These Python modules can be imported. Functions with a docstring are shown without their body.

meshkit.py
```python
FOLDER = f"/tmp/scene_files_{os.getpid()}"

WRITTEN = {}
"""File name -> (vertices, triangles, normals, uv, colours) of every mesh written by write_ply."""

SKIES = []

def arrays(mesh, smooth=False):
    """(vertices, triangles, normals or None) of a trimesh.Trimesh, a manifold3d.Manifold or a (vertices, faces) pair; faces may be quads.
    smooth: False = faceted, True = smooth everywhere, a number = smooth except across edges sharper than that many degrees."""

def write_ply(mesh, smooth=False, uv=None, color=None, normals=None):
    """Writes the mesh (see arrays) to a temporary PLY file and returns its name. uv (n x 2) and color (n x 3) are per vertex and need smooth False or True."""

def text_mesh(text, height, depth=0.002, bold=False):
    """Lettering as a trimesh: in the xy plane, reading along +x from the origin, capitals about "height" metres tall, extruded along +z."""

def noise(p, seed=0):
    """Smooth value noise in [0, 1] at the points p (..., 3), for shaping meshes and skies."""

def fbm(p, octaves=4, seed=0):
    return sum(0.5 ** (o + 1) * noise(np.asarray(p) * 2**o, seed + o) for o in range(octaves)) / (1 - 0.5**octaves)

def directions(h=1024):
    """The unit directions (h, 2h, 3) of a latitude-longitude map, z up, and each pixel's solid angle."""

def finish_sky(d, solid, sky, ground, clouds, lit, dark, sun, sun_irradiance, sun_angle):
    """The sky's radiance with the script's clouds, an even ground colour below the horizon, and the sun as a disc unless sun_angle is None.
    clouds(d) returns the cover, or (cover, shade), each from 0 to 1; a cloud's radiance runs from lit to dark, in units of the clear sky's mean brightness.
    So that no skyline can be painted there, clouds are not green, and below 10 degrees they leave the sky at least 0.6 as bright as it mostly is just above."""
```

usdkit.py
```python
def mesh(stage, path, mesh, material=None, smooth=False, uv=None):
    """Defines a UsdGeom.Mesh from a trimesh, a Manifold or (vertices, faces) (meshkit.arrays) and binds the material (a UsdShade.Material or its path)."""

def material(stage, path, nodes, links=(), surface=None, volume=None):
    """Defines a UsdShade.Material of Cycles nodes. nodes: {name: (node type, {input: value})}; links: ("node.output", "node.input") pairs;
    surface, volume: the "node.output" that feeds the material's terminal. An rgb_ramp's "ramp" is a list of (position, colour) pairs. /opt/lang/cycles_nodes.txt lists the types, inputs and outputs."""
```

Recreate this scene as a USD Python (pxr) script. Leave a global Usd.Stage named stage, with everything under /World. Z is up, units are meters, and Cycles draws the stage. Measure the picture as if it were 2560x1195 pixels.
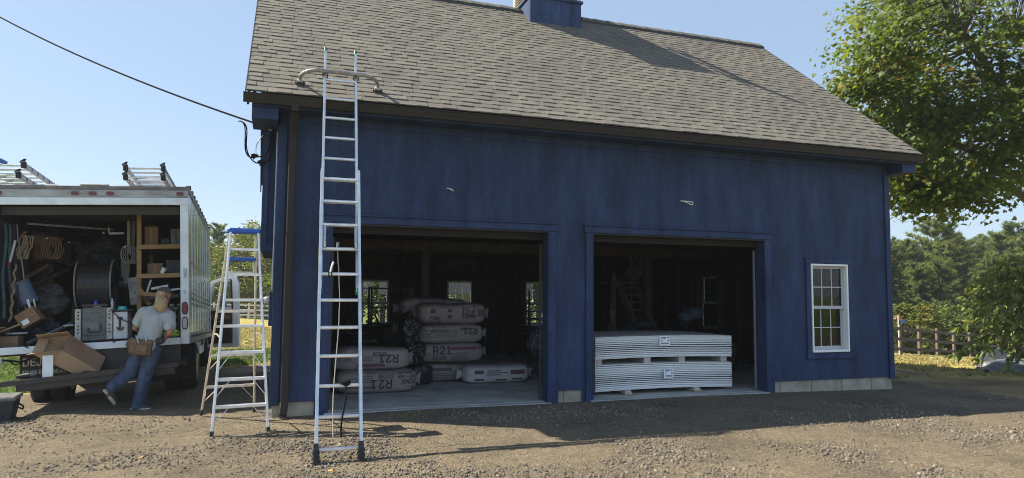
import math, random
import numpy as np
import trimesh, usdkit, meshkit
import manifold3d as m3
from shapely.geometry import Polygon, box as sbox
from scipy.interpolate import RBFInterpolator
from pxr import Usd, UsdGeom, UsdLux, UsdShade, Gf, Sdf, Vt

stage = Usd.Stage.CreateInMemory()
UsdGeom.SetStageUpAxis(stage, 'Z')
UsdGeom.SetStageMetersPerUnit(stage, 1.0)
UsdGeom.Xform.Define(stage, '/World')
rng = np.random.default_rng(7)
random.seed(7)

# ------------------------------------------------------------------ camera, sky, sun, exposure
YAW, PITCH, ROLL = 0.33060, 0.07517, 0.00860
EYE = (0.0, -9.15, 1.610)
EXPOSURE = 1.3
SUN_TO = np.array([-0.875, 0.475, 1.0])
SUN_TO = SUN_TO / np.linalg.norm(SUN_TO)
cam = UsdGeom.Camera.Define(stage, '/World/camera')
fw = np.array([math.sin(YAW) * math.cos(PITCH), math.cos(YAW) * math.cos(PITCH), math.sin(PITCH)])
r0 = np.array([math.cos(YAW), -math.sin(YAW), 0.0]); u0 = np.cross(r0, fw)
rt = math.cos(ROLL) * r0 + math.sin(ROLL) * u0
up = -math.sin(ROLL) * r0 + math.cos(ROLL) * u0
cam.AddTransformOp().Set(Gf.Matrix4d(*rt, 0, *up, 0, *(-fw), 0, *EYE, 1))
cam.CreateHorizontalApertureAttr(36.0)
cam.CreateVerticalApertureAttr(36.0 * 478 / 1024)
cam.CreateFocalLengthAttr(36.0 * 1720 / 2560)
cam.CreateExposureAttr(EXPOSURE)

sky = usdkit.material(stage, '/World/Looks/sky_look', {
    's': ('sky_texture', {'sky_type': 'single_scattering', 'sun_disc': False, 'sun_elevation': float(math.asin(SUN_TO[2])),
                          'sun_rotation': float(math.atan2(SUN_TO[0], SUN_TO[1])), 'altitude': 80.0, 'air_density': 1.0,
                          'aerosol_density': 0.6, 'ozone_density': 1.2}),
    'haze': ('mix_color', {'blend_type': 'mix', 'fac': 0.68, 'b': (1.95, 2.62, 3.55), 'use_clamp': False}),   # an even milky veil over the clear sky
    'b': ('background_shader', {'strength': 0.09})}, [('s.color', 'haze.a'), ('haze.result', 'b.color')], surface='b.background')
dome = UsdLux.DomeLight.Define(stage, '/World/sky')
UsdShade.MaterialBindingAPI.Apply(dome.GetPrim()).Bind(sky)
dome.GetPrim().SetCustomDataByKey('kind', 'structure')
sun = UsdLux.DistantLight.Define(stage, '/World/sun')
sun.CreateNormalizeAttr(True); sun.CreateIntensityAttr(1.25); sun.CreateAngleAttr(0.5); sun.CreateColorAttr(Gf.Vec3f(1.0, 0.90, 0.72))
zc = SUN_TO; xc = np.cross([0, 0, 1.0], zc); xc /= np.linalg.norm(xc); yc = np.cross(zc, xc)
sun.AddTransformOp().Set(Gf.Matrix4d(*xc, 0, *yc, 0, *zc, 0, 0, 0, 30, 1))

# ------------------------------------------------------------------ helpers
COUNT, LOC = {}, {}


def numbered(parent, name):
    k = f'{parent}/{name}'
    n = COUNT.get(k, 0); COUNT[k] = n + 1
    return k if n == 0 else f'{k}_{n:03d}'


def tag(p, label=None, cat=None, group=None, kind=None):
    p = p.GetPrim() if hasattr(p, 'GetPrim') else p
    for k, v in (('label', label), ('category', cat), ('group', group), ('kind', kind)):
        if v:
            p.SetCustomDataByKey(k, v)
    return p


def thing(name, label, cat, loc=(0, 0, 0), rotz=0.0, group=None):
    path = numbered('/World', name)
    x = UsdGeom.Xform.Define(stage, path)
    x.AddTranslateOp().Set(Gf.Vec3d(*map(float, loc)))
    if rotz:
        x.AddRotateZOp().Set(math.degrees(rotz))
    LOC[path] = np.array(loc, float)
    tag(x, label, cat, group)
    return x.GetPrim()


def dup(src, loc, rotz=0.0, label=None, group=None, scale=None):
    was = src.GetCustomData()
    base = src.GetName().rstrip('0123456789').rstrip('_') if src.GetName()[-4:-3] == '_' else src.GetName()
    path = numbered('/World', base)
    x = UsdGeom.Xform.Define(stage, path)
    x.GetPrim().GetReferences().AddInternalReference(src.GetPath())
    x.GetPrim().SetInstanceable(True)
    xf = UsdGeom.Xformable(x.GetPrim())
    xf.ClearXformOpOrder()
    m = Gf.Matrix4d().SetScale(Gf.Vec3d(*(scale or (1, 1, 1)))) * Gf.Matrix4d().SetRotate(Gf.Rotation(Gf.Vec3d(0, 0, 1), math.degrees(rotz))) * Gf.Matrix4d().SetTranslate(Gf.Vec3d(*map(float, loc)))
    xf.AddTransformOp(opSuffix='copy').Set(m)
    tag(x, label or was['label'], was['category'], group or was.get('group'))
    return x.GetPrim()


def obj(name, mesh, mat, parent=None, smooth=False, world=False, label=None, cat=None, group=None, kind=None):
    """one Mesh prim under parent (a prim) or /World. world: vertices are world ones, taken back by the thing's own place."""
    pp = str(parent.GetPath()) if parent is not None else '/World'
    path = numbered(pp, name)
    v, f, n = meshkit.arrays(mesh, smooth)
    if world and parent is not None:
        v = v - LOC['/'.join(pp.split('/')[:3])]
    m = usdkit.mesh(stage, path, (v, f), mat)
    if n is not None:
        m.CreateNormalsAttr(Vt.Vec3fArray.FromNumpy(n.astype(np.float32))); m.SetNormalsInterpolation('vertex')
    tag(m, label, cat, group, kind)
    return m.GetPrim()


def tmesh(v, f):
    return trimesh.Trimesh(np.asarray(v, float), np.asarray(f, int), process=False)


def unit(a):
    a = np.asarray(a, float); return a / max(np.linalg.norm(a), 1e-12)


def frame(d, upv=(0, 0, 1)):
    d = unit(d); s = np.cross(d, upv)
    if np.linalg.norm(s) < 1e-6:
        s = np.cross(d, (1, 0, 0))
    s = unit(s); return d, s, np.cross(s, d)


class MB:
    def __init__(self):
        self.v, self.f, self.n = [], [], 0

    def raw(self, v, f):
        v = np.asarray(v, float); f = np.asarray(f, int)
        if f.shape[1] == 4:
            f = np.vstack([f[:, [0, 1, 2]], f[:, [0, 2, 3]]])
        self.v.append(v); self.f.append(f + self.n); self.n += len(v); return self

    def add(self, m):
        return self.raw(m.vertices, m.faces)

    def box(self, lo, hi):
        x0, y0, z0 = lo; x1, y1, z1 = hi
        v = [(x0, y0, z0), (x1, y0, z0), (x1, y1, z0), (x0, y1, z0), (x0, y0, z1), (x1, y0, z1), (x1, y1, z1), (x0, y1, z1)]
        return self.raw(v, [(0, 3, 2, 1), (4, 5, 6, 7), (0, 1, 5, 4), (1, 2, 6, 5), (2, 3, 7, 6), (3, 0, 4, 7)])

    def hexa(self, v8):
        return self.raw(v8, [(0, 3, 2, 1), (4, 5, 6, 7), (0, 1, 5, 4), (1, 2, 6, 5), (2, 3, 7, 6), (3, 0, 4, 7)])

    def loft(self, rings, cap=True):
        k = len(rings[0]); v = np.vstack(rings); f = []
        for i in range(len(rings) - 1):
            for j in range(k):
                a, b = i * k + j, i * k + (j + 1) % k
                f.append((a, b, b + k, a + k))
        self.raw(v, f)
        if cap:
            for ring, flip in ((rings[0], True), (rings[-1], False)):
                t = [(0, i, i + 1) for i in range(1, k - 1)]
                self.raw(ring, [x[::-1] for x in t] if flip else t)
        return self

    def bar(self, p0, p1, w, t, upv=(0, 0, 1), ch=0.0):
        """a bar of width w (sideways) and thickness t (along up)"""
        p0, p1 = np.asarray(p0, float), np.asarray(p1, float)
        d, s, u = frame(p1 - p0, upv)
        a, b = w / 2, t / 2
        if ch:
            q = [(-a + ch, -b), (a - ch, -b), (a, -b + ch), (a, b - ch), (a - ch, b), (-a + ch, b), (-a, b - ch), (-a, -b + ch)]
        else:
            q = [(-a, -b), (a, -b), (a, b), (-a, b)]
        r = [np.array([p + s * x + u * y for x, y in q]) for p in (p0, p1)]
        return self.loft([x[::-1] for x in r])

    def cyl(self, p0, p1, r0, r1=None, n=14):
        r1 = r0 if r1 is None else r1
        p0, p1 = np.asarray(p0, float), np.asarray(p1, float)
        d, s, u = frame(p1 - p0)
        a = np.arange(n) / n * 2 * math.pi
        ring = lambda p, r: np.array([p + r * (math.cos(t) * s + math.sin(t) * u) for t in a])[::-1]
        return self.loft([ring(p0, r0), ring(p1, r1)])

    def tube(self, path, r, n=7):
        path = np.asarray(path, float)
        tang = np.gradient(path, axis=0)
        rr = np.broadcast_to(r, (len(path),))
        d, s, u = frame(tang[0]); rings = []
        a = np.arange(n) / n * 2 * math.pi
        for p, t, q in zip(path, tang, rr):
            t = unit(t); s = unit(s - t * (s @ t)); u = np.cross(s, t)
            rings.append(np.array([p + q * (math.cos(x) * s + math.sin(x) * u) for x in a])[::-1])
        return self.loft(rings)

    def prism(self, poly, o, ax, ay, az, depth):
        """2-D outline in the (ax, ay) plane at o, pushed depth along az"""
        poly = poly if isinstance(poly, Polygon) else Polygon(poly)
        m = trimesh.creation.extrude_polygon(poly, depth, engine='earcut')
        ax, ay, az = (np.asarray(x, float) for x in (ax, ay, az))
        v = np.asarray(o, float) + m.vertices[:, :1] * ax + m.vertices[:, 1:2] * ay + m.vertices[:, 2:] * az
        f = m.faces if np.cross(ax, ay) @ az > 0 else m.faces[:, ::-1]
        return self.raw(v, f)

    def mesh(self):
        return tmesh(np.vstack(self.v), np.vstack(self.f))

    def tf(self, M):
        m = self.mesh(); m.vertices = m.vertices @ np.asarray(M)[:3, :3].T + np.asarray(M)[:3, 3]
        return m

    def build(self, name, mat, parent=None, **kw):
        return obj(name, self.mesh(), mat, parent, **kw)


def cbox(lo, hi, ch=0.01):
    """box with chamfered edges"""
    lo, hi = np.asarray(lo, float), np.asarray(hi, float)
    p = []
    for i in np.ndindex(2, 2, 2):
        c = np.where(i, hi, lo); s = np.where(i, -1, 1) * ch
        for k in range(3):
            q = c + s; q[k] = c[k]; p.append(q)
    m = m3.Manifold.hull_points(np.array(p)).to_mesh()
    return tmesh(m.vert_properties[:, :3], m.tri_verts)


def blob(seed, r=1.0, sub=2, amp=0.3, fr=1.5, sq=(1, 1, 1)):
    m = trimesh.creation.icosphere(subdivisions=sub, radius=1.0)
    n = meshkit.fbm(m.vertices * fr + seed * 11.3, 3, seed)
    m.vertices = m.vertices * (1 + amp * (n[:, None] - 0.5) * 2) * np.array(sq) * r
    return m


def sstep(a, b, x):
    t = np.clip((np.asarray(x, float) - a) / (b - a), 0, 1); return t * t * (3 - 2 * t)


# ------------------------------------------------------------------ materials
def pm(name, col, rough=0.6, metal=0.0, var=0.0, scale=6.0, bump=0.0, bscale=40.0, stretch=(1, 1, 1), spec=0.5, col2=None, detail=4.0, trans=0.0, ramp=None, bdist=0.01):
    """principled look with a noise between col and col2 (or col darker/lighter by var), and a fine bump"""
    N = {'p': ('principled_bsdf', {'roughness': rough, 'metallic': metal, 'specular_ior_level': spec, 'base_color': col})}
    L = []
    if var or col2 is not None or bump:
        N['g'] = ('geometry', {}); N['m'] = ('mapping', {'scale': stretch}); L.append(('g.position', 'm.vector'))
    if var or col2 is not None:
        a = tuple(c * (1 - var) for c in col) if col2 is None else col
        b = tuple(min(1, c * (1 + var)) for c in col) if col2 is None else col2
        N['n'] = ('noise_texture', {'scale': scale, 'detail': detail, 'roughness': 0.6})
        lo, hi = ramp or (0.32, 0.68)
        N['r'] = ('rgb_ramp', {'ramp': [(0, a), (lo, a), (hi, b), (1, b)]})
        L += [('m.vector', 'n.vector'), ('n.fac', 'r.fac'), ('r.color', 'p.base_color')]
    if bump:
        N['bn'] = ('noise_texture', {'scale': bscale, 'detail': 3.0, 'roughness': 0.6})
        N['b'] = ('bump', {'strength': bump, 'distance': bdist})
        L += [('m.vector', 'bn.vector'), ('bn.fac', 'b.height'), ('b.normal', 'p.normal')]
    surf = 'p.BSDF'
    if trans:
        N['t'] = ('translucent_bsdf', {'color': tuple(min(1, c * 1.6) for c in col)}); N['x'] = ('mix_closure', {'fac': trans})
        if var or col2 is not None:
            L.append(('r.color', 't.color'))
        L += [('p.BSDF', 'x.closure1'), ('t.BSDF', 'x.closure2')]; surf = 'x.closure'
    return usdkit.material(stage, f'/World/Looks/{name}', N, L, surface=surf)


def leafmat(name, cols, trans=0.35):
    """leaf look: colour picked per piece by a random number read from the mesh or the instance"""
    N = {'a': ('attribute', {'attribute': 'tone'}), 'r': ('rgb_ramp', {'ramp': cols}),
         'p': ('principled_bsdf', {'roughness': 0.5, 'specular_ior_level': 0.35}), 't': ('translucent_bsdf', {}), 'x': ('mix_closure', {'fac': trans}),
         'h': ('hsv', {'saturation': 1.1, 'value': 1.5, 'hue': 0.49})}
    return usdkit.material(stage, f'/World/Looks/{name}', N, [('a.fac', 'r.fac'), ('r.color', 'p.base_color'), ('r.color', 'h.color'), ('h.color', 't.color'), ('p.BSDF', 'x.closure1'), ('t.BSDF', 'x.closure2')], surface='x.closure')


def set_tone(prim, tone):
    UsdGeom.PrimvarsAPI(prim).CreatePrimvar('tone', Sdf.ValueTypeNames.FloatArray, 'vertex').Set(Vt.FloatArray.FromNumpy(np.asarray(tone, np.float32)))


M = {}
# navy stained rough-sawn siding: vertical streaks, thin patches, nail marks
def navy(name, k=1.0):
    c = lambda a: (a[0] * k * .80, a[1] * k * .89, a[2] * k * .96)
    N = {'g': ('geometry', {}), 'm': ('mapping', {'scale': (3.2, 3.2, 0.75)}), 'm2': ('mapping', {'scale': (60.0, 60.0, 2.5)}), 'm3': ('mapping', {'scale': (1, 1, 1)}),
         'n1': ('noise_texture', {'scale': 1.0, 'detail': 6.0, 'roughness': 0.65}), 'n2': ('noise_texture', {'scale': 1.0, 'detail': 3.0}), 'n3': ('noise_texture', {'scale': 22.0, 'detail': 4.0, 'roughness': 0.7}),
         'r': ('rgb_ramp', {'ramp': [(0, c((0.008, 0.014, 0.032))), (0.36, c((0.013, 0.022, 0.050))), (0.46, c((0.019, 0.033, 0.076))), (0.56, c((0.025, 0.041, 0.092))), (0.66, c((0.035, 0.053, 0.110))), (1, c((0.046, 0.064, 0.122)))]}),
         'mx': ('mix_color', {'blend_type': 'multiply', 'fac': 0.65}), 'r3': ('rgb_ramp', {'ramp': [(0, (0.3, 0.3, 0.35)), (0.34, (0.45, 0.45, 0.5)), (0.48, (1, 1, 1)), (1, (1.15, 1.15, 1.1))]}),
         'p': ('principled_bsdf', {'roughness': 0.72, 'specular_ior_level': 0.3}), 'ad': ('math', {'math_type': 'multiply_add', 'value2': 0.6}), 'b': ('bump', {'strength': 0.5, 'distance': 0.004})}
    return usdkit.material(stage, f'/World/Looks/{name}', N, [('g.position', 'm.vector'), ('g.position', 'm2.vector'), ('g.position', 'm3.vector'), ('m.vector', 'n1.vector'), ('m2.vector', 'n2.vector'), ('m3.vector', 'n3.vector'),
        ('n1.fac', 'r.fac'), ('r.color', 'mx.a'), ('n3.fac', 'r3.fac'), ('r3.color', 'mx.b'), ('mx.result', 'p.base_color'), ('n2.fac', 'ad.value1'), ('n3.fac', 'ad.value3'), ('ad.value', 'b.height'), ('b.normal', 'p.normal')], surface='p.BSDF')


M['navy'] = navy('navy_stain'); M['navy_trim'] = navy('navy_trim', 1.08)
M['brown_metal'] = pm('brown_gutter_paint', (0.024, 0.0195, 0.018), 0.6, var=0.12, scale=3, spec=0.25)
M['concrete'] = pm('foundation_concrete', (0.29, 0.262, 0.205), 0.9, var=0.22, scale=5, bump=0.4, bscale=60)
M['slab'] = pm('slab_concrete', (0.34, 0.34, 0.33), 0.75, var=0.25, scale=2.2, bump=0.15, bscale=80)
M['white_vinyl'] = pm('white_vinyl', (0.72, 0.72, 0.70), 0.4)
M['grey_vinyl'] = pm('grey_vinyl', (0.42, 0.42, 0.43), 0.45)
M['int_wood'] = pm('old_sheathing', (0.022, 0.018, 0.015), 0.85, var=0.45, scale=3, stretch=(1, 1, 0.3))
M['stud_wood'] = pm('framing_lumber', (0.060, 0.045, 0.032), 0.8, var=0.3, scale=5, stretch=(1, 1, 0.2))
M['stair_wood'] = pm('stair_wood', (0.17, 0.14, 0.11), 0.8, var=0.2, scale=5)
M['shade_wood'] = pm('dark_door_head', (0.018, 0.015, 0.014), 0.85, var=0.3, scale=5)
M['dark_wood'] = pm('dark_lumber', (0.06, 0.045, 0.032), 0.8, var=0.35, scale=5)
M['lumber'] = pm('yellow_lumber', (0.36, 0.21, 0.095), 0.75, var=0.25, scale=6, stretch=(0.4, 1, 1))
M['alu'] = pm('ladder_aluminium', (0.66, 0.67, 0.68), 0.38, metal=0.85, var=0.14, scale=9, bump=0.06, bscale=70)
M['alu_dull'] = pm('weathered_aluminium', (0.50, 0.50, 0.49), 0.5, metal=0.6, var=0.25, scale=10)
M['alu_warm'] = pm('ladder_aluminium_rear', (0.62, 0.57, 0.49), 0.45, metal=0.75, var=0.2, scale=12)
M['blue_plastic'] = pm('blue_plastic', (0.012, 0.075, 0.36), 0.45, var=0.2, scale=9)
M['green_plastic'] = pm('green_plastic', (0.02, 0.20, 0.09), 0.45)
M['rubber'] = pm('black_rubber', (0.018, 0.018, 0.02), 0.75, var=0.3, scale=12)
M['tyre'] = pm('tyre_rubber', (0.022, 0.021, 0.021), 0.85, var=0.35, scale=10, bump=0.3, bscale=60)
M['black'] = pm('black_paint', (0.016, 0.017, 0.02), 0.5, var=0.3, scale=7)
M['black_gloss'] = pm('black_plastic_film', (0.012, 0.013, 0.015), 0.22, bump=0.5, bscale=9, bdist=0.03)
M['rust_black'] = pm('worn_black_steel', (0.028, 0.025, 0.024), 0.7, col2=(0.05, 0.038, 0.03), scale=9)
M['truck_white'] = pm('truck_white_paint', (0.70, 0.72, 0.74), 0.4, var=0.12, scale=4)
M['truck_alu'] = pm('bare_side_panel', (0.62, 0.64, 0.62), 0.2, metal=0.9, var=0.08, scale=2.5, bump=0.12, bscale=4, bdist=0.02)
M['header_dirty'] = pm('weathered_header', (0.33, 0.32, 0.315), 0.6, var=0.3, scale=6, stretch=(0.5, 1, 2))
M['lip'] = pm('grey_brown_roof_lip', (0.16, 0.135, 0.13), 0.7, var=0.3, scale=8)
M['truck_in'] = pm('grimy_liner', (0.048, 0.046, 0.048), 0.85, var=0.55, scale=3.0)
M['chipped'] = pm('chipped_white_sill', (0.60, 0.63, 0.66), 0.5, col2=(0.03, 0.028, 0.028), scale=11, ramp=(0.62, 0.655), detail=5)
M['red_lens'] = pm('red_lens', (0.16, 0.008, 0.012), 0.2)
M['red_dull'] = pm('faded_red_lens', (0.17, 0.035, 0.045), 0.45)
M['clear_lens'] = pm('clear_lens', (0.46, 0.43, 0.38), 0.2)
M['letter_white'] = pm('pale_lettering', (0.40, 0.385, 0.34), 0.7, var=0.3, scale=25)
M['letter_grey'] = pm('grey_lettering', (0.16, 0.165, 0.17), 0.6, var=0.4, scale=25)
M['card'] = pm('cardboard', (0.33, 0.215, 0.125), 0.85, var=0.12, scale=5)
M['card_dark'] = pm('old_cardboard', (0.20, 0.115, 0.068), 0.85, var=0.25, scale=5)
M['card_in'] = pm('cardboard_inside', (0.27, 0.18, 0.11), 0.9, var=0.15, scale=6)
M['paper'] = pm('white_paper', (0.72, 0.74, 0.76), 0.7)
M['ink'] = pm('dark_ink', (0.035, 0.035, 0.045), 0.8)
M['ink_soft'] = pm('faded_ink', (0.10, 0.085, 0.09), 0.8)
M['ink_pink'] = pm('pink_ink', (0.13, 0.045, 0.075), 0.8)
M['bag'] = pm('insulation_bag_film', (0.21, 0.18, 0.175), 0.42, var=0.14, scale=5, bump=0.45, bscale=10, bdist=0.02)
M['bag_white'] = pm('white_bag_film', (0.40, 0.40, 0.385), 0.4, var=0.10, scale=5, bump=0.5, bscale=9, bdist=0.02)
M['gyp_edge'] = pm('drywall_edge_paper', (0.68, 0.685, 0.665), 0.85, var=0.12, scale=7, stretch=(0.4, 1, 20))
M['gyp_back'] = pm('drywall_back_paper', (0.25, 0.235, 0.21), 0.9, var=0.1, scale=6)
M['standoff'] = pm('worn_standoff_metal', (0.27, 0.25, 0.225), 0.5, metal=0.5, var=0.3, scale=14)
M['spacer'] = pm('spacer_board', (0.42, 0.385, 0.37), 0.85, var=0.15, scale=9)
M['galv'] = pm('galvanised_steel', (0.38, 0.39, 0.40), 0.4, metal=0.8, var=0.2, scale=18)
M['grey_metal'] = pm('grey_enamel', (0.11, 0.115, 0.115), 0.5, var=0.35, scale=9)
M['pale_metal'] = pm('pale_enamel', (0.40, 0.37, 0.33), 0.55, var=0.25, scale=14)
M['white_metal'] = pm('white_enamel', (0.55, 0.56, 0.56), 0.5, var=0.12, scale=9)
M['teal'] = pm('turquoise_plastic', (0.07, 0.46, 0.40), 0.4)
M['hose'] = pm('wound_hose', (0.052, 0.046, 0.050), 0.42, var=0.3, scale=14)
M['rope'] = pm('tan_rope', (0.26, 0.20, 0.12), 0.9, var=0.3, scale=30)
M['cord_grey'] = pm('grey_cord', (0.30, 0.29, 0.28), 0.8)
M['cord_green'] = pm('green_hose', (0.05, 0.10, 0.10), 0.6, var=0.3, scale=9)
M['wire'] = pm('black_cable', (0.012, 0.012, 0.013), 1.0, spec=0.05)
M['wire_pale'] = pm('pale_cable', (0.62, 0.60, 0.52), 0.6)
M['red_can'] = pm('red_paint', (0.25, 0.02, 0.02), 0.45)
M['lime'] = pm('lime_cloth', (0.28, 0.42, 0.04), 0.9, var=0.3, scale=20)
M['skin'] = pm('skin', (0.38, 0.185, 0.125), 0.55, var=0.10, scale=18, spec=0.4)
M['hair'] = pm('blond_hair', (0.36, 0.25, 0.125), 0.55, var=0.35, scale=30, stretch=(1, 1, 0.15), bump=0.6, bscale=70)
M['shirt'] = pm('grey_cotton', (0.36, 0.375, 0.385), 0.95, var=0.08, scale=7, bump=0.35, bscale=10, bdist=0.03, stretch=(1.5, 1.5, .5))
M['jeans'] = pm('blue_denim', (0.022, 0.040, 0.085), 0.92, col2=(0.080, 0.115, 0.185), scale=5, bump=0.3, bscale=30, ramp=(0.42, 0.72), stretch=(1, 1, 0.5))
M['leather'] = pm('worn_tan_leather', (0.085, 0.045, 0.022), 0.6, col2=(0.18, 0.11, 0.06), scale=11, bump=0.3, bscale=20)
M['cap'] = pm('camouflage_cap', (0.035, 0.032, 0.028), 0.9, col2=(0.12, 0.11, 0.095), scale=24, ramp=(0.48, 0.56))
M['shoe'] = pm('dark_shoe', (0.035, 0.038, 0.045), 0.7, var=0.3, scale=20)
M['sole'] = pm('pale_sole', (0.42, 0.39, 0.36), 0.7, var=0.2, scale=20)
M['bark'] = pm('grey_bark', (0.085, 0.068, 0.052), 0.9, var=0.35, scale=8, bump=0.6, bscale=22, stretch=(1, 1, 0.3))
M['fence_wood'] = pm('weathered_fence', (0.062, 0.046, 0.034), 0.9, var=0.35, scale=5)
M['fence_post'] = pm('weathered_post', (0.135, 0.105, 0.078), 0.9, var=0.3, scale=5)
M['fence_white'] = pm('white_fence_paint', (0.66, 0.67, 0.68), 0.6, var=0.1, scale=4)
M['tarp_dark'] = pm('dark_tarp', (0.025, 0.032, 0.048), 0.45, bump=0.5, bscale=6, bdist=0.04)
M['tarp_pale'] = pm('pale_tarp', (0.13, 0.15, 0.18), 0.45, var=0.15, scale=4, bump=0.5, bscale=6, bdist=0.04)
M['blue_grey'] = pm('blue_grey_plastic', (0.09, 0.12, 0.19), 0.5, var=0.2, scale=8)
M['orange'] = pm('orange_cloth', (0.60, 0.17, 0.07), 0.8)
M['flag_blue'] = pm('blue_cloth', (0.06, 0.19, 0.55), 0.8)
M['flag_white'] = pm('white_cloth', (0.7, 0.7, 0.68), 0.8)

# see-through pane: mostly clear, mirror-like at grazing angles
M['glass'] = usdkit.material(stage, '/World/Looks/window_glass', {'t': ('transparent_bsdf', {'color': (0.92, 0.95, 0.94)}), 'g': ('glossy_bsdf', {'roughness': 0.02, 'color': (1, 1, 1)}), 'f': ('fresnel', {'IOR': 1.5}), 'x': ('mix_closure', {})},
    [('f.fac', 'x.fac'), ('t.BSDF', 'x.closure1'), ('g.BSDF', 'x.closure2')], surface='x.closure')

# shingles: tone per shingle from the mesh, granules on top
M['shingle'] = usdkit.material(stage, '/World/Looks/asphalt_shingle', {
    'a': ('attribute', {'attribute': 'tone'}), 'r': ('rgb_ramp', {'ramp': [(0, (0.112, 0.105, 0.097)), (0.35, (0.138, 0.128, 0.115)), (0.7, (0.160, 0.149, 0.133)), (1, (0.195, 0.18, 0.158))]}),
    'g': ('geometry', {}), 'n': ('noise_texture', {'scale': 260.0, 'detail': 2.0}), 'n2': ('noise_texture', {'scale': 1.3, 'detail': 4.0}), 'r2': ('rgb_ramp', {'ramp': [(0.3, (0.72, 0.72, 0.72)), (0.7, (1.22, 1.22, 1.2))]}),
    'r3': ('rgb_ramp', {'ramp': [(0.3, (0.85, 0.85, 0.87)), (0.7, (1.1, 1.1, 1.08))]}),
    'mx': ('mix_color', {'blend_type': 'multiply', 'fac': 1.0}), 'my': ('mix_color', {'blend_type': 'multiply', 'fac': 1.0}), 'b': ('bump', {'strength': 0.5, 'distance': 0.003}), 'p': ('principled_bsdf', {'roughness': 0.9, 'specular_ior_level': 0.25})},
    [('a.fac', 'r.fac'), ('g.position', 'n.vector'), ('g.position', 'n2.vector'), ('n.fac', 'r2.fac'), ('n2.fac', 'r3.fac'), ('r.color', 'mx.a'), ('r2.color', 'mx.b'), ('mx.result', 'my.a'), ('r3.color', 'my.b'), ('my.result', 'p.base_color'), ('n.fac', 'b.height'), ('b.normal', 'p.normal')], surface='p.BSDF')
# ------------------------------------------------------------------ terrain
GP = np.array([(0, -.1, .005), (2, -.1, .03), (4, -.1, .02), (6, -.1, .03), (8, -.1, .01), (10, 0, -.02), (-.6, -.95, 0), (.4, -2.4, 0), (5, -2.4, 0), (9.5, -2.5, 0), (0, -6, 0), (-4, -6, -.02), (5, -6, 0), (12, -6, 0), (3, 3, 0), (8, 4, 0), (5, 8, -.05),
    (0, -12, 0), (-1.3, 3.3, .0), (-3.1, 3.2, -.12), (-1.3, 7.5, -.28), (-3.2, 7.5, -.42), (-1.6, 1.4, -.05), (-2.5, .8, -.04), (-4, 4.4, -.22), (-8, 4, -.36), (-.4, 10, -.28), (-.4, 20, -.35), (-1, 40, -.45), (-1, 60, -1.1), (-3, 100, -1.1),
    (14, 2, -.06), (13, -2, 0), (17, 6, -.3), (26, 14, -1.06), (35, 20, -1.9), (60, 35, -3.4), (100, 60, -4.6), (4, 15, -.35), (5, 30, -.6), (10, 60, -1.9), (-40, 20, -.9), (-40, 90, -1.3), (40, -20, 0), (-30, -20, 0), (0, -30, 0), (30, -8, -.2), (60, 0, -2), (100, 0, -3), (100, 100, -5), (40, 100, -4)], float)
_rbf = RBFInterpolator(GP[:, :2], GP[:, 2], kernel='linear', smoothing=0.002)


def ground(x, y):
    x, y = np.broadcast_arrays(np.asarray(x, float), np.asarray(y, float))
    q = np.stack([np.clip(x, -45, 105).ravel(), np.clip(y, -32, 105).ravel()], 1)
    return _rbf(q).reshape(x.shape)


def noise2(x, y, s, seed=0, oc=4):
    return meshkit.fbm(np.stack([x * s, y * s, np.full_like(x, 3.7)], -1), oc, seed) - 0.5


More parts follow.
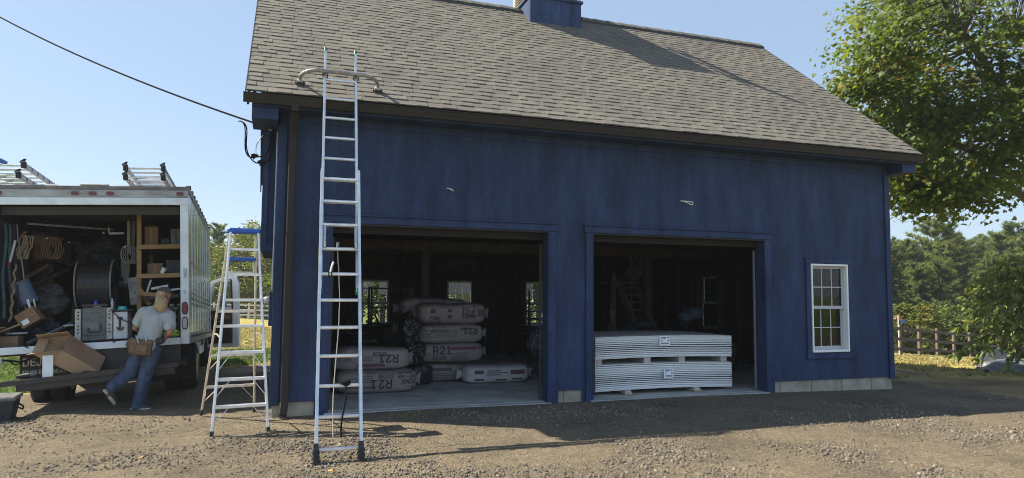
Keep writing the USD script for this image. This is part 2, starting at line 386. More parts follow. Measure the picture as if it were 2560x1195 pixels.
def grid(xs, ys, zf, keep=None):
    X, Y = np.meshgrid(xs, ys); Z = zf(X, Y)
    v = np.stack([X, Y, Z], -1).reshape(-1, 3); nx = len(xs)
    i, j = np.meshgrid(np.arange(nx - 1), np.arange(len(ys) - 1)); a = (j * nx + i).ravel()
    f = np.stack([a, a + 1, a + nx + 1, a + nx], 1)
    if keep is not None:
        c = v[f].mean(1); f = f[keep(c[:, 0], c[:, 1])]
    f = np.vstack([f[:, [0, 1, 2]], f[:, [0, 2, 3]]])
    use = np.unique(f); re = np.full(len(v), -1); re[use] = np.arange(len(use))
    return v[use], re[f]


def drive_edge(x, y):
    """> 0 on the gravel: signed distance-like measure to the lawn line"""
    left = np.minimum.reduce([x + 4.05 + 0.02 * (y - 2) , 50 - y])           # left of the drive is lawn
    n = noise2(x, y, 0.9, 5, 3) * 1.1
    a = (x + 4.3) + 0.25 * np.minimum(0, 4 - y) + n                            # west edge
    b = (9.1 + 0.2 * x) - y + n * 0.9                                            # north end of the drive behind the truck
    c = np.where(x > 10.1, 11.0 - x + np.maximum(0, -1.5 - y) * 1.3 + n * 0.45, 5.0)       # east of the barn the drive stops about level with its front
    c2 = np.where(x > 17.0, 20 - x, 5.0)
    return np.minimum.reduce([a, b, c, c2])


def drive_z(x, y):
    bump = 0.022 * noise2(x, y, 0.55, 1, 3) + 0.022 * noise2(x, y, 3.2, 2, 4) + 0.016 * noise2(x, y, 11, 3, 3)
    calm = sstep(0.0, 0.35, np.abs(y)) * 0.8 + 0.2
    u, w = (x - 2.05) * .8 + (y + 2.0) * .6, -(x - 2.05) * .6 + (y + 2.0) * .8
    tread = 0.011 * np.maximum(0, np.sin(u * 2 * np.pi / 0.115 + 5 * w * w)) * np.exp(-(u / .42) ** 4 - (w / .16) ** 4)      # tyre tread marks
    u2 = x - 6.2 - .9 * (y + 3.2); rut = -0.014 * np.exp(-(u2 / .16) ** 2) - 0.014 * np.exp(-((u2 - 1.7) / .16) ** 2)
    return ground(x, y) + 0.012 + bump * calm + (tread + rut * (y < -.6))


def in_barn(x, y):
    return (x > 0.06) & (x < 10.0) & (y > 0.02) & (y < 7.4)


# coarse sheet to the horizon, kept below the drive where the drive lies on it
def terr_z(x, y):
    d = drive_edge(x, y)
    near = sstep(-0.15, 0.25, d)
    fine = 0.05 * noise2(x, y, 0.35, 9, 4) * sstep(2.0, 9.0, np.hypot(x - 4, y) - 4)
    z = ground(x, y) + fine - 0.07 * near
    return z - 0.25 * in_barn(x, y)


ax = lambda near, far: np.unique(np.concatenate([-np.geomspace(40, far, 16), np.arange(-40, -14, 1.2), np.arange(-14, 34, near), np.arange(34, 110, 1.5), np.geomspace(110, far, 14)]))
xs = ax(0.3, 900); ys = ax(0.3, 900)
soil_mix = {'g': ('geometry', {}), 'n': ('noise_texture', {'scale': 0.16, 'detail': 5.0, 'roughness': 0.6}), 'n2': ('noise_texture', {'scale': 1.7, 'detail': 5.0, 'roughness': 0.7}), 'n3': ('noise_texture', {'scale': 30.0, 'detail': 3.0}),
    'a': ('attribute', {'attribute': 'tone'}), 'ad': ('math', {'math_type': 'multiply_add', 'value2': 0.45}), 'ad2': ('math', {'math_type': 'add'}), 'sb': ('math', {'math_type': 'subtract', 'value2': 0.22}),
    'r': ('rgb_ramp', {'ramp': [(0.0, (0.135, 0.095, 0.055)), (0.15, (0.21, 0.155, 0.09)), (0.30, (0.33, 0.27, 0.105)), (0.45, (0.28, 0.25, 0.08)), (0.62, (0.18, 0.19, 0.04)), (0.80, (0.115, 0.165, 0.026)), (1, (0.08, 0.135, 0.022))]}),
    'b': ('bump', {'strength': 0.6, 'distance': 0.04}), 'p': ('principled_bsdf', {'roughness': 0.95, 'specular_ior_level': 0.15})}
M['turf'] = usdkit.material(stage, '/World/Looks/turf_and_soil', soil_mix, [('g.position', 'n.vector'), ('g.position', 'n2.vector'), ('g.position', 'n3.vector'), ('n2.fac', 'ad.value1'), ('a.fac', 'ad.value3'), ('ad.value', 'sb.value1'), ('sb.value', 'r.fac'), ('r.color', 'p.base_color'), ('n3.fac', 'b.height'), ('b.normal', 'p.normal')], surface='p.BSDF')


def turf_tone(x, y):
    """0 bare soil, 0.4 dry straw-coloured grass, 0.8 green lawn"""
    d = drive_edge(x, y)
    t = np.full_like(x, 0.66) + 0.5 * noise2(x, y, 0.22, 21, 3)
    # left: green strip next to the drive, dry meadow beyond it
    t = np.where((x < 2) & (y > 14), 0.42 + 0.35 * noise2(x, y, 0.3, 22, 3), t)
    t = np.where((x < 2) & (y <= 14), 0.80 + 0.3 * noise2(x, y, 0.6, 23, 3), t)
    # right: dry grass below the fence, soil by the drive
    right = x > 9.5
    t = np.where(right, 0.36 + 0.25 * noise2(x, y, 0.4, 24, 3), t)
    t = np.where(right & (y < -2.0), 0.85, t)
    soil = right & (y > -3) & (x < 13.6 + 3.0 * noise2(x, y, 0.5, 25, 3))
    t = np.where(soil, 0.17 + 0.9 * noise2(x, y, 0.9, 26, 4), t)
    t = np.where(right & (np.hypot(x, y) > 46), 0.7, t)
    return np.clip(np.where(d > -0.35, np.minimum(t, 0.25), t), 0, 1)


v, f = grid(xs, ys, terr_z)
pr = obj('lawn_and_field', tmesh(v, f), M['turf'], smooth=True, kind='structure')
set_tone(pr, turf_tone(v[:, 0], v[:, 1]))

# gravel drive, laid on it: fine near the camera
M['gravel'] = usdkit.material(stage, '/World/Looks/crushed_gravel', {
    'g': ('geometry', {}), 'v1': ('voronoi_texture', {'scale': 62.0, 'feature': 'f1'}), 'v2': ('voronoi_texture', {'scale': 150.0, 'feature': 'f1'}), 'n': ('noise_texture', {'scale': 0.9, 'detail': 6.0, 'roughness': 0.65}), 'n2': ('noise_texture', {'scale': 7.0, 'detail': 5.0, 'roughness': 0.7}),
    'sc': ('separate_color', {}), 'r': ('rgb_ramp', {'ramp': [(0, (0.116, 0.096, 0.070)), (0.45, (0.152, 0.126, 0.090)), (0.85, (0.178, 0.148, 0.106)), (0.96, (0.225, 0.19, 0.14)), (1, (0.29, 0.255, 0.195))]}),
    'r2': ('rgb_ramp', {'ramp': [(0.30, (0.66, 0.65, 0.64)), (0.46, (0.98, 0.98, 0.98)), (0.62, (1.24, 1.21, 1.16)), (1, (1.3, 1.27, 1.2))]}), 'r3': ('rgb_ramp', {'ramp': [(0.3, (0.78, 0.78, 0.78)), (0.7, (1.15, 1.15, 1.15))]}),
    'mx': ('mix_color', {'blend_type': 'multiply', 'fac': 1.0}), 'my': ('mix_color', {'blend_type': 'multiply', 'fac': 1.0}), 'ad': ('math', {'math_type': 'multiply_add', 'value2': 0.5}), 'b': ('bump', {'strength': 0.9, 'distance': 0.02, 'invert': True}), 'p': ('principled_bsdf', {'roughness': 0.95, 'specular_ior_level': 0.2})},
    [('g.position', 'v1.vector'), ('g.position', 'v2.vector'), ('g.position', 'n.vector'), ('g.position', 'n2.vector'), ('v1.color', 'sc.color'), ('sc.r', 'r.fac'), ('r.color', 'mx.a'), ('n.fac', 'r2.fac'), ('r2.color', 'mx.b'), ('mx.result', 'my.a'), ('n2.fac', 'r3.fac'), ('r3.color', 'my.b'), ('my.result', 'p.base_color'),
     ('v2.distance', 'ad.value1'), ('v1.distance', 'ad.value3'), ('ad.value', 'b.height'), ('b.normal', 'p.normal')], surface='p.BSDF')
xs = np.unique(np.concatenate([np.arange(-9, -3.4, 0.12), np.arange(-3.4, 12, 0.045), np.arange(12, 20.2, 0.15)]))
ys = np.unique(np.concatenate([np.arange(-14, -6.2, 0.25), np.arange(-6.2, 1.2, 0.045), np.arange(1.2, 12, 0.15)]))
v, f = grid(xs, ys, drive_z, keep=lambda x, y: (drive_edge(x, y) > 0.0) & ~in_barn(x, y))
obj('gravel_driveway', tmesh(v, f), M['gravel'], smooth=True, kind='structure')


def scatter(name, protos, pos, quat, scale, idx, label, cat):
    path = numbered('/World', name)
    pi = UsdGeom.PointInstancer.Define(stage, path)
    tg = []
    for k, (mesh, mat) in enumerate(protos):
        pp = f'{path}/piece_{k:03d}' if k else f'{path}/piece'
        usdkit.mesh(stage, pp, mesh, mat); tg.append(Sdf.Path(pp))
    pi.CreatePrototypesRel().SetTargets(tg)
    pi.CreatePositionsAttr(Vt.Vec3fArray.FromNumpy(np.asarray(pos, np.float32)))
    q = np.asarray(quat, np.float32)
    pi.CreateOrientationsAttr(Vt.QuathArray([Gf.Quath(float(a), float(b), float(c), float(d)) for a, b, c, d in q]))
    s = np.asarray(scale, np.float32); s = np.repeat(s[:, None], 3, 1) if s.ndim == 1 else s
    pi.CreateScalesAttr(Vt.Vec3fArray.FromNumpy(s))
    pi.CreateProtoIndicesAttr(Vt.IntArray.FromNumpy(np.asarray(idx, np.int32)))
    tag(pi, label, cat, kind='stuff')
    return pi.GetPrim()


def rquat(n, g):
    q = g.normal(size=(n, 4)); return q / np.linalg.norm(q, axis=1, keepdims=True)


def zquat(a, tilt=None, g=None):
    q = np.zeros((len(a), 4)); q[:, 0] = np.cos(a / 2); q[:, 3] = np.sin(a / 2); return q


# loose stones: denser in patches, seen best between the camera and the barn
g = np.random.default_rng(11)
n = 90000
rad = 2.4 + 9.5 * g.random(n) ** 0.8; an = YAW + (g.random(n) - 0.5) * 1.42
px, py = EYE[0] + rad * np.sin(an), EYE[1] + rad * np.cos(an)
px = np.append(px, g.uniform(-4.5, 14.5, 26000)); py = np.append(py, g.uniform(-3.4, 3.2, 26000))
den = noise2(px, py, 1.1, 31, 4) + 0.6 * noise2(px, py, 0.35, 32, 3)
ok = (g.random(len(px)) < 0.13 + 3.6 * np.clip(den - .03, 0, 0.26)) & (drive_edge(px, py) > -0.1) & ~((px > -0.02) & (px < 10.1) & (py > -0.06))
px, py = px[ok], py[ok]
sz = (1 + 1.1 * np.clip(den[ok] - .05, 0, .3) / .3) * (0.0029 + 0.0085 * g.random(len(px)) ** 3.2)
stone = [M.setdefault('stone%d' % k, pm('loose_stone_%d' % k, c, 0.9, var=0.25, scale=40)) for k, c in enumerate([(0.135, 0.114, 0.088), (0.11, 0.093, 0.074), (0.17, 0.145, 0.112), (0.26, 0.235, 0.19)])]
pro = []
for k in range(4):
    m = blob(40 + k, 1.0, 1, 0.45, 1.2, (1.25, 0.95, 0.7)); pro.append(((m.vertices, m.faces), stone[k]))
scatter('loose_stones', pro, np.stack([px, py, drive_z(px, py) + sz * 0.25], 1), rquat(len(px), g), sz, g.choice(4, len(px), p=[0.42, 0.3, 0.23, 0.05]), 'loose brown and grey stones scattered over the gravel drive', 'gravel')

# ------------------------------------------------------------------ the barn
BX0, BX1, BD = 0.0, 10.06, 7.45
RIDGE_Y, SL = 3.726, 0.805
EAVE_Z = 3.985
roof_z = lambda y: EAVE_Z + SL * (np.minimum(y, 2 * RIDGE_Y - y) + 0.40)
barn = thing('barn', 'navy blue wooden barn with two open doorways, grey shingle roof and blue cupola', 'barn', (5.0, 0, 0))
WT = 0.15
D1, D2, DH = (0.665, 3.705), (4.372, 7.450), 2.467
# front wall with its openings, cut from one sheet
zt = 4.10
front = Polygon([(BX0, .20), (D1[0], .20), (D1[0], DH), (D1[1], DH), (D1[1], .20), (D2[0], .20), (D2[0], DH), (D2[1], DH), (D2[1], .20), (BX1, .20), (BX1, zt), (BX0, zt)]).difference(sbox(8.365, 0.665, 9.085, 2.075))
mb = MB(); mb.prism(front, (0, 0, 0), (1, 0, 0), (0, 0, 1), (0, 1, 0), WT); mb.build('front_wall', M['navy'], barn, world=True)
gab = Polygon([(0.152, .20), (BD - .152, .20), (BD - .152, roof_z(0.15) - .30), (RIDGE_Y, roof_z(RIDGE_Y) - .30), (0.152, roof_z(0.15) - .30)])
mb = MB(); mb.prism(gab, (0, 0, 0), (0, 1, 0), (0, 0, 1), (1, 0, 0), WT); mb.build('gable_wall', M['navy'], barn, world=True)
RW = (4.55, 5.35, .70, 2.02)   # window in the far gable
mb = MB(); mb.prism(gab.difference(sbox(RW[0], RW[2], RW[1], RW[3])), (BX1 - WT, 0, 0), (0, 1, 0), (0, 0, 1), (1, 0, 0), WT); mb.build('gable_wall', M['navy'], barn, world=True)
BW = [(1.88, 2.60), (3.95, 4.65), (5.98, 6.68)]
back = sbox(BX0, .20, BX1, 4.10)
for a, b in BW:
    back = back.difference(sbox(a, .72, b, 1.87))
mb = MB(); mb.prism(back, (0, BD - WT, 0), (1, 0, 0), (0, 0, 1), (0, 1, 0), WT); mb.build('back_wall', M['navy'], barn, world=True)
# inner sheathing
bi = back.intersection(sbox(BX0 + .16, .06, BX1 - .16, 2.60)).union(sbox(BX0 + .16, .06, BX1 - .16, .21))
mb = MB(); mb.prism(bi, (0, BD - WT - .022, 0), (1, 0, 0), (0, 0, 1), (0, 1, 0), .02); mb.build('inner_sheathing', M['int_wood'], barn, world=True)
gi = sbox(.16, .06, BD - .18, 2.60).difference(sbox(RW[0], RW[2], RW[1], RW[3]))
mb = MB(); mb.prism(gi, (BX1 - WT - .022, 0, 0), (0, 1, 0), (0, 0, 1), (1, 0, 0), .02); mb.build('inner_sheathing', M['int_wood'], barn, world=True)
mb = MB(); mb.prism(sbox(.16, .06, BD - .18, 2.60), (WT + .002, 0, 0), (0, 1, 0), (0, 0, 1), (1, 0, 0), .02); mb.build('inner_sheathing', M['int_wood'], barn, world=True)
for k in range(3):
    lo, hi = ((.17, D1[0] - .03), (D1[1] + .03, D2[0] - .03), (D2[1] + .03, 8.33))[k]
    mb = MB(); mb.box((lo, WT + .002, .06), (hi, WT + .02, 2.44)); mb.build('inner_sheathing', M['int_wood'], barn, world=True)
# studs, plates and ceiling joists
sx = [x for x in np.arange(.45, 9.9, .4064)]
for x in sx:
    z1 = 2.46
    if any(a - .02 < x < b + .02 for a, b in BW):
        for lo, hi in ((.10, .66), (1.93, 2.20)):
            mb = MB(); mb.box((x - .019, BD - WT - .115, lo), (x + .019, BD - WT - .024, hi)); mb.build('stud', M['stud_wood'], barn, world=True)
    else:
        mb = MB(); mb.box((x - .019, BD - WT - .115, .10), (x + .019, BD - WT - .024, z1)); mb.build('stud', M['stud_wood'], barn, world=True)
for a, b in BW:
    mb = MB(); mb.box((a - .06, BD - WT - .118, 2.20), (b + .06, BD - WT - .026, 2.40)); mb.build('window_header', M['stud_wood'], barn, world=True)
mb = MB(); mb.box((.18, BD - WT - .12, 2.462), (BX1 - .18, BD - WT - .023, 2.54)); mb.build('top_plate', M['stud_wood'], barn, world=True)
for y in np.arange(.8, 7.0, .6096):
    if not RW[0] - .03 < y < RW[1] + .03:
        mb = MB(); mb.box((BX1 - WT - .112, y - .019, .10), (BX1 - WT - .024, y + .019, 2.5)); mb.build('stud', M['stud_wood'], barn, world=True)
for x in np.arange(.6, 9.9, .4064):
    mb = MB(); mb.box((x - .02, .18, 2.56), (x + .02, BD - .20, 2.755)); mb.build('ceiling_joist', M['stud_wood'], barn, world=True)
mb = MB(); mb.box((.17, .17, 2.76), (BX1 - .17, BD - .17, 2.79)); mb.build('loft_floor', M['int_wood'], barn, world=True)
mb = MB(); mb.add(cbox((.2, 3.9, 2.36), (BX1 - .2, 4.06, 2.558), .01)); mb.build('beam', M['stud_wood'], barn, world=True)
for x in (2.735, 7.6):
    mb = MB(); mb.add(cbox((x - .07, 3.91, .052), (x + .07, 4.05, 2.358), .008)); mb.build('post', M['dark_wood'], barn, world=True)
# floor slab, foundation panels
mb = MB(); mb.box((.10, .10, -.2), (BX1 - .10, BD - .1, .05)); mb.build('floor_slab', M['slab'], barn, world=True)
for a, b in (D1, D2):
    mb = MB(); mb.add(cbox((a - .03, -.055, -.2), (b + .03, .098, .046), .008)); mb.build('door_apron', M['slab'], barn, world=True)
for lo, hi in ((.004, D1[0] - .035), (D1[1] + .035, D2[0] - .035), (D2[1] + .035, BX1 - .004)):
    cuts = [lo] + [x for x in 7.715 + .6275 * np.arange(-14, 5) if lo + .08 < x < hi - .05] + [hi]
    for a, b in zip(cuts[:-1], cuts[1:]):
        mb = MB(); mb.add(cbox((a + .004, .022, -.35), (b - .004, .12, .197), .004)); mb.build('foundation_panel', M['concrete'], barn, world=True)
for x in (.022, BX1 - .12):
    mb = MB(); mb.box((x, .125, -.6), (x + .1, BD - .03, .198)); mb.build('foundation_wall', M['concrete'], barn, world=True)
mb = MB(); mb.box((.125, BD - .12, -.6), (BX1 - .125, BD - .03, .198)); mb.build('foundation_wall', M['concrete'], barn, world=True)
# corner boards, frieze, door trim
T = .024
for x0, x1 in ((-.022, .088), (BX1 - .088, BX1 + .022)):
    mb = MB(); mb.add(cbox((x0, -T, .165), (x1, -.001, 3.688), .003)); mb.build('corner_board', M['navy_trim'], barn, world=True)
for xa in (-.022, BX1 + .001):
    mb = MB(); mb.add(cbox((xa, 0.0, .165), (xa + .021, .10, 3.70), .003)); mb.build('corner_board', M['navy_trim'], barn, world=True)
mb = MB(); mb.box((.090, -.021, 3.745), (BX1 - .090, -.001, 3.840)); mb.build('frieze_board', M['navy_trim'], barn, world=True)
for a, b in (D1, D2):
    for x0, x1 in ((a - .098, a - .002), (b + .002, b + .098)):
        mb = MB(); mb.add(cbox((x0, -.030, .012), (x1, -.001, DH - .001), .004)); mb.build('door_trim', M['navy_trim'], barn, world=True)
        # the board that continues to the ground beside the foundation
        o = x0 - .050 if x0 < a else x1 + .004
        mb = MB(); mb.add(cbox((o, -.006, .02), (o + .046, .018, .199), .003)); mb.build('sill_block', M['navy_trim'], barn, world=True)
    mb = MB(); mb.add(cbox((a - .125, -.036, DH + .001), (b + .125, -.001, DH + .098), .004)); mb.build('door_header_trim', M['navy_trim'], barn, world=True)
    mb = MB(); mb.box((a - .135, -.052, DH + .100), (b + .135, -.001, DH + .116)); mb.build('drip_cap', M['navy_trim'], barn, world=True)
    for x0, x1 in ((a - .0, a + .022), (b - .022, b + .0)):
        mb = MB(); mb.box((x0, -.028, .048), (x1, .20, DH - .001)); mb.build('door_jamb', M['navy_trim'], barn, world=True)
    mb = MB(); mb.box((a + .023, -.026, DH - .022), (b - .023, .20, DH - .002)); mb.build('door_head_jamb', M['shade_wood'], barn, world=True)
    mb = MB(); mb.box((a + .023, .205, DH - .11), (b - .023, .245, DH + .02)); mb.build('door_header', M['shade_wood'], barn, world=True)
    for x in (a + .03, b - .06):
        mb = MB(); mb.box((x, .21, .052), (x + .03, .235, 2.30)); mb.box((x + (.0 if x < a + 1 else .026), .236, .052), (x + (.004 if x < a + 1 else .03), .262, 2.30)); mb.build('door_track', M['galv' if a > 4 and x > 6 else 'rust_black'], barn, world=True)


def window(w, h, name_parent, lites=(3, 2), ext=True, mats=('white_vinyl', 'grey_vinyl')):
    """double-hung window in its own frame: x across, z up, outside towards -y; the frame's lower left outer corner at 0"""
    F = M[mats[0]]; G = M[mats[1]]
    parts = []
    fr = MB()
    for lo, hi in (((0, -.03, 0), (.032, .13, h)), ((w - .032, -.03, 0), (w, .13, h)), ((.033, -.03, h - .032), (w - .033, .13, h)), ((.033, -.034, 0), (w - .033, .13, .04))):
        fr.add(cbox(lo, hi, .004))
    parts.append(('frame', fr, F, None))
    mid = h * .5
    for nm, z0, z1, yy in (('upper_sash', mid - .018, h - .034, .060), ('lower_sash', .042, mid + .018, .096)):
        s = MB(); a, b = .034, w - .034; r = .040
        for lo, hi in (((a, yy - .012, z0), (a + r, yy + .016, z1)), ((b - r, yy - .012, z0), (b, yy + .016, z1)), ((a + r + .0005, yy - .012, z1 - r), (b - r - .0005, yy + .016, z1)), ((a + r + .0005, yy - .012, z0), (b - r - .0005, yy + .016, z0 + r + .01))):
            s.box(lo, hi)
        parts.append((nm, s, G, None))
        mt = MB(); gx0, gx1, gz0, gz1 = a + r, b - r, z0 + r + .01, z1 - r
        for k in range(1, lites[0]):
            x = gx0 + (gx1 - gx0) * k / lites[0]; mt.box((x - .008, yy - .008, gz0), (x + .008, yy - .001, gz1))
        for k in range(1, lites[1]):
            z = gz0 + (gz1 - gz0) * k / lites[1]; mt.box((gx0, yy - .0095, z - .008), (gx1, yy - .0005, z + .008))
        parts.append((nm + '_muntins', mt, G, None))
        for i in range(lites[0]):
            for j in range(lites[1]):
                p = MB(); e = .001
                x0, x1 = gx0 + (gx1 - gx0) * i / lites[0], gx0 + (gx1 - gx0) * (i + 1) / lites[0]; zz0, zz1 = gz0 + (gz1 - gz0) * j / lites[1], gz0 + (gz1 - gz0) * (j + 1) / lites[1]
                p.box((x0 + e, yy + .001, zz0 + e), (x1 - e, yy + .004, zz1 - e))
                parts.append(('pane', p, M['glass'], None))
    return parts


def place_window(parent_thing, Mx, w, h, label=None, trim=True, **kw):
    x = UsdGeom.Xform.Define(stage, numbered(str(parent_thing.GetPath()), 'window'))
    if label:
        tag(x, label)
    for nm, mb, mt, _ in window(w, h, None, **kw):
        m = mb.tf(Mx); m.vertices -= LOC[str(parent_thing.GetPath())]
        obj(nm, m, mt, x.GetPrim())


def mat4(ax, ay, az, o):
    A = np.eye(4); A[:3, 0], A[:3, 1], A[:3, 2], A[:3, 3] = ax, ay, az, o; return A


place_window(barn, mat4((1, 0, 0), (0, 1, 0), (0, 0, 1), (8.342, -.006, .647)), .768, 1.452, 'white framed window beside the right doorway')
for lo, hi in (((8.235, -.028, .540), (9.215, -.001, .643)), ((8.235, -.028, 2.103), (9.215, -.001, 2.196)), ((8.245, -.026, .645), (8.338, -.001, 2.101)), ((9.114, -.026, .645), (9.207, -.001, 2.101))):
    mb = MB(); mb.add(cbox(lo, hi, .004)); mb.build('window_trim', M['navy_trim'], barn, world=True)
for a, b in BW:
    place_window(barn, mat4((-1, 0, 0), (0, -1, 0), (0, 0, 1), (b, BD - .06, .72)), b - a, 1.15, 'small back window seen through the left doorway', mats=('dark_wood', 'grey_vinyl'))
place_window(barn, mat4((0, 1, 0), (-1, 0, 0), (0, 0, 1), (BX1 - .06, RW[0], RW[2])), RW[1] - RW[0], RW[3] - RW[2], 'end wall window seen through the right doorway', mats=('dark_wood', 'grey_vinyl'))
for y in (RW[0] - .08, RW[1] + .002):
    mb = MB(); mb.box((BX1 - .28, y, RW[2] - .08), (BX1 - WT - .03, y + .078, RW[3] + .08)); mb.build('inner_window_trim', M['stud_wood'], barn, world=True)

# eaves: boxed soffit, fascia, gutter, downspout
XL, XR = -.335, 10.40
for y0, y1, sgn in ((-.285, -.004, 1), (BD + .004, BD + .285, -1)):
    mb = MB(); mb.box((XL, y0, 3.842), (XR, y1, 3.862)); mb.build('soffit', M['navy_trim'], barn, world=True)
mb = MB(); mb.add(cbox((XL - .001, -.312, 3.838), (XR + .001, -.286, 4.005), .003)); mb.build('fascia', M['navy_trim'], barn, world=True)
mb = MB(); mb.add(cbox((XL - .001, BD + .286, 3.705), (XR + .001, BD + .312, 4.005), .003)); mb.build('fascia', M['navy_trim'], barn, world=True)
for x in (XL, XR - .022):   # closed ends of the eave boxes
    e0, e1 = (XL, -.026) if x < 0 else (BX1 + .026, XR)
    mb = MB(); mb.add(cbox((e0, -.300, 3.690), (e1, .36, 3.836), .004)); mb.build('eave_return', M['navy_trim'], barn, world=True)
    mb = MB(); mb.prism([(-.284, 3.838), (.36, 3.838), (.36, 4.42), (-.284, 3.99)], (x, 0, 0), (0, 1, 0), (0, 0, 1), (1, 0, 0), .022); mb.build('eave_return', M['navy_trim'], barn, world=True)
prof = [(-.314, 3.985), (-.314, 3.875), (-.375, 3.866), (-.385, 3.892), (-.405, 3.93), (-.412, 3.955), (-.425, 3.966), (-.425, 3.976), (-.407, 3.976), (-.40, 3.962), (-.372, 3.884), (-.325, 3.884), (-.325, 3.985)]
mb = MB(); mb.prism(prof, (-.43, 0, 0), (0, 1, 0), (0, 0, 1), (1, 0, 0), 10.93); mb.build('gutter', M['brown_metal'], barn, world=True)
for x in (-.435, 10.501):
    mb = MB(); mb.prism([(-.314, 3.99), (-.314, 3.872), (-.378, 3.863), (-.428, 3.963), (-.428, 3.979)], (x, 0, 0), (0, 1, 0), (0, 0, 1), (1, 0, 0), .004); mb.build('gutter_end_cap', M['brown_metal'], barn, world=True)
mb = MB()
for p, q in (((.165, -.355, 3.885), (.165, -.355, 3.80)), ((.165, -.355, 3.80), (.160, -.085, 3.60)), ((.160, -.085, 3.60), (.155, -.080, .20)), ((.155, -.08, .20), (.14, -.15, .06))):
    mb.bar(p, q, .098, .075, upv=(0, 1, 0.01), ch=.012)
mb.build('downspout', M['brown_metal'], barn, world=True)
for z in (.9, 2.3, 3.45):
    mb = MB(); mb.box((.098, -.119, z), (.222, -.024, z + .03)); mb.build('downspout_strap', M['brown_metal'], barn, world=True)
# roof deck, rakes
for s in (0, 1):
    yy = (lambda y: y) if s == 0 else (lambda y: 2 * RIDGE_Y - y)
    pts = [(yy(-.335), roof_z(-.335) - .028), (yy(RIDGE_Y), roof_z(RIDGE_Y) - .028), (yy(RIDGE_Y), roof_z(RIDGE_Y) - .002), (yy(-.335), roof_z(-.335) - .002)]
    mb = MB(); mb.prism(pts if s == 0 else pts[::-1], (-.40, 0, 0), (0, 1, 0), (0, 0, 1), (1, 0, 0), 10.87)
    obj('roof_deck', mb.mesh(), M['brown_metal'] if s == 0 else M['shingle'], barn, world=True)
    for x in (-.395, 10.435):
        q = [(yy(-.30), roof_z(-.30) - .215), (yy(RIDGE_Y), roof_z(RIDGE_Y) - .215), (yy(RIDGE_Y), roof_z(RIDGE_Y) - .030), (yy(-.30), roof_z(-.30) - .030)]
        mb = MB(); mb.prism(q, (x, 0, 0), (0, 1, 0), (0, 0, 1), (1, 0, 0), .025); mb.build('rake_board', M['navy_trim'], barn, world=True)
    for x0, x1 in ((-.372, -.002), (BX1 + .002, 10.434)):
        q = [(yy(.36), roof_z(.36) - .205), (yy(RIDGE_Y), roof_z(RIDGE_Y) - .205), (yy(RIDGE_Y), roof_z(RIDGE_Y) - .18), (yy(.36), roof_z(.36) - .18)]
        mb = MB(); mb.prism(q, (x0, 0, 0), (0, 1, 0), (0, 0, 1), (1, 0, 0), x1 - x0); mb.build('rake_soffit', M['navy_trim'], barn, world=True)

# shingles on the slope in view: courses of laminated tabs
gs = np.random.default_rng(3)
cosp = 1 / math.hypot(1, SL); sdir = np.array([0, cosp, SL * cosp]); ndir = np.array([0, -SL * cosp, cosp])
EXPO = .1428
slope_len = (RIDGE_Y + .365) / cosp
tabs = []
k = 0
while k * EXPO < slope_len - .03:
    u0 = k * EXPO; u1 = min(u0 + EXPO + .035, slope_len)
    x = -.405 - gs.uniform(0, .25); high = gs.random() < .5
    wob = lambda q: .006 * math.sin(q * .8 + k * .7) + .004 * math.sin(q * 2.3 + k)
    while x < 10.475:
        w = gs.uniform(.09, .30) if high else gs.uniform(.08, .26)
        a, b = max(x, -.405), min(x + w, 10.475)
        if b - a > .02:
            th = gs.uniform(.0125, .0170) if high else gs.uniform(.0065, .0092)
            tone = np.clip((.56 if high else .47) + gs.normal(0, .11), 0, 1)
            dr = gs.normal(0, .0022)
            tabs.append((a + .0004, b - .0004, u0 + dr + wob(a), u0 + dr + wob(b), u1, th, tone, gs.uniform(-.006, .006)))
        x += w; high = not high
    k += 1
base = np.array([0, -.365, roof_z(-.365)])
VS, TN = [], []
for a, b, ua, ub, u1, th, tone, sk in tabs:
    P = lambda x, u, n: base + np.array([x, 0, 0]) + sdir * u + ndir * n
    VS.append([P(a, ua, -.004), P(b, ub, -.004), P(b + sk, u1, -.004), P(a + sk, u1, -.004), P(a, ua, th), P(b, ub, th), P(b + sk, u1, .001), P(a + sk, u1, .001)]); TN.append(tone)
VS = np.array(VS); TN = np.array(TN)
CX = (4.575, 5.675); CYF = 3.20
mid = VS.mean(1)
hid = (mid[:, 0] > CX[0] + .08) & (mid[:, 0] < CX[1] - .08) & (mid[:, 1] > CYF + .1)
VS, TN, mid = VS[~hid], TN[~hid], mid[~hid]
dist = np.linalg.norm(mid - np.array(EYE), axis=1)
inview = (mid - np.array(EYE)) @ fw
vy = ((mid - np.array(EYE)) @ up) / inview
size = np.where(vy < 600 / 1720, 1 / dist, 0)
order = np.argsort(-size)
HF = [(4, 5, 6, 7), (0, 1, 5, 4), (1, 2, 6, 5), (3, 0, 4, 7)]
for i in order[:300]:
    p = obj('shingle', MB().raw(VS[i], HF).mesh(), M['shingle'], barn, world=True); set_tone(p, np.full(8, TN[i]))
mb = MB()
for i in order[300:]:
    mb.raw(VS[i], HF)
p = obj('shingle_field', mb.mesh(), M['shingle'], barn, world=True, kind='stuff'); set_tone(p, np.repeat(TN[order[300:]], 8))
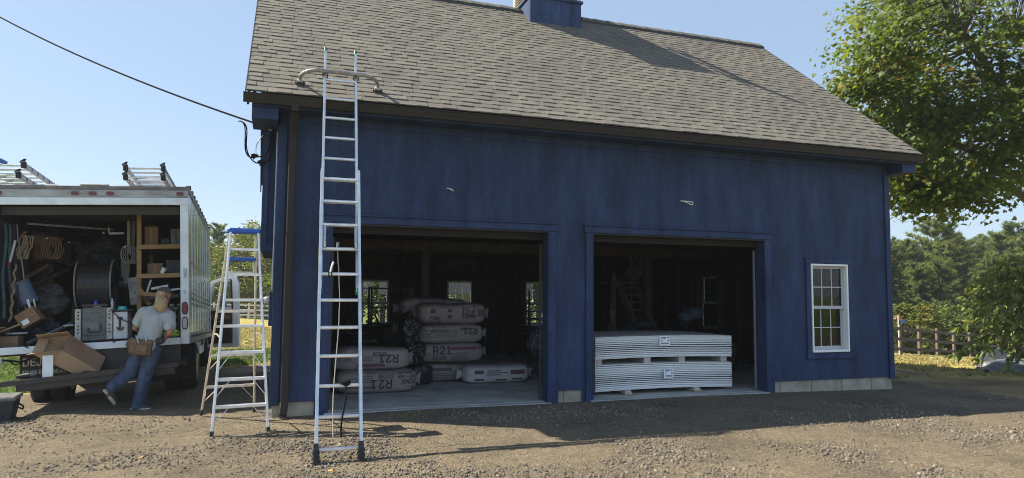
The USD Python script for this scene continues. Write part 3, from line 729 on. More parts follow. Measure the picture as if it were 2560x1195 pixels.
# ridge cap pieces
for s in (-1, 1):
    for x0, x1 in ((-.41, CX[0] - .005), (CX[1] + .005, 10.47)):
        mb = MB(); mb.prism([(RIDGE_Y + s * .13, roof_z(RIDGE_Y + .13) + .004), (RIDGE_Y + s * .002, roof_z(RIDGE_Y) + .004), (RIDGE_Y + s * .002, roof_z(RIDGE_Y) + .050), (RIDGE_Y + s * .13, roof_z(RIDGE_Y + .13) + .050)][::s], (x0, 0, 0), (0, 1, 0), (0, 0, 1), (1, 0, 0), x1 - x0); mb.build('ridge_vent', M['black'], barn, world=True)
x = -.41
while x < 10.45:
    if not (CX[0] - .33 < x < CX[1] + .0):
        mb = MB(); rz = roof_z(RIDGE_Y) + .052
        for s in (-1, 1):
            d = np.array([0, s * cosp * .15, -SL * cosp * .15]); o = np.array([x, RIDGE_Y, rz]); e = np.array([min(.33, 10.475 - x), 0, 0]); n_ = np.array([0, 0, .022])
            a8 = [o, o + e, o + e + d, o + d, o + n_, o + e + n_ * .4, o + e + d + n_ * .4, o + d + n_]
            mb.hexa(a8)
        p = mb.build('ridge_cap', M['shingle'], barn, world=True); set_tone(p, np.full(16, gs.uniform(.0, .25)))
    x += .30
mb = MB()
for s in (-1, 1):   # drip edge along the rakes
    xx = -.418 if s < 0 else 10.476
    mb = MB(); mb.prism([(-.365, roof_z(-.365) - .035), (RIDGE_Y, roof_z(RIDGE_Y) - .035), (RIDGE_Y, roof_z(RIDGE_Y) + .012), (-.365, roof_z(-.365) + .012)], (xx, 0, 0), (0, 1, 0), (0, 0, 1), (1, 0, 0), .012)
    mb.build('drip_edge', M['brown_metal'], barn, world=True)

# cupola: boarded base, cream louvres, small roof, vane
cup = UsdGeom.Xform.Define(stage, str(barn.GetPath()) + '/cupola').GetPrim(); tag(cup, 'blue boarded cupola with cream louvres on the ridge')
cb = lambda nm, mb, mt: obj(nm, mb.mesh(), M[mt], cup, world=True)
cx0, cx1, cy0, cy1 = CX[0], CX[1], CYF, 2 * RIDGE_Y - CYF
ZB = 7.40
M['cup_blue'] = navy('cupola_blue', 1.45)
nb = 5
for j in range(nb):
    a, b = cx0 + (cx1 - cx0) * j / nb, cx0 + (cx1 - cx0) * (j + 1) / nb
    for y0, y1 in ((cy0, cy0 + .03), (cy1 - .03, cy1)):
        mb = MB(); mb.box((a + .003, y0, 6.6), (b - .003, y1, ZB)); cb('board', mb, 'cup_blue')
    a, b = cy0 + .031 + (cy1 - cy0 - .062) * j / nb, cy0 + .031 + (cy1 - cy0 - .062) * (j + 1) / nb
    for x0, x1 in ((cx0, cx0 + .03), (cx1 - .03, cx1)):
        mb = MB(); mb.box((x0, a + .003, 6.6), (x1, b - .003, ZB)); cb('board', mb, 'cup_blue')
mb = MB(); mb.box((cx0 + .02, cy0 + .02, 6.6), (cx1 - .02, cy1 - .02, ZB - .01)); cb('core', mb, 'black')
mb = MB(); mb.add(cbox((cx0 - .035, cy0 - .035, ZB + .001), (cx1 + .035, cy1 + .035, ZB + .055), .008)); cb('base_cap', mb, 'cup_blue')
M['cream'] = pm('cream_louvre_paint', (0.62, 0.57, 0.45), 0.6)
ZL = 8.16
for px_, py_ in ((cx0, cy0), (cx1 - .09, cy0), (cx0, cy1 - .09), (cx1 - .09, cy1 - .09)):
    mb = MB(); mb.add(cbox((px_, py_, ZB + .056), (px_ + .09, py_ + .09, ZL), .005)); cb('corner_post', mb, 'cream')
for j in range(11):
    z = ZB + .09 + j * .06
    for y, s in ((cy0 + .05, 1), (cy1 - .05, -1)):
        mb = MB(); mb.bar((cx0 + .091, y, z), (cx1 - .091, y, z), .07, .010, upv=(0, -.62 * s, .78)); cb('louvre', mb, 'cream')
    for xx, s in ((cx0 + .05, 1), (cx1 - .05, -1)):
        mb = MB(); mb.bar((xx, cy0 + .091, z), (xx, cy1 - .091, z), .07, .010, upv=(-.62 * s, 0, .78)); cb('louvre', mb, 'cream')
mb = MB(); mb.box((cx0 + .1, cy0 + .1, ZB + .06), (cx1 - .1, cy1 - .1, ZL)); cb('inner_screen', mb, 'black')
mb = MB(); mb.add(cbox((cx0 - .10, cy0 - .10, ZL + .001), (cx1 + .10, cy1 + .10, ZL + .07), .01)); cb('eave_band', mb, 'cream')
cxm, cym = (cx0 + cx1) / 2, RIDGE_Y
rings = [np.array([(cxm + s * q, cym + t * q, z) for s, t in ((-1, -1), (1, -1), (1, 1), (-1, 1))]) for q, z in ((.72, ZL + .072), (.45, ZL + .30), (.22, ZL + .62), (.02, ZL + 1.0))]
mb = MB(); mb.loft(rings); cb('cap_roof', mb, 'brown_metal')
mb = MB(); mb.cyl((cxm, cym, ZL + .98), (cxm, cym, ZL + 1.42), .018); mb.bar((cxm + .02, cym + .40, ZL + 1.10), (cxm - .02, cym - .50, ZL + 1.10), .03, .04)
mb.prism([(-.45, -.04), (-.28, .02), (-.12, .05), (.10, .05), (.26, .20), (.36, .22), (.34, .10), (.22, -.04), (.20, -.24), (.14, -.24), (.12, -.08), (-.18, -.08), (-.22, -.24), (-.28, -.24), (-.28, -.06)], (cxm - .01, cym - .05, ZL + 1.36), (0, -1.35, 0), (0, 0, 1.35), (1, 0, 0), .02)
cb('weathervane', mb, 'rust_black')

# bay on the left end wall, meter, wire stubs
mb = MB(); mb.add(cbox((-.185, .30, 2.10), (-.001, 2.6, 4.3), .004)); mb.build('wall_bay', M['navy'], barn, world=True)
mb = MB(); mb.box((-.195, .275, 2.10), (-.125, .299, 3.90)); mb.build('bay_corner_board', M['navy_trim'], barn, world=True)
mb = MB(); mb.box((-.124, .277, 2.10), (-.024, .299, 2.19)); mb.build('bay_bottom_trim', M['navy_trim'], barn, world=True)
mb = MB(); mb.add(cbox((-.068, .32, 1.13), (-.001, .68, 1.58), .008)); mb.build('meter_box', M['navy_trim'], barn, world=True)
mb = MB(); mb.cyl((-.068, .5, 1.455), (-.10, .5, 1.455), .062, n=18); mb.cyl((-.10, .5, 1.455), (-.135, .5, 1.455), .055, .045, n=18); mb.build('electric_meter', M['galv'], barn, world=True)
mb = MB(); mb.tube([(-.03, .25, 3.66), (-.03, .25, 1.6)], .013, 8); mb.build('conduit', M['galv'], barn, world=True)
t = np.linspace(0, 1, 14)
mb = MB(); mb.tube(np.stack([2.19 + .085 * t, -.006 - .05 * np.sin(t * 3.1), 3.004 - .03 * t], 1), .009, 6); mb.build('wire_stub', M['wire_pale'], barn, world=True)
q = np.linspace(0, 1, 24)
loop = np.stack([5.885 + .20 * np.where(q < .5, q * 2, 2 - q * 2) + .01 * np.sin(9 * q), -.012 - .05 * np.sin(q * 3.14), 3.012 - .05 * np.sin(q * 3.14) ** 2 * np.where(q < .5, .25, 1.15) + .004], 1)
mb = MB(); mb.tube(loop, .0075, 6); mb.build('wire_stub', M['wire_pale'], barn, world=True)
# ------------------------------------------------------------------ extension ladder leaning on the eave
EL = thing('extension_ladder', 'tall aluminium extension ladder leaning on the barn gutter', 'ladder', (.61, -2.34, 0))
KL = .481
ld = unit((0.021, KL, 1.0)); ln = unit(np.cross((1, 0, 0), ld)) * 1.0    # ld up the ladder, ln towards the viewer side or back
if ln[1] > 0: ln = -ln
L0 = np.array([.612, -2.47, .02])
lp = lambda a, s, n=0.0: L0 + np.array([a, 0, 0]) + ld * s + ln * n


def rail(a, s0, s1, n, w=.028, d=.075, side=1):
    """channel-shaped side rail"""
    mb = MB(); X = np.array([1.0, 0, 0])
    q = [(-w / 2, -d / 2), (w / 2, -d / 2), (w / 2, d / 2), (-w / 2, d / 2), (-w / 2, d / 2 - .006), (w / 2 - .007, d / 2 - .006), (w / 2 - .007, -d / 2 + .006), (-w / 2, -d / 2 + .006)]
    q = [(x * side, y) for x, y in q]
    if side < 0: q = q[::-1]
    poly = Polygon(q)
    mb.prism(poly, lp(a, s0, n), X, ln, ld, s1 - s0)
    return mb


SB, SF0, SF1 = 3.28, 1.80, 5.20
nF = -.045
for s, a in ((-1, -.205), (1, .205)):
    rail(a, .03, SB, 0, side=s).build('base_rail', M['alu'], EL, world=True)
    rail(a * .93, SF0, SF1, nF - .035, w=.026, d=.066, side=s).build('fly_rail', M['alu'], EL, world=True)
    mb = MB(); mb.add(cbox((-.017, -.037, -.017), (.017, .037, .04), .005)); m = mb.mesh(); m.vertices = lp(a * .93, SF0 - .03, nF - .035) + m.vertices[:, :1] * [1, 0, 0] + m.vertices[:, 1:2] * ln + m.vertices[:, 2:] * ld
    obj('rail_end_cap', m, M['green_plastic'], EL, world=True)
    mb = MB(); mb.add(cbox((-.016, -.036, 0), (.016, .036, .06), .005)); m = mb.mesh(); m.vertices = lp(a * .93, SF1 - .01, nF - .035) + m.vertices[:, :1] * [1, 0, 0] + m.vertices[:, 1:2] * ln + m.vertices[:, 2:] * ld
    obj('rail_end_cap', m, M['green_plastic'], EL, world=True)
    ft = MB()
    for j in range(6):
        z = .012 + j * .021; w_ = .026 if j % 2 else .034
        ft.add(cbox(L0 + [a - w_, -.055 + z * .45, z - .016], L0 + [a + w_, .055 + z * .45, z + .006], .003))
    ft.bar(L0 + [a, .0, .02], L0 + [a, .05, .16], .045, .06, upv=(0, 1, 0))
    ft.build('foot', M['rubber'], EL, world=True)
    mb = MB(); mb.bar(lp(a * .80, 2.28, .02), lp(a * .80, 2.50, .05), .022, .05, upv=ln); mb.bar(lp(a * .80, 2.30, .05), lp(a * .80, 2.22, .075), .02, .02, upv=ln); mb.build('rung_lock', M['galv'], EL, world=True)
for k in range(16):
    s = .115 + .3048 * k
    if s < SB - .05:
        mb = MB(); mb.bar(lp(-.193, s), lp(.193, s), .034, .034, upv=(0, 0, 1), ch=.009); mb.build('rung', M['alu'], EL, world=True)
    if SF0 < s < SF1 - .1:
        mb = MB(); mb.bar(lp(-.18, s + .040, nF - .035), lp(.18, s + .040, nF - .035), .034, .032, upv=(0, 0, 1), ch=.009); mb.build('rung', M['alu'], EL, world=True)
# stand-off bar lashed on near the top: bar across, arms out, bent to the roof
st = 4.80
c0 = lp(0, st, nF + .035)
mb = MB(); mb.bar(c0 + [-.30, 0, 0], c0 + [.30, 0, 0], .045, .045, upv=ld, ch=.01); mb.build('standoff_crossbar', M['standoff'], EL, world=True)
for s in (-1, 1):
    q = np.linspace(0, 1, 16)
    tip = np.array([.705 + s * .49, -.135, roof_z(-.135) + .09])
    p0 = c0 + [s * .26, 0, 0]
    path = [p0 + np.array([s * .24 * math.sin(t * 1.57), 0, 0]) + (tip - p0 - np.array([s * .24, 0, 0])) * (1 - math.cos(t * 1.57)) for t in q]
    mb = MB(); mb.tube(path, .024, 9); mb.build('standoff_arm', M['standoff'], EL, world=True)
    mb = MB(); mb.add(cbox((-.065, -.03, 0), (.065, .03, .022), .006)); m = mb.mesh(); m.vertices = np.array([tip[0], tip[1], roof_z(tip[1]) + .024]) + m.vertices[:, :1] * [1, 0, 0] + m.vertices[:, 1:2] * sdir + m.vertices[:, 2:] * ndir
    obj('standoff_pad', m, M['rubber'], EL, world=True)
    mb = MB(); mb.bar(tip + [-.035, 0, -.045], tip + [.035, 0, -.045], .05, .06, upv=ndir); mb.build('standoff_bracket', M['alu_dull'], EL, world=True)
    for e in range(3):
        a_ = s * .19; th = np.linspace(0, 6.28, 15); r_ = .045
        pth = [lp(a_, st - .03 + .03 * e + .02 * math.sin(t * 2), nF - .02) + np.array([.035 * math.cos(t), 0, 0]) + ln * r_ * math.sin(t) for t in th]
        mb = MB(); mb.tube(pth, .005, 5); mb.build('lashing_wire', M['wire'], EL, world=True)
q = np.linspace(0, 1, 40)
ropep = [lp(-.012 + .035 * math.sin(5 * t), 2.22 - 2.0 * t, .03) * (1 - t * .0) for t in q]
rp_ = np.array([np.array([p[0], -1.33 - .95 * t ** 1.5, 2.06 - 1.86 * t]) for p, t in zip(ropep, q)])
mb = MB(); mb.tube(rp_, .0055, 5); mb.build('pull_rope', M['cord_grey'], EL, world=True)
mb = MB(); mb.tube([rp_[0] + [0, .0, .0], rp_[0] + [.004, 0, .07]], .016, 8); mb.build('rope_pulley', M['galv'], EL, world=True)
k2 = np.array([lp(.055 + .012 * math.sin(t * 6) - .035 * t, .115 + .3048 * 2 - .52 * t, .05 + .02 * math.sin(t * 3)) for t in np.linspace(0, 1, 18)])
mb = MB(); mb.tube(k2, .009, 6); mb.build('tied_rope_end', M['wire'], EL, world=True)
kn = MB(); kn.add(tmesh(blob(5, .034, 2, .3, 2, (1.5, .9, .9)).vertices + lp(.06, .115 + .3048 * 2 + .015, .03), blob(5, 1, 2).faces)); kn.build('rope_knot', M['wire'], EL, world=True)
q = np.linspace(0, 6.28, 20)
for dz in (0, .03):
    pth = [lp(-.115 + dz, .115 + .3048 * 6, 0) + np.array([0, 0, 0]) + ln * .026 * math.cos(t) + ld * .026 * math.sin(t) for t in q]
    mb = MB(); mb.tube(pth, .006, 5); mb.build('rope_hitch', M['wire'], EL, world=True)
mb = MB(); mb.tube([lp(-.1, 1.95, .03), lp(-.085, 2.02, .045), lp(-.07, 2.06, .05)], .011, 6); mb.build('hook', M['white_metal'], EL, world=True)

# ------------------------------------------------------------------ stepladder
SLX = thing('step_ladder', 'aluminium stepladder with blue cap standing open beside the barn corner', 'stepladder', (-.33, -.25, 0))
lx, ly = np.array([.989, .149, 0]), np.array([-.149, .989, 0])
o = np.array([-.305, -.905, 0])
sp = lambda a, b, z: o + lx * a + ly * b + np.array([0, 0, z])
HC = 2.30
capb = .42
ftop, fbot = .150, .292
fr_ = lambda t, s: sp(s * (fbot + (ftop - fbot) * t), .02 + (capb - .07 - .02) * t, .02 + (HC - .06) * t)
rbot, rtop = .312, .150
zr = .05
re_ = lambda t, s: sp(s * (rbot + (rtop - rbot) * t), 1.40 + (capb + .09 - 1.40) * t, zr * (1 - t) + (HC - .06) * t)
for s in (-1, 1):
    mb = MB(); mb.bar(fr_(0.01, s), fr_(1, s), .026, .068, upv=ly, ch=.004); mb.build('front_rail', M['alu'], SLX, world=True)
    mb = MB(); mb.bar(re_(0.01, s), re_(1, s), .024, .045, upv=ly, ch=.004); mb.build('rear_rail', M['alu_warm'], SLX, world=True)
    mb = MB(); mb.bar(fr_(-.012, s), fr_(.02, s), .038, .08, upv=ly); mb.build('foot', M['rubber'], SLX, world=True)
    mb = MB(); mb.bar(re_(-.012, s), re_(.02, s), .034, .056, upv=ly); mb.build('foot', M['rubber'], SLX, world=True)
    mb = MB(); mid_ = (fr_(.46, s) + re_(.46, s)) / 2 + [0, 0, .02]; mb.bar(fr_(.46, s), mid_, .005, .022, upv=(0, 0, 1)); mb.bar(mid_, re_(.46, s), .005, .022, upv=(0, 0, 1)); mb.build('spreader', M['alu_warm'], SLX, world=True)
tz = [(.3048 * (k + 1)) / (HC + .04) for k in range(7)]
for k, t in enumerate(tz):
    mb = MB(); a, b = fr_(t, -1) + lx * .012, fr_(t, 1) - lx * .012
    mb.bar(a, b, .085, .030, upv=(0, 0, 1), ch=.004); mb.build('step', M['alu'], SLX, world=True)
    if k in (0, 1, 2):
        for s in (-1, 1):
            mb = MB(); mb.bar(fr_(t - .015, s) * .42 + fr_(t - .015, -s) * .58 if False else fr_(t, s) + (fr_(t, -s) - fr_(t, s)) * .26 - [0, 0, .016], fr_(t - .088, s), .006, .026, upv=ly); mb.build('step_brace', M['alu'], SLX, world=True)
for k, t in enumerate((.15, .335, .50, .585, .80)):
    mb = MB(); mb.bar(re_(t, -1), re_(t, 1), .03, .032, upv=(0, 0, 1), ch=.003); mb.build('rear_bar', M['alu_warm'], SLX, world=True)
    if k in (0, 1):
        for s in (-1, 1):
            mb = MB(); mb.bar(re_(t, s) + (re_(t, -s) - re_(t, s)) * .28, re_(t - .09, s), .005, .024, upv=ly); mb.build('rear_brace', M['alu_warm'], SLX, world=True)
cp = MB()
cc = cbox((-.178, -.11, -.045), (.178, .12, .010), .012); cc.vertices = sp(0, capb, HC) + cc.vertices[:, :1] * lx + cc.vertices[:, 1:2] * ly + cc.vertices[:, 2:] * [0, 0, 1]; cp.add(cc)
cp.build('top_cap', M['blue_plastic'], SLX, world=True)
tr = MB(); cc = cbox((-.165, -.15, -.02), (.165, .15, .02), .008); tc_ = sp(0, capb + .26, HC - .34); cc.vertices = tc_ + cc.vertices[:, :1] * lx + cc.vertices[:, 1:2] * ly + cc.vertices[:, 2:] * [0, 0, 1]; tr.add(cc)
tr.build('paint_shelf', M['blue_plastic'], SLX, world=True)
for s in (-1, 1):
    mb = MB(); mb.bar(tc_ + lx * s * .16 + ly * .12, re_(.74, s), .006, .024, upv=(0, 0, 1)); mb.build('shelf_arm', M['alu_warm'], SLX, world=True)

# ------------------------------------------------------------------ box truck, built in its own frame (it stands on the slope)
T0 = np.array([-1.159, 2.036, .795]); tps, trl, tpt = math.radians(1.59), math.radians(2.854), math.radians(-2.58)
_a = np.array([math.cos(tps), math.sin(tps), 0]); _b = np.array([-math.sin(tps), math.cos(tps), 0]); _z = np.array([0, 0, 1.])
_a2 = _a * math.cos(trl) + _z * math.sin(trl); _z2 = np.cross(_a2, _b); _b2 = _b * math.cos(tpt) + _z2 * math.sin(tpt); TR = np.array([_a2, _b2, np.cross(_a2, _b2)])
tw = lambda p: T0 + np.asarray(p, float) @ TR


def tb(mb, name, mat, parent, smooth=False, **kw):
    m = mb.mesh() if hasattr(mb, 'mesh') else mb.copy()
    m.vertices = tw(m.vertices); return obj(name, m, M[mat] if isinstance(mat, str) else mat, parent, smooth=smooth, world=True, **kw)


def B(lo, hi, ch=0.0):
    return MB().add(cbox(lo, hi, ch)) if ch else MB().box(lo, hi)


W_, LBOX, HB = 2.5, 5.44, 2.339
trk = thing('box_truck', 'white box truck with open rear, ladders on its roof and cab door open', 'truck', tw((-1.25, 1.3, -.80)))
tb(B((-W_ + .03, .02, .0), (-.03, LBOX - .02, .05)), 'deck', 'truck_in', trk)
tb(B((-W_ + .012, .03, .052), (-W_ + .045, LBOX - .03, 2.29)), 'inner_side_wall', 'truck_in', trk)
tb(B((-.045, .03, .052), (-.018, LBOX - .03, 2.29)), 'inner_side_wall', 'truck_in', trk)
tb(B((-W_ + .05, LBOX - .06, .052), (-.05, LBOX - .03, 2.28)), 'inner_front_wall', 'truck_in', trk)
tb(B((-W_ + .01, .03, 2.295), (-.01, LBOX, 2.33)), 'roof_panel', 'lip', trk)
tb(B((-W_ + .002, LBOX + .001, 0), (-.002, LBOX + .03, 2.33)), 'front_wall', 'truck_white', trk)
tb(B((-W_, .03, .02), (-W_ + .01, LBOX, 2.29)), 'left_side_panel', 'truck_white', trk)
ns = 9
for k in range(ns):
    b0, b1 = .035 + (LBOX - .06) * k / ns, .035 + (LBOX - .06) * (k + 1) / ns
    p = MB(); p.box((-.017, b0, .16), (-.004 - .002 * (k % 2), b1 - .004, 2.25)); tb(p, 'side_panel', 'truck_alu', trk)
    s = MB(); s.box((-.004, b1 - .035, .165), (.001, b1 - .006, 2.245)); tb(s, 'side_rib', 'truck_alu', trk)
    rv = MB()
    for z in np.arange(.2, 2.22, .085):
        rv.box((.0012, b1 - .028, z), (.005, b1 - .014, z + .014))
    tb(rv, 'rivet_row', 'alu_dull', trk, kind='stuff')
    for z in (.58, .66, .74, 1.22):
        q = MB(); q.add(cbox((-.003, b0 + .02, z), (.007, b1 - .05, z + .035), .003)); tb(q, 'pressed_bead', 'truck_alu', trk)
tb(B((-.03, .03, 2.252), (.012, LBOX, 2.318), .006), 'top_rail', 'alu_dull', trk)
tb(B((-.03, .035, .0), (.012, LBOX, .156), .006), 'bottom_rail', 'alu_dull', trk)
sl = MB()
for b in np.arange(.10, LBOX - .1, .115):
    sl.box((.0125, b, .085), (.0145, b + .06, .118))
tb(sl, 'rail_slots', 'black', trk, kind='stuff')
for k in range(12):
    b = .16 + k * .44; tb(B((-.055, b, 2.319), (.022, b + .07, 2.385), .006), 'roof_bow_end', 'lip', trk)
tb(B((-W_, -.012, 2.285), (.0, .028, 2.338), .006), 'rear_lip', 'lip', trk)
tb(B((-W_ + .002, -.006, 2.17), (-.002, .029, 2.284), .004), 'rear_header', 'header_dirty', trk)
tb(B((-W_ + .002, -.010, 2.062), (-.002, .029, 2.168), .004), 'door_head_rail', 'truck_white', trk)
for k, x0 in enumerate((-2.30, -1.92, -.98, -.62)):
    tb(B((x0, .05, 2.339), (x0 + .22, .16, 2.358 + .006 * (k % 2)), .004), 'roof_strap', 'alu_dull', trk)
tb(B((-1.42, .0, 2.339), (-1.05, .22, 2.372), .012), 'roof_vent', 'pale_metal', trk)
for x0, x1 in ((-W_, -W_ + .115), (-.115, .0)):
    tb(B((x0, -.012, .002), (x1, .03, 2.061), .005), 'rear_post', 'truck_white', trk)
tb(B((-W_ + .116, -.025, .002), (-.116, .028, .100), .004), 'rear_sill', 'chipped', trk)
def oval(cx, cz, w, h, b, th=.02, n=18):
    t = np.arange(n) / n * 6.2832
    e = .7
    q = [(cx + w / 2 * math.copysign(abs(math.cos(x)) ** e, math.cos(x)), cz + h / 2 * math.copysign(abs(math.sin(x)) ** e, math.sin(x))) for x in t]
    mb = MB(); mb.prism(q, (0, b, 0), (1, 0, 0), (0, 0, 1), (0, -1, 0), th); return mb
for x in (-2.385, -1.468, -1.25, -1.03, -.115):
    tb(oval(x, 2.228, .098, .052, -.006, .014), 'marker_lamp', 'red_dull', trk)
for x in (-W_ + .058, -.058):
    tb(oval(x, .522, .084, .185, -.012, .008), 'lamp_bezel', 'rubber', trk); tb(oval(x, .522, .066, .165, -.021, .012), 'tail_lamp', 'red_lens', trk)
    tb(oval(x, .305, .084, .185, -.012, .008), 'lamp_bezel', 'rubber', trk); tb(oval(x, .305, .062, .155, -.021, .012), 'reverse_lamp', 'clear_lens', trk)
tb(B((-.075, -.02, 1.02), (-.03, -.013, 1.11), .002), 'latch_plate', 'galv', trk); tb(B((-.065, -.03, .98), (-.042, -.013, 1.03), .003), 'latch_pin', 'galv', trk)
tb(B((-.075, -.017, .74), (-.045, -.013, .79), .002), 'latch_plate', 'galv', trk)
# rolled-up door at the top of the opening
rd = MB()
for k in range(5):
    rd.add(cbox((-W_ + .12, .10 + .0 * k, 1.93 + .0 * k), (-.12, .13, 2.055), .006)) if k == 0 else rd.add(cbox((-W_ + .12, .14 + .34 * (k - 1), 2.03), (-.12, .46 + .34 * (k - 1), 2.055), .006))
tb(rd, 'rolled_door', 'rust_black', trk)
# frame, axle, wheels
for x in (-1.68, -.88):
    tb(B((x, .1, -.26), (x + .08, LBOX + 2.0, -.03)), 'chassis_rail', 'rust_black', trk)
for k in range(9):
    tb(B((-W_ + .03, .15 + k * .6, -.028), (-.03, .22 + k * .6, -.002)), 'cross_member', 'rust_black', trk)
ax_ = MB(); ax_.cyl((-2.2, 1.3, -.40), (-.05, 1.3, -.40), .065, n=12); ax_.add(tmesh(blob(3, .19, 2, .05).vertices + [-1.2, 1.3, -.40], blob(3, 1, 2).faces)); tb(ax_, 'rear_axle', 'rust_black', trk)
def tyre(a0, a1, b, c, r, name='wheel'):
    x = UsdGeom.Xform.Define(stage, numbered(str(trk.GetPath()), name)).GetPrim()
    w = (a1 - a0); n = 32; mb = MB(); t = np.arange(n) / n * 6.2832
    prof_ = [(a0, r * .62), (a0 - .004, r * .80), (a0 + .012, r * .95), (a0 + .04, r), (a1 - .04, r), (a1 - .012, r * .95), (a1 + .004, r * .80), (a1, r * .62)]
    rings = [np.array([(u, b + q * math.cos(s), c + q * math.sin(s)) for s in t]) for u, q in prof_]
    mb.loft(rings, cap=True); tb(mb, 'tyre', 'tyre', x)
    g_ = MB()
    for u in (a0 + w * .3, a0 + w * .5, a0 + w * .7):
        ring = [np.array([(u + du, b + rr * math.cos(s), c + rr * math.sin(s)) for s in t]) for du, rr in ((-.006, r + .001), (-.006, r + .004), (.006, r + .004), (.006, r + .001))]
        g_.loft(ring, cap=False)
    tb(g_, 'tread_rib', 'rubber', x)
    h = MB(); h.cyl((a1 + .004, b, c), (a1 - .05, b, c), r * .56, r * .40, n=20); tb(h, 'rim', 'galv', x)
for a0 in (-2.235, -1.975, -.455, -.215):
    tyre(a0, a0 + .222, 1.30, -.405, .395)
for a0 in (-2.10, -.36):
    tyre(a0, a0 + .23, 7.55, -.44, .39, 'front_wheel')
# mud flaps with their lettering
for x0, x1 in ((-2.31, -1.70), (-.62, -.03)):
    tb(B((x0, .80, -.56), (x1, .812, -.035)), 'mud_flap', 'rubber', trk)
def text_on(parent, txt, h, o, mat, bold=True, ax=(1, 0, 0), az=(0, 0, 1), n=(0, -1, 0), width=None, name='lettering', depth=.002, slant=0.0):
    m = meshkit.text_mesh(txt, h, depth, bold)
    if width:
        m.vertices[:, 0] *= width / max(1e-6, m.bounds[1, 0])
    ax, az, n = (np.asarray(q, float) for q in (ax, az, n))
    m.vertices[:, 0] += slant * m.vertices[:, 1]
    m.vertices = np.asarray(o, float) + m.vertices[:, :1] * ax + m.vertices[:, 1:2] * az + m.vertices[:, 2:] * n
    return m
ins = UsdGeom.Xform.Define(stage, str(trk.GetPath()) + '/flap_print').GetPrim()
for txt, h, z, w in (('DEJANA', .115, -.20, .53), ('TRUCK EQUIPMENT', .062, -.325, .55)):
    tb(text_on(None, txt, h, (-2.285, .799, z), None, width=w), 'lettering', 'letter_white', ins)
tb(text_on(None, 'SUPREME', .085, (-.56, .799, -.335), None, width=.46, slant=.25), 'lettering', 'letter_grey', ins)
sw = MB()
spts = [(-.20, -.10), (-.345, -.10), (-.365, -.13), (-.35, -.155), (-.26, -.165), (-.245, -.195), (-.27, -.225), (-.40, -.225)]
for p, q in zip(spts[:-1], spts[1:]):
    sw.bar((p[0], .797, p[1]), (q[0], .797, q[1]), .003, .016, upv=(0, 0, 1) if abs(p[0] - q[0]) > .03 else (1, 0, 0))
tb(sw, 'emblem', 'letter_grey', ins)
# rear step bumper, drooping to the left, with its hitch plate
bu = lambda x: -.245 - .047 * (x + .15) * -1 if False else -.238 + .048 * (x + .15)
mb = MB(); mb.hexa([(-2.2, -.42, bu(-2.2) - .065), (-.12, -.42, bu(-.12) - .065), (-.12, -.12, bu(-.12) - .065), (-2.2, -.12, bu(-2.2) - .065), (-2.2, -.42, bu(-2.2)), (-.12, -.42, bu(-.12)), (-.12, -.12, bu(-.12)), (-2.2, -.12, bu(-2.2))]); tb(mb, 'step_bumper', 'rust_black', trk)
mb = MB(); mb.hexa([(-2.03, -.40, bu(-2) - .15), (-.16, -.40, bu(-.2) - .15), (-.16, -.30, bu(-.2) - .15), (-2.03, -.30, bu(-2) - .15), (-2.03, -.40, bu(-2) - .066), (-.16, -.40, bu(-.2) - .066), (-.16, -.30, bu(-.2) - .066), (-2.03, -.30, bu(-2) - .066)]); tb(mb, 'bumper_beam', 'rust_black', trk)
mb = MB(); mb.prism([(-1.42, -.42), (-.80, -.39), (-.95, -.55), (-1.08, -.60), (-1.22, -.58)], (0, -.20, 0), (1, 0, 0), (0, 0, 1), (0, 1, 0), .02); tb(mb, 'hitch_plate', 'rust_black', trk)
for x in (-1.75, -1.30, -.85, -.4):
    tb(B((x, -.36, bu(x) + .002), (x + .07, -.06, bu(x) + .02) if x > -1.6 else (x + .12, -.33, -.03)), 'bumper_bracket', 'rust_black' if x > -1.6 else 'truck_white', trk)
tb(B((-1.50, .03, -.30), (-.12, .06, -.002)), 'rear_frame_plate', 'black', trk)
# work lamp on a stalk at the left end
mb = MB(); mb.cyl((-2.30, -.22, -.08), (-2.30, -.30, -.08), .075, .085, n=20); tb(mb, 'lamp_shell', 'pale_metal', trk)
mb = MB(); mb.cyl((-2.30, -.302, -.08), (-2.30, -.31, -.08), .07, n=20); tb(mb, 'lamp_lens', 'clear_lens', trk)
mb = MB(); mb.tube([(-2.24, -.25, -.06), (-2.12, -.25, -.075), (-2.03, -.2, -.10), (-1.9, -.1, -.05)], .014, 7); mb.tube([(-2.16, -.25, -.07), (-2.08, -.26, -.13), (-2.02, -.22, -.11)], .01, 6); tb(mb, 'lamp_stalk', 'wire', trk)
# cab ahead of the box, its right door open
cabp = [(5.75, -.38), (7.75, -.38), (8.9, -.36), (8.95, .25), (8.6, .42), (7.55, .55), (7.05, 1.22), (6.8, 1.30), (5.85, 1.30), (5.75, 1.2)]
mb = MB(); mb.prism(cabp, (-2.3, 0, 0), (0, 1, 0), (0, 0, 1), (1, 0, 0), 2.05); tb(mb, 'cab', 'truck_white', trk)
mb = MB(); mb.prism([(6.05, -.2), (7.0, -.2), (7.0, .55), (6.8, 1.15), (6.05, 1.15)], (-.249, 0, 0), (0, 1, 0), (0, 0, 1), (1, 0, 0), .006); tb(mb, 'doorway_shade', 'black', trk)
hb, he = np.array([-.16, 7.02, 0]), np.array([.545, 6.62, 0])
dx_ = unit(he - hb); dn_ = np.array([dx_[1], -dx_[0], 0.])
if dn_[1] > 0: dn_ = -dn_
DL = np.linalg.norm(he - hb)
door = UsdGeom.Xform.Define(stage, str(trk.GetPath()) + '/cab_door').GetPrim(); tag(door, 'open white cab door with dark inner trim')
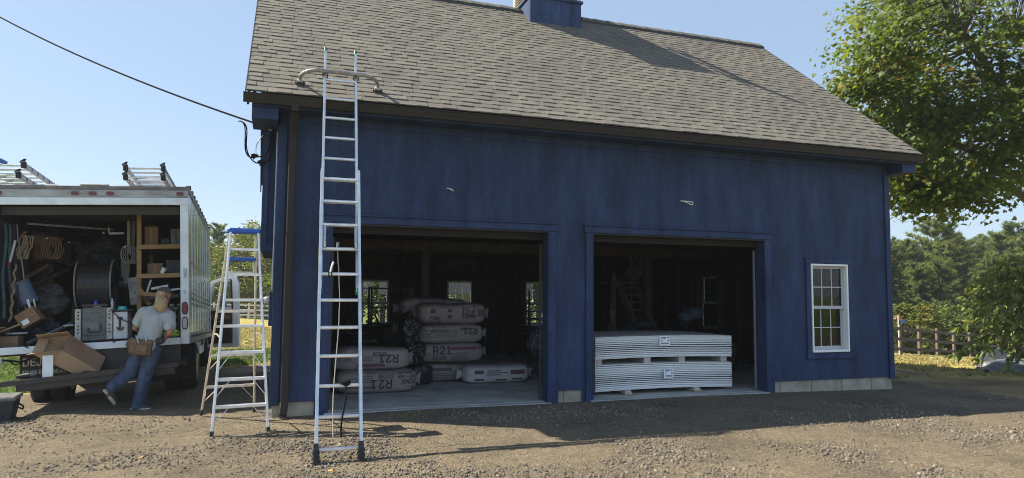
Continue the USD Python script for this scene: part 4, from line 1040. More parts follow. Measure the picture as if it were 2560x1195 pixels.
dp = lambda poly, o_, th: MB().prism(poly, hb + dn_ * o_, dx_, (0, 0, 1), -dn_, th)
outer = Polygon([(0, -.28), (DL - .05, -.31), (DL, -.26), (DL, 1.18), (DL - .06, 1.38), (DL - .12, 1.42), (DL * .55, 1.40), (.12, 1.30), (0, .85)])
win = Polygon([(.06, .66), (DL - .17, .66), (DL - .17, 1.12), (DL - .20, 1.33), (DL * .55, 1.33), (.17, 1.24), (.06, .84)])
tb(dp(outer.difference(win), 0, .07), 'door_shell', 'truck_white', door)
tb(dp([(.03, -.20), (DL - .16, -.20), (DL - .15, .56), (.03, .60)], .022, .02), 'door_trim', 'dark_wood', door)
tb(dp([(.05, .40), (DL - .2, .36), (DL - .2, .45), (.05, .50)], .05, .028), 'armrest', 'card_dark', door)
tb(dp(win.buffer(.004), -.035, .004), 'window_glass', M['glass'], door)
tb(dp([(DL - .165, .60), (DL - .13, .60), (DL - .155, 1.30), (DL - .19, 1.34)], .016, .012), 'window_seal', 'rubber', door)
mm = MB(); mm.add(cbox((.10, 7.12, .68), (.27, 7.20, .98), .02)); tb(mm, 'side_mirror', 'blue_grey', door)
for z in (.0, .3):
    tb(dp([(.2, z), (.45, z + .02), (.45, z + .035), (.2, z + .015)], .03, .008), 'trim_line', 'pale_metal', door)

# ------------------------------------------------------------------ ladders carried on the truck roof
def roof_ladder(label, a0, c, b0, b1, width=.43, group=None):
    t = thing('roof_ladder', label, 'ladder', tw((a0 + width / 2, (b0 + b1) / 2, c)), group=group)
    for a in (a0, a0 + width):
        mb = MB(); mb.bar((a, b0, c), (a, b1, c), .028, .075, upv=(0, 0, 1)); tb(mb, 'rail', 'alu_dull', t)
        mb = MB(); mb.add(cbox((a - .03, b0 - .05, c - .045), (a + .03, b0 + .02, c + .05), .008)); mb.prism([(-.02, .03), (.03, .045), (.05, .09), (.02, .085), (-.03, .05)], (a - .02, b0 - .03, c), (1, 0, 0), (0, 0, 1), (0, 1, 0), .03); tb(mb, 'rail_shoe', 'rubber', t)
        for b in np.arange(b0 + .15, b1, .3048):
            pass
    for b in np.arange(b0 + .02, b1, .3048):
        mb = MB(); mb.cyl((a0 + .015, b, c), (a0 + width - .015, b, c), .017, n=10); tb(mb, 'rung', 'alu', t)
    for a in (a0 - .0145, a0 + width + .0145):
        mb = MB()
        for b in np.arange(b0 + .02, b1, .3048):
            mb.box((a - .002, b - .022, c - .022), (a + .002, b + .022, c + .022))
        tb(mb, 'rung_plates', 'black', t, kind='stuff')
roof_ladder('top ladder of the right stack on the truck roof', -.845, 2.625, .08, 4.6, .50)
roof_ladder('lower ladder of the right stack on the truck roof', -.845, 2.485, .08, 4.9, .50)
roof_ladder('top ladder of the left stack on the truck roof', -2.62, 2.645, .12, 5.3, .50)
roof_ladder('lower ladder of the left stack on the truck roof', -2.68, 2.50, .12, 5.4, .50)
t = thing('ladder_rack', 'low steel rack bars holding the ladders on the truck roof', 'roof rack', tw((-1.25, 2.5, 2.36)))
for b in (.5, 2.4, 4.1):
    tb(B((-2.75, b, 2.375), (-.25, b + .05, 2.405), .006), 'crossbar', 'rust_black', t)
    for a in (-2.4, -1.3, -.3):
        tb(B((a, b, 2.331), (a + .05, b + .05, 2.374)), 'stand', 'rust_black', t)
t = thing('blue_tarp_roll', 'small blue end of a roll lying among the left roof ladders', 'roll', tw((-2.42, .1, 2.72)))
mb = MB(); mb.tube([(-2.52, .1, 2.735), (-2.46, .22, 2.74), (-2.42, .4, 2.735)], [.03, .035, .03], 10); tb(mb, 'roll', 'blue_plastic', t)

# ------------------------------------------------------------------ what the truck carries
def item(name, label, cat, o, parts, group=None):
    t = thing(name, label, cat, tw(o), group=group)
    for nm, mb, mt in parts:
        tb(mb, nm, mt, t)
    return t


hr = MB(); n_ = 26
for k in range(n_):
    a = -1.70 + .465 * k / n_; hr.cyl((a, 1.55, 1.00), (a + .465 / n_ * .92, 1.55, 1.00), .345 + .006 * (k % 2), n=28)
fl = lambda a: MB().cyl((a, 1.55, 1.0), (a + .012, 1.55, 1.0), .40, n=32)
rimr = lambda a: MB().tube([(a, 1.55 + .40 * math.cos(t), 1 + .40 * math.sin(t)) for t in np.linspace(0, 6.2832, 40)], .012, 6)
stn = MB(); 
for a in (-1.77, -1.20):
    stn.bar((a, 1.25, .05), (a, 1.55, 1.0), .04, .05); stn.bar((a, 1.85, .05), (a, 1.55, 1.0), .04, .05)
stn.bar((-1.8, 1.25, .07), (-1.17, 1.25, .07), .05, .04); stn.bar((-1.8, 1.85, .07), (-1.17, 1.85, .07), .05, .04)
item('hose_reel', 'large drum of wound hose on a stand inside the truck', 'hose reel', (-1.47, 1.55, .05), [('wound_hose', hr, 'hose'), ('flange', fl(-1.722), 'black'), ('flange', fl(-1.232), 'black'), ('flange_rim', rimr(-1.716), 'pale_metal'), ('flange_rim', rimr(-1.226), 'pale_metal'), ('stand', stn, 'rust_black')])
mo = MB(); mo.cyl((-1.15, 1.5, 1.0), (-1.0, 1.5, 1.0), .10, n=16); mo.box((-1.12, 1.42, 1.1), (-1.0, 1.58, 1.34))
item('reel_motor', 'dark motor housing right of the hose drum', 'motor', (-1.08, 1.5, .9), [('housing', mo, 'black'), ('label_plate', B((-1.035, 1.405, 1.0), (-.985, 1.412, 1.03)), 'white_metal'), ('bracket', MB().prism([(-1.11, 1.36), (-.97, 1.36), (-1.01, 1.0), (-1.07, 1.0)], (0, 1.39, 0), (1, 0, 0), (0, 0, 1), (0, 1, 0), .01), 'grey_metal')])
up_ = lambda a: MB().add(cbox((a, .20, .13), (a + .075, .26, .585), .004))
hol = MB()
for a in (-1.465, -1.075):
    for z in (.24, .29, .34, .44, .49, .535):
        hol.cyl((a + .006, .1995, z), (a + .006, .1975, z), .012, n=10)
hd = MB().tube([(-1.33, .20, .30), (-1.33, .15, .27), (-1.30, .15, .245), (-1.19, .15, .245), (-1.17, .15, .27), (-1.17, .15, .36)], .012, 6)
item('blower_machine', 'grey blowing machine with pale perforated uprights at the truck sill', 'machine', (-1.28, .35, .1), [('body', MB().add(cbox((-1.42, .21, .12), (-1.10, .70, .60), .015)), 'grey_metal'), ('front_plate', MB().add(cbox((-1.405, .198, .20), (-1.115, .209, .52), .004)), 'grey_metal'), ('upright', up_(-1.50), 'pale_metal'), ('upright', up_(-1.105), 'pale_metal'), ('upright_holes', hol, 'black'), ('handle', hd, 'rust_black'), ('top_frame', MB().bar((-1.42, .24, .63), (-1.10, .24, .63), .03, .03), 'rust_black'), ('nozzle', MB().cyl((-1.52, .22, .36), (-1.64, .22, .355), .016, n=10), 'galv')])
anc = MB(); anc.bar((-.935, .205, .27), (-.935, .205, .43), .03, .012, upv=(0, 1, 0)); anc.tube([(-.975, .20, .30), (-.955, .195, .265), (-.93, .195, .255), (-.905, .195, .265), (-.89, .2, .30)], .010, 6); anc.bar((-.97, .205, .43), (-.90, .205, .43), .012, .02)
item('white_cabinet', 'white metal cabinet with dark hook beside the blowing machine', 'cabinet', (-.94, .4, .1), [('body', MB().add(cbox((-1.022, .21, .125), (-.835, .60, .52), .01)), 'white_metal'), ('hook', anc, 'rust_black'), ('lid', MB().add(cbox((-1.03, .2, .525), (-.76, .62, .545), .005)), 'black'), ('cable', MB().tube([(-1.05, .19, .56), (-1.0, .185, .50), (-.93, .185, .42), (-.86, .19, .38), (-.80, .2, .36)], .007, 6), 'wire')])
bt = MB(); bt.cyl((-1.055, .34, .55), (-1.055, .34, .67), .028, n=14); bt.cyl((-1.055, .34, .67), (-1.055, .34, .695), .028, .013, n=14); bt.cyl((-1.055, .34, .695), (-1.055, .34, .72), .013, n=10)
item('metal_flask', 'slim silver flask standing on the machine in the truck', 'bottle', (-1.055, .34, .55), [('flask', bt, 'galv')])
item('blue_capped_bottle', 'small white bottle with blue cap on the blowing machine', 'bottle', (-1.26, .32, .6), [('bottle', MB().cyl((-1.26, .30, .602), (-1.26, .30, .65), .035, .03, n=12), 'white_metal'), ('cap', MB().cyl((-1.26, .30, .65), (-1.26, .30, .70), .022, .016, n=12), 'blue_plastic'), ('rag', tmesh(blob(8, .05, 2, .4, 2, (1.4, .8, .45)).vertices + [-1.22, .27, .625], blob(8, 1, 2).faces), 'paper')])
item('turquoise_tub', 'turquoise plastic tub on the white cabinet', 'tub', (-.93, .36, .55), [('tub', MB().cyl((-.93, .36, .547), (-.93, .36, .60), .065, .055, n=20), 'teal'), ('rim', MB().cyl((-.93, .36, .547), (-.93, .36, .562), .072, n=20), 'teal')])
sh = []
for z in (.42, 1.10, 1.555):
    sh.append(('shelf_edge', B((-.795, .74, z - .07 if z > .5 else z - .02), (-.13, .785, z), .004), 'lumber')); sh.append(('shelf_board', B((-.79, .79, z - .025), (-.05, 2.3, z - .005)), 'dark_wood'))
sh += [('post', B((-.80, .79, .055), (-.735, .85, 2.06), .004), 'lumber'), ('post', B((-.80, 2.2, .055), (-.735, 2.26, 2.06), .004), 'lumber'), ('brace', MB().bar((-.80, .775, .95), (-.62, .775, .62), .03, .06, upv=(1, 0, 0)), 'lumber')]
item('truck_shelves', 'lumber shelving built along the right side inside the truck', 'shelves', (-.45, 1.4, .055), sh)
gbx = np.random.default_rng(5)
for k, (a, z, w, h, mt) in enumerate([(-.70, 1.555, .19, .30, 'card_dark'), (-.47, 1.555, .12, .11, 'black'), (-.33, 1.555, .17, .26, 'grey_metal'), (-.66, 1.10, .22, .17, 'card_dark'), (-.40, 1.10, .24, .22, 'black')]):
    lab = ['tall brown carton on the upper truck shelf', 'small black case on the upper truck shelf', 'grey bin on the upper truck shelf at the right', 'brown carton on the middle truck shelf', 'dark bag on the middle truck shelf'][k]
    bx = MB().add(cbox((a, .86, z + .002), (a + w, 1.15, z + h), .006)); tp = MB().box((a + w * .42, .858, z + .01), (a + w * .5, .8595, z + h - .01))
    item(['carton', 'tool_case', 'storage_bin', 'carton', 'tool_bag'][k], lab, ['box', 'case', 'bin', 'box', 'bag'][k], (a + w / 2, 1.0, z), [('body', bx, mt), ('tape', tp, 'card' if 'card' in mt else 'rubber')])
for k, (p, q, w, t_, mt) in enumerate([((-.66, .72, .78), (-.60, .74, 1.00), .055, .02, 'white_metal'), ((-.59, .70, .86), (-.36, .74, .90), .10, .035, 'white_metal'), ((-.40, .68, .82), (-.14, .72, .85), .11, .03, 'white_metal'), ((-.78, .70, .80), (-.50, .72, .76), .10, .06, 'lumber'), ((-.70, .68, .70), (-.20, .72, .74), .12, .05, 'dark_wood')]):
    lab = ['white trim offcut standing on end on the truck shelf', 'white board offcut lying above the worker', 'white board end right of the worker', 'short yellow lumber block on the truck shelf', 'dark plank under the white offcuts'][k]
    item('board_offcut', lab, 'board', p, [('board', MB().bar(p, q, w, t_), mt)])
item('paper_cup', 'crumpled pale paper cup on the middle shelf', 'cup', (-.44, .76, 1.11), [('cup', MB().cyl((-.445, .75, 1.102), (-.40, .73, 1.18), .028, .04, n=12), 'paper')])
pl = MB().prism(Polygon([(-.87, 1.02), (-.73, 1.04), (-.74, .62), (-.83, .62)]), (0, .42, 0), (1, 0, 0), (0, 0, 1), (0, 1, 0), .014)
ph = MB()
for a, z in ((-.82, .94), (-.77, .80), (-.81, .70), (-.77, .95)):
    ph.cyl((a, .4195, z), (a, .417, z), .013, n=10)
item('metal_plate', 'grey drilled metal plate leaning beside the lumber shelves', 'plate', (-.80, .42, .6), [('plate', pl, 'grey_metal'), ('holes', ph, 'black')])
item('tube_lamp', 'grey tube lamp hanging from the truck ceiling', 'lamp', (-1.03, 1.5, 1.95), [('housing', MB().add(cbox((-1.04, 1.48, 1.50), (-.99, 1.54, 2.04), .008)), 'pale_metal'), ('back_bar', MB().bar((-.96, 1.52, 1.34), (-.94, 1.52, 2.28), .05, .02, upv=(0, 1, 0)), 'grey_metal'), ('foot', B((-1.08, 1.47, 1.46), (-.90, 1.53, 1.495), .006), 'cord_green')])
item('bar_clamp', 'grey bar clamp hanging at the truck ceiling', 'clamp', (-1.2, 1.5, 1.85), [('bar', MB().bar((-1.28, 1.45, 1.82), (-1.08, 1.45, 1.825), .02, .035), 'galv'), ('jaw', MB().bar((-1.28, 1.45, 1.80), (-1.30, 1.45, 1.92), .02, .02), 'galv'), ('tip', MB().add(tmesh(blob(2, .018, 1).vertices + [-1.36, 1.4, 1.83], blob(2, 1, 1).faces)), 'paper')])
rp2 = []
for k in range(9):
    t = np.linspace(0, 6.2832, 22); a0 = -2.235 + k * .012
    rp2.append(('strand', MB().tube([(a0 + .03 * math.sin(x + k) - .03 * (math.cos(x) < 0), .50 + .012 * k, 1.52 + .17 * math.cos(x) + .01 * math.sin(3 * x + k)) for x in t], .008, 5), 'rope'))
item('rope_coil', 'tan rope coil hanging on the left truck wall', 'rope', (-2.2, .5, 1.5), rp2 + [('hook', MB().tube([(-2.22, .5, 1.70), (-2.20, .45, 1.72), (-2.18, .5, 1.74)], .012, 6), 'lumber')])
item('white_stick', 'white pole hanging left of the rope coil', 'pole', (-2.31, .4, 1.4), [('pole', MB().cyl((-2.285, .40, 1.61), (-2.345, .40, 1.30), .017, n=10), 'white_metal'), ('grip', MB().cyl((-2.345, .40, 1.30), (-2.36, .40, 1.22), .02, n=10), 'red_can')])
gh = np.random.default_rng(9)
for k in range(4):
    a = -2.40 + .035 * k; t = np.linspace(0, 1, 20)
    item('hanging_hose', ['leftmost green hose hanging in the truck', 'second green hose from the left in the truck', 'dark hose hanging right of the green ones', 'thin pale cord hanging near the rope coil'][k], 'hose', (a, .35, .6), [('hose', MB().tube(np.stack([a + .05 * k * t + .012 * np.sin(9 * t + k), .35 + .05 * k + .02 * np.sin(7 * t), 1.85 - 1.35 * t], 1), [.022, .018, .016, .009][k], 7), ['cord_green', 'cord_green', 'rubber', 'cord_grey'][k])])
t = np.linspace(0, 1, 26)
item('tan_cord', 'twisted tan cord hanging in front of the dark hoses', 'cord', (-2.28, .33, .8), [('cord', MB().tube(np.stack([-2.25 - .05 * t + .012 * np.sin(30 * t), .30 + .012 * np.cos(30 * t), 1.25 - .80 * t], 1), .014, 6), 'rope')])
item('plywood_bracket', 'brown plywood frame hanging high in the truck', 'frame', (-2.15, 1.6, 1.6), [('upright', B((-2.33, 1.5, 1.42), (-2.20, 1.53, 1.86), .004), 'card_dark'), ('upright', B((-2.03, 1.5, 1.38), (-1.96, 1.53, 1.73), .004), 'dark_wood'), ('rail', MB().bar((-2.36, 1.49, 1.86), (-1.93, 1.49, 1.74), .03, .04), 'dark_wood'), ('brace', MB().bar((-2.20, 1.54, 1.46), (-1.98, 1.54, 1.66), .03, .05), 'dark_wood')])
item('brown_plank', 'brown plank end tilted below the plywood frame', 'plank', (-2.33, 1.5, 1.25), [('plank', MB().bar((-2.46, 1.35, 1.13), (-2.22, 1.6, 1.34), .22, .05), 'card_dark'), ('plank', MB().bar((-2.36, 1.4, 1.02), (-1.98, 1.9, 1.30), .16, .05), 'dark_wood')])
bk = MB().cyl((-2.27, .55, .99), (-2.13, .55, .70), .135, .115, n=20); bkr = MB().cyl((-2.275, .55, 1.0), (-2.262, .55, .975), .143, n=20)
item('grey_bucket', 'dusty grey bucket tilted on the left side of the truck', 'bucket', (-2.2, .55, .7), [('bucket', bk, 'blue_grey'), ('rim', bkr, 'grey_metal')])
item('white_strap', 'two white straps hanging under the grey bucket', 'strap', (-2.1, .45, .6), [('strap', MB().bar((-2.13, .42, .76), (-2.09, .42, .60), .006, .03, upv=(1, 0, 0)), 'paper'), ('strap', MB().bar((-2.06, .43, .76), (-2.03, .43, .62), .006, .015, upv=(1, 0, 0)), 'paper')])
# cartons
def quadbox(name, label, cat, c, ax, ay, az, h, mt, extra=()):
    c, ax, ay, az = (np.asarray(q, float) for q in (c, ax, ay, az))
    v8 = [c + sx * ax * h[0] + sy * ay * h[1] + sz * az * h[2] for sz in (-1, 1) for sx, sy in ((-1, -1), (1, -1), (1, 1), (-1, 1))]
    f = lambda x, y, z: c + ax * x + ay * y + az * z
    seam = MB().hexa([f(x, y, z) for z in (-h[2] * .06, h[2] * .06) for x, y in ((-h[0], -h[1] - .003), (h[0], -h[1] - .003), (h[0], -h[1] + .001), (-h[0], -h[1] + .001))])
    lb = MB().hexa([f(x, y, z) for z in (-h[2] * .75, -h[2] * .1) for x, y in ((-h[0] * .75, -h[1] - .005), (h[0] * -.05, -h[1] - .005), (h[0] * -.05, -h[1] + .001), (-h[0] * .75, -h[1] + .001))])
    parts = [('carton', MB().hexa(v8), mt), ('seam', seam, 'card_in')]
    if 'label' in extra: parts.append(('paper_label', lb, 'paper'))
    return item(name, label, cat, c, parts)
c30, s30 = math.cos(math.radians(32)), math.sin(math.radians(32))
quadbox('carton', 'tilted brown carton with white label leaning in the truck', 'box', (-2.09, .40, .50), (c30, 0, s30), (0, 1, 0), (-s30, 0, c30), (.125, .14, .105), 'card_dark', ('label',))
quadbox('carton', 'small brown carton on the truck floor by the left post', 'box', (-2.31, .30, .175), (1, 0, 0), (0, 1, 0), (0, 0, 1), (.14, .13, .075), 'card_dark')
item('flattened_cardboard', 'flattened cardboard sheet lying over the left carton', 'cardboard', (-2.3, .35, .38), [('sheet', MB().hexa([(-2.46, .2, .28), (-2.16, .22, .40), (-2.16, .55, .42), (-2.46, .5, .30), (-2.46, .2, .30), (-2.16, .22, .425), (-2.16, .55, .445), (-2.46, .5, .32)]), 'card'), ('flap', MB().hexa([(-2.46, .18, .36), (-2.33, .2, .37), (-2.33, .4, .30), (-2.46, .4, .29), (-2.46, .18, .375), (-2.33, .2, .385), (-2.33, .4, .315), (-2.46, .4, .305)]), 'card_in')])
item('plastic_sheet', 'crumpled white plastic scrap behind the small carton', 'plastic', (-2.25, .35, .28), [('scrap', tmesh(blob(14, .09, 3, .5, 2.2, (1.5, .8, .18)).vertices + [-2.24, .36, .285], blob(14, 1, 3).faces), 'paper')])
item('loading_ramp', 'dark ramp plank sloping across the truck floor', 'ramp', (-1.85, .5, .2), [('plank', MB().hexa([(-2.05, .12, .11), (-1.56, .3, .36), (-1.56, .9, .36), (-2.05, .7, .11), (-2.05, .12, .14), (-1.56, .3, .39), (-1.56, .9, .39), (-2.05, .7, .14)]), 'black'), ('edge', MB().bar((-2.05, .11, .15), (-1.56, .29, .40), .012, .02), 'cord_green')])
item('red_can', 'small red can between the white cabinet and the worker', 'can', (-.80, .6, .42), [('can', MB().cyl((-.79, .62, .43), (-.79, .62, .53), .04, n=14), 'red_can'), ('cap', MB().cyl((-.79, .62, .53), (-.79, .62, .55), .018, n=10), 'black')])
for k in range(4):
    a = -.36 + .055 * k
    item('long_tool', ['leftmost tool handle standing right of the worker', 'second tool handle right of the worker', 'third tool handle right of the worker', 'tool handle nearest the right truck post'][k], 'tool', (a, .5, .1), [('handle', MB().cyl((a, .5, .06), (a + .015, .56, .52 + .05 * (k % 2)), .016, n=8), ['dark_wood', 'grey_metal', 'card_dark', 'black'][k]), ('head', B((a - .02, .53, .52 + .05 * (k % 2)), (a + .05, .59, .56 + .05 * (k % 2)), .006), 'grey_metal')])
item('lime_cloth', 'lime green cloth on the sill by the right post', 'cloth', (-.25, .2, .12), [('cloth', tmesh(blob(17, .09, 3, .45, 2.5, (1.3, .8, .6)).vertices + [-.24, .16, .165], blob(17, 1, 3).faces), 'lime'), ('fold', tmesh(blob(18, .05, 2, .45, 2.5, (1.6, .7, .5)).vertices + [-.20, .10, .14], blob(18, 1, 2).faces), 'lime')])
clut = [
    ('coiled_hose', 'dark coiled hose on the truck floor behind the tilted carton', 'hose', 'coil', (-1.95, .95, .06), .30, 'cord_green'), ('coiled_hose', 'black coiled hose left of the hose drum', 'hose', 'coil', (-1.98, 1.75, .06), .27, 'rubber'),
    ('duffel_bag', 'dark duffel bag on the truck floor left of the drum', 'bag', 'blob', (-2.12, 1.25, .22), .22, 'tarp_dark'), ('folded_tarp', 'folded grey tarp piled behind the grey bucket', 'tarp', 'blob', (-2.2, 1.6, .75), .27, 'grey_metal'),
    ('tool_bag', 'brown tool bag high on the left truck wall', 'bag', 'blob', (-2.3, 1.9, 1.55), .20, 'card_dark'), ('moving_blanket', 'dark blanket heaped above the drum', 'blanket', 'blob', (-1.55, 2.3, 1.55), .30, 'tarp_dark'),
    ('moving_blanket', 'brown blanket heaped beside the reel motor', 'blanket', 'blob', (-.98, 2.1, .85), .24, 'dark_wood'), ('long_board', 'leaning dark board at the left truck wall', 'board', 'bar', ((-2.36, 1.1, .08), (-2.15, 1.9, 2.0)), .14, 'dark_wood'),
    ('long_board', 'leaning brown board beside the dark one', 'board', 'bar', ((-2.1, 1.5, .08), (-2.3, 2.2, 2.1)), .10, 'card_dark'), ('long_board', 'pale board end under the truck ceiling', 'board', 'bar', ((-2.2, 1.2, 2.0), (-1.3, 2.6, 1.98)), .12, 'stud_wood'),
    ('conduit_pipe', 'grey pipe lying high across the truck', 'pipe', 'bar', ((-2.3, 1.0, 1.93), (-1.25, 1.6, 1.90)), .03, 'galv'), ('cord_loop', 'dull brown cord loop hanging by the rope coil', 'cord', 'loop', (-2.02, .9, 1.55), .16, 'card_dark'),
    ('cord_loop', 'black cord loop hanging right of the plywood frame', 'cord', 'loop', (-1.82, 1.3, 1.5), .19, 'rubber'), ('air_hose', 'grey hose loop hanging above the reel motor', 'hose', 'loop', (-1.02, 1.2, 1.45), .14, 'cord_grey')]
for k, (nm, lab, cat, kind, p, r, mt) in enumerate(clut):
    if kind == 'coil':
        t = np.linspace(0, 6.2832 * 5, 110); ps = [('coil', MB().tube(np.stack([p[0] + (r - .008 * t / 6.28) * np.cos(t), p[1] + (r - .008 * t / 6.28) * np.sin(t), p[2] + .02 + .022 * t / 6.28], 1), .016, 6), mt)]
    elif kind == 'loop':
        t = np.linspace(0, 6.2832 * 4, 80); ps = [('loops', MB().tube(np.stack([p[0] + .55 * r * np.cos(t) + .004 * t, p[1] + .006 * t, p[2] + r * np.sin(t)], 1), .010, 5), mt), ('hook', MB().bar((p[0], p[1], p[2] + r - .02), (p[0], p[1] + .12, p[2] + r), .02, .02), 'galv')]
    elif kind == 'blob':
        m = blob(200 + k, r, 3, .4, 2.2, (1.2, .9, .8)); m.vertices += p; m2 = blob(230 + k, r * .55, 3, .4, 2.4, (1.1, .9, .8)); m2.vertices += np.array(p) + [.1, -.1, r * .6]; ps = [('heap', m, mt), ('fold', m2, mt)]
    else:
        ps = [('board', MB().bar(p[0], p[1], r, .03 if r > .05 else .03), mt)]
        p = p[0]
    item(nm, lab, cat, p, ps)
gd = np.random.default_rng(21)
for k in range(4):   # dark gear at the back of the load
    a, b, c = gd.uniform(-2.2, -.9), gd.uniform(2.2, 4.6), .06
    w, d, h = gd.uniform(.3, .55), gd.uniform(.3, .5), gd.uniform(.4, 1.2)
    item('equipment_crate', ['tall dark crate at the back of the truck', 'low brown crate at the back of the truck', 'black crate behind the hose drum', 'dark crate nearest the left wall of the truck'][k], 'crate', (a, b, c), [('crate', B((a - w / 2, b, c), (a + w / 2, b + d, c + h), .01), ['truck_in', 'dark_wood', 'black'][k % 3]), ('batten', B((a - w / 2, b - .02, c + h * .6), (a + w / 2, b - .001, c + h * .68)), 'dark_wood')])
# long carton leaning on the bumper, open at its upper left end
A_ = np.array
m0, m1, m2, m3_ = A_((-1.876, -.36, .005)), A_((-1.53, -.34, .025)), A_((-1.475, -.13, .225)), A_((-1.845, -.15, .20))
e0, e1, e2, e3 = A_((-1.42, -.26, -.30)), A_((-1.11, -.24, -.295)), A_((-1.065, -.04, -.115)), A_((-1.38, -.06, -.12))
car = thing('long_carton', 'long open cardboard carton leaning on the truck bumper', 'box', tw((-1.45, -.2, -.28)))
def sheet(q, nm, mt, th=.006, fold=None):
    q = [np.asarray(x, float) for x in q]; n = unit(np.cross(q[1] - q[0], q[3] - q[0])) * th
    tb(MB().hexa([*q, *[x + n for x in q]]), nm, mt, car)
sheet([m0, m1, e1, e0], 'front_panel', 'card'); sheet([m1, m2, e2, e1], 'side_panel', 'card_dark'); sheet([m3_, m0, e0, e3], 'side_panel', 'card'); sheet([m2, m3_, e3, e2], 'back_panel', 'card_in'); sheet([e0, e1, e2, e3], 'bottom_panel', 'card_dark')
sheet([m0 + A_((-.05, -.035, -.012)), m1 + A_((-.05, -.035, -.005)), m1 + A_((0, -.004, 0)), m0 + A_((0, -.004, 0))], 'front_flap', 'card')
sheet([m3_ + A_((-.003, -.14, .045)), m2 + A_((-.003, -.14, .045)), m2 + A_((0, -.002, .004)), m3_ + A_((0, -.002, .004))], 'top_flap', 'card')
sheet([m0 + A_((.005, .01, .0)), m0 + A_((.125, .06, .012)), m3_ + A_((.125, -.02, -.012)), m3_ + A_((.005, -.02, 0))], 'inner_flap', 'card')
item('power_tool', 'black power tool lying on the left end of the bumper', 'tool', (-1.95, -.3, -.29), [('body', MB().cyl((-2.04, -.33, -.285), (-1.88, -.33, -.27), .028, .034, n=14), 'black'), ('head', MB().cyl((-1.88, -.33, -.268), (-1.81, -.33, -.25), .042, .036, n=14), 'grey_metal'), ('grip', MB().bar((-1.83, -.33, -.26), (-1.80, -.36, -.29), .03, .03), 'rubber')])
# black tote at the left edge of the picture
tz_ = float(ground(-3.3, 1.1))
tt = thing('black_tote', 'black storage tote with grey lid on the gravel by the truck', 'tote', (-3.32, 1.2, tz_), rotz=.1)
rings = [np.array([(x * w, y * d, z) for x, y in ((-1, -1), (1, -1), (1, 1), (-1, 1))]) for w, d, z in ((.25, .17, .0), (.29, .20, .27))]
MB().loft(rings).build('bin', M['rubber'], tt)
obj('lid', cbox((-.31, -.22, .271), (.31, .22, .325), .015), M['grey_metal'], tt)
mb = MB().tube([(.292, -.10, .20), (.345, -.08, .16), (.352, 0, .14), (.345, .08, .16), (.292, .10, .20)], .011, 6); mb.build('handle', M['rubber'], tt)
# ------------------------------------------------------------------ the worker at the truck
def sphere_pts(p, r, n=3):
    key = n
    s = SPH.get(key)
    if s is None:
        s = SPH[key] = trimesh.creation.icosphere(subdivisions=2).vertices
    return np.asarray(p, float) + s * np.asarray(r, float)


SPH = {}


def hull(*balls):
    return m3.Manifold.hull_points(np.vstack([sphere_pts(p, r) for p, r in balls]))


def skin_of(parts, length=.018, it=12, lam=.5):
    m = parts[0]
    for q in parts[1:]:
        m = m + q
    m = m.refine_to_length(length).to_mesh()
    t = trimesh.Trimesh(m.vert_properties[:, :3], m.tri_verts, process=True)
    trimesh.smoothing.filter_taubin(t, lamb=lam, nu=lam + .03, iterations=it)
    return t


def limb(pts):
    return [hull((p0, r0), (p1, r1)) for (p0, r0), (p1, r1) in zip(pts[:-1], pts[1:])]


V = lambda *p: np.array(p, float)
pel, wai, che = V(-.50, -.50, .0), V(-.475, -.47, .12), V(-.405, -.41, .36)
sL, sR = V(-.545, -.37, .475), V(-.225, -.43, .405)
nb, hc = V(-.352, -.36, .53), V(-.297, -.31, .70)
eL, wL = V(-.665, -.29, .275), V(-.60, -.07, .20)
eR, wR = V(-.205, -.53, .185), V(-.285, -.405, .105)
hL, hR = V(-.585, -.48, -.035), V(-.42, -.50, -.045)
kL, aL = V(-.705, -.47, -.34), V(-.905, -.63, -.505)
kR, aR = V(-.515, -.53, -.40), V(-.612, -.48, -.765)
face = unit(V(.55, .80, -.22)); hs = unit(np.cross(face, (0, 0, 1))); hu = np.cross(hs, face)
H = lambda f, s, u: hc + face * f + hs * s + hu * u
parts = limb([(pel, .12), (wai, .108), (che, .125)]) + [hull((che, .11), (sL, .062), (sR, .062)), hull((che + V(.0, .03, .06), .08), (nb, .055), (sL, .05), (sR, .05)), hull((hL, .085), (hR, .085), (pel, .11))]
parts += limb([(nb, .054), (H(-.02, 0, -.06), .052)])
parts += [hull((H(-.025, 0, .035), (.082, .082, .088)), (H(.02, 0, .02), (.072, .072, .085))), hull((H(.03, 0, .0), .066), (H(.045, 0, -.085), .038), (H(-.01, 0, -.07), .055))]
parts += [hull((H(.088, 0, .018), .010), (H(.104, 0, -.022), .013), (H(.088, 0, -.03), .014)), hull((H(.076, -.02, -.062), .012), (H(.076, .02, -.062), .012))]
for s in (-1, 1):
    parts.append(hull((H(-.005, s * .076, .01), .012), (H(-.012, s * .084, .028), .012), (H(-.002, s * .078, -.025), .010)))
    parts.append(hull((H(.074, s * .03, .035), .012), (H(.07, s * .045, .03), .012)))
parts += limb([(sL, .056), (eL, .040), (wL, .028)]) + limb([(sR, .056), (eR, .043), (wR, .029)])
parts += limb([(hL, .085), (kL, .058), (aL, .036)]) + limb([(hR, .085), (kR, .060), (aR, .036)])
fL, fR = V(-.955, -.60, -.60), V(-.50, -.53, -.80)
parts += limb([(aL, .034), (V(-.94, -.615, -.56), .02)]) + limb([(aR, .034), (V(-.60, -.49, -.80), .022), (V(-.53, -.52, -.808), .018)])


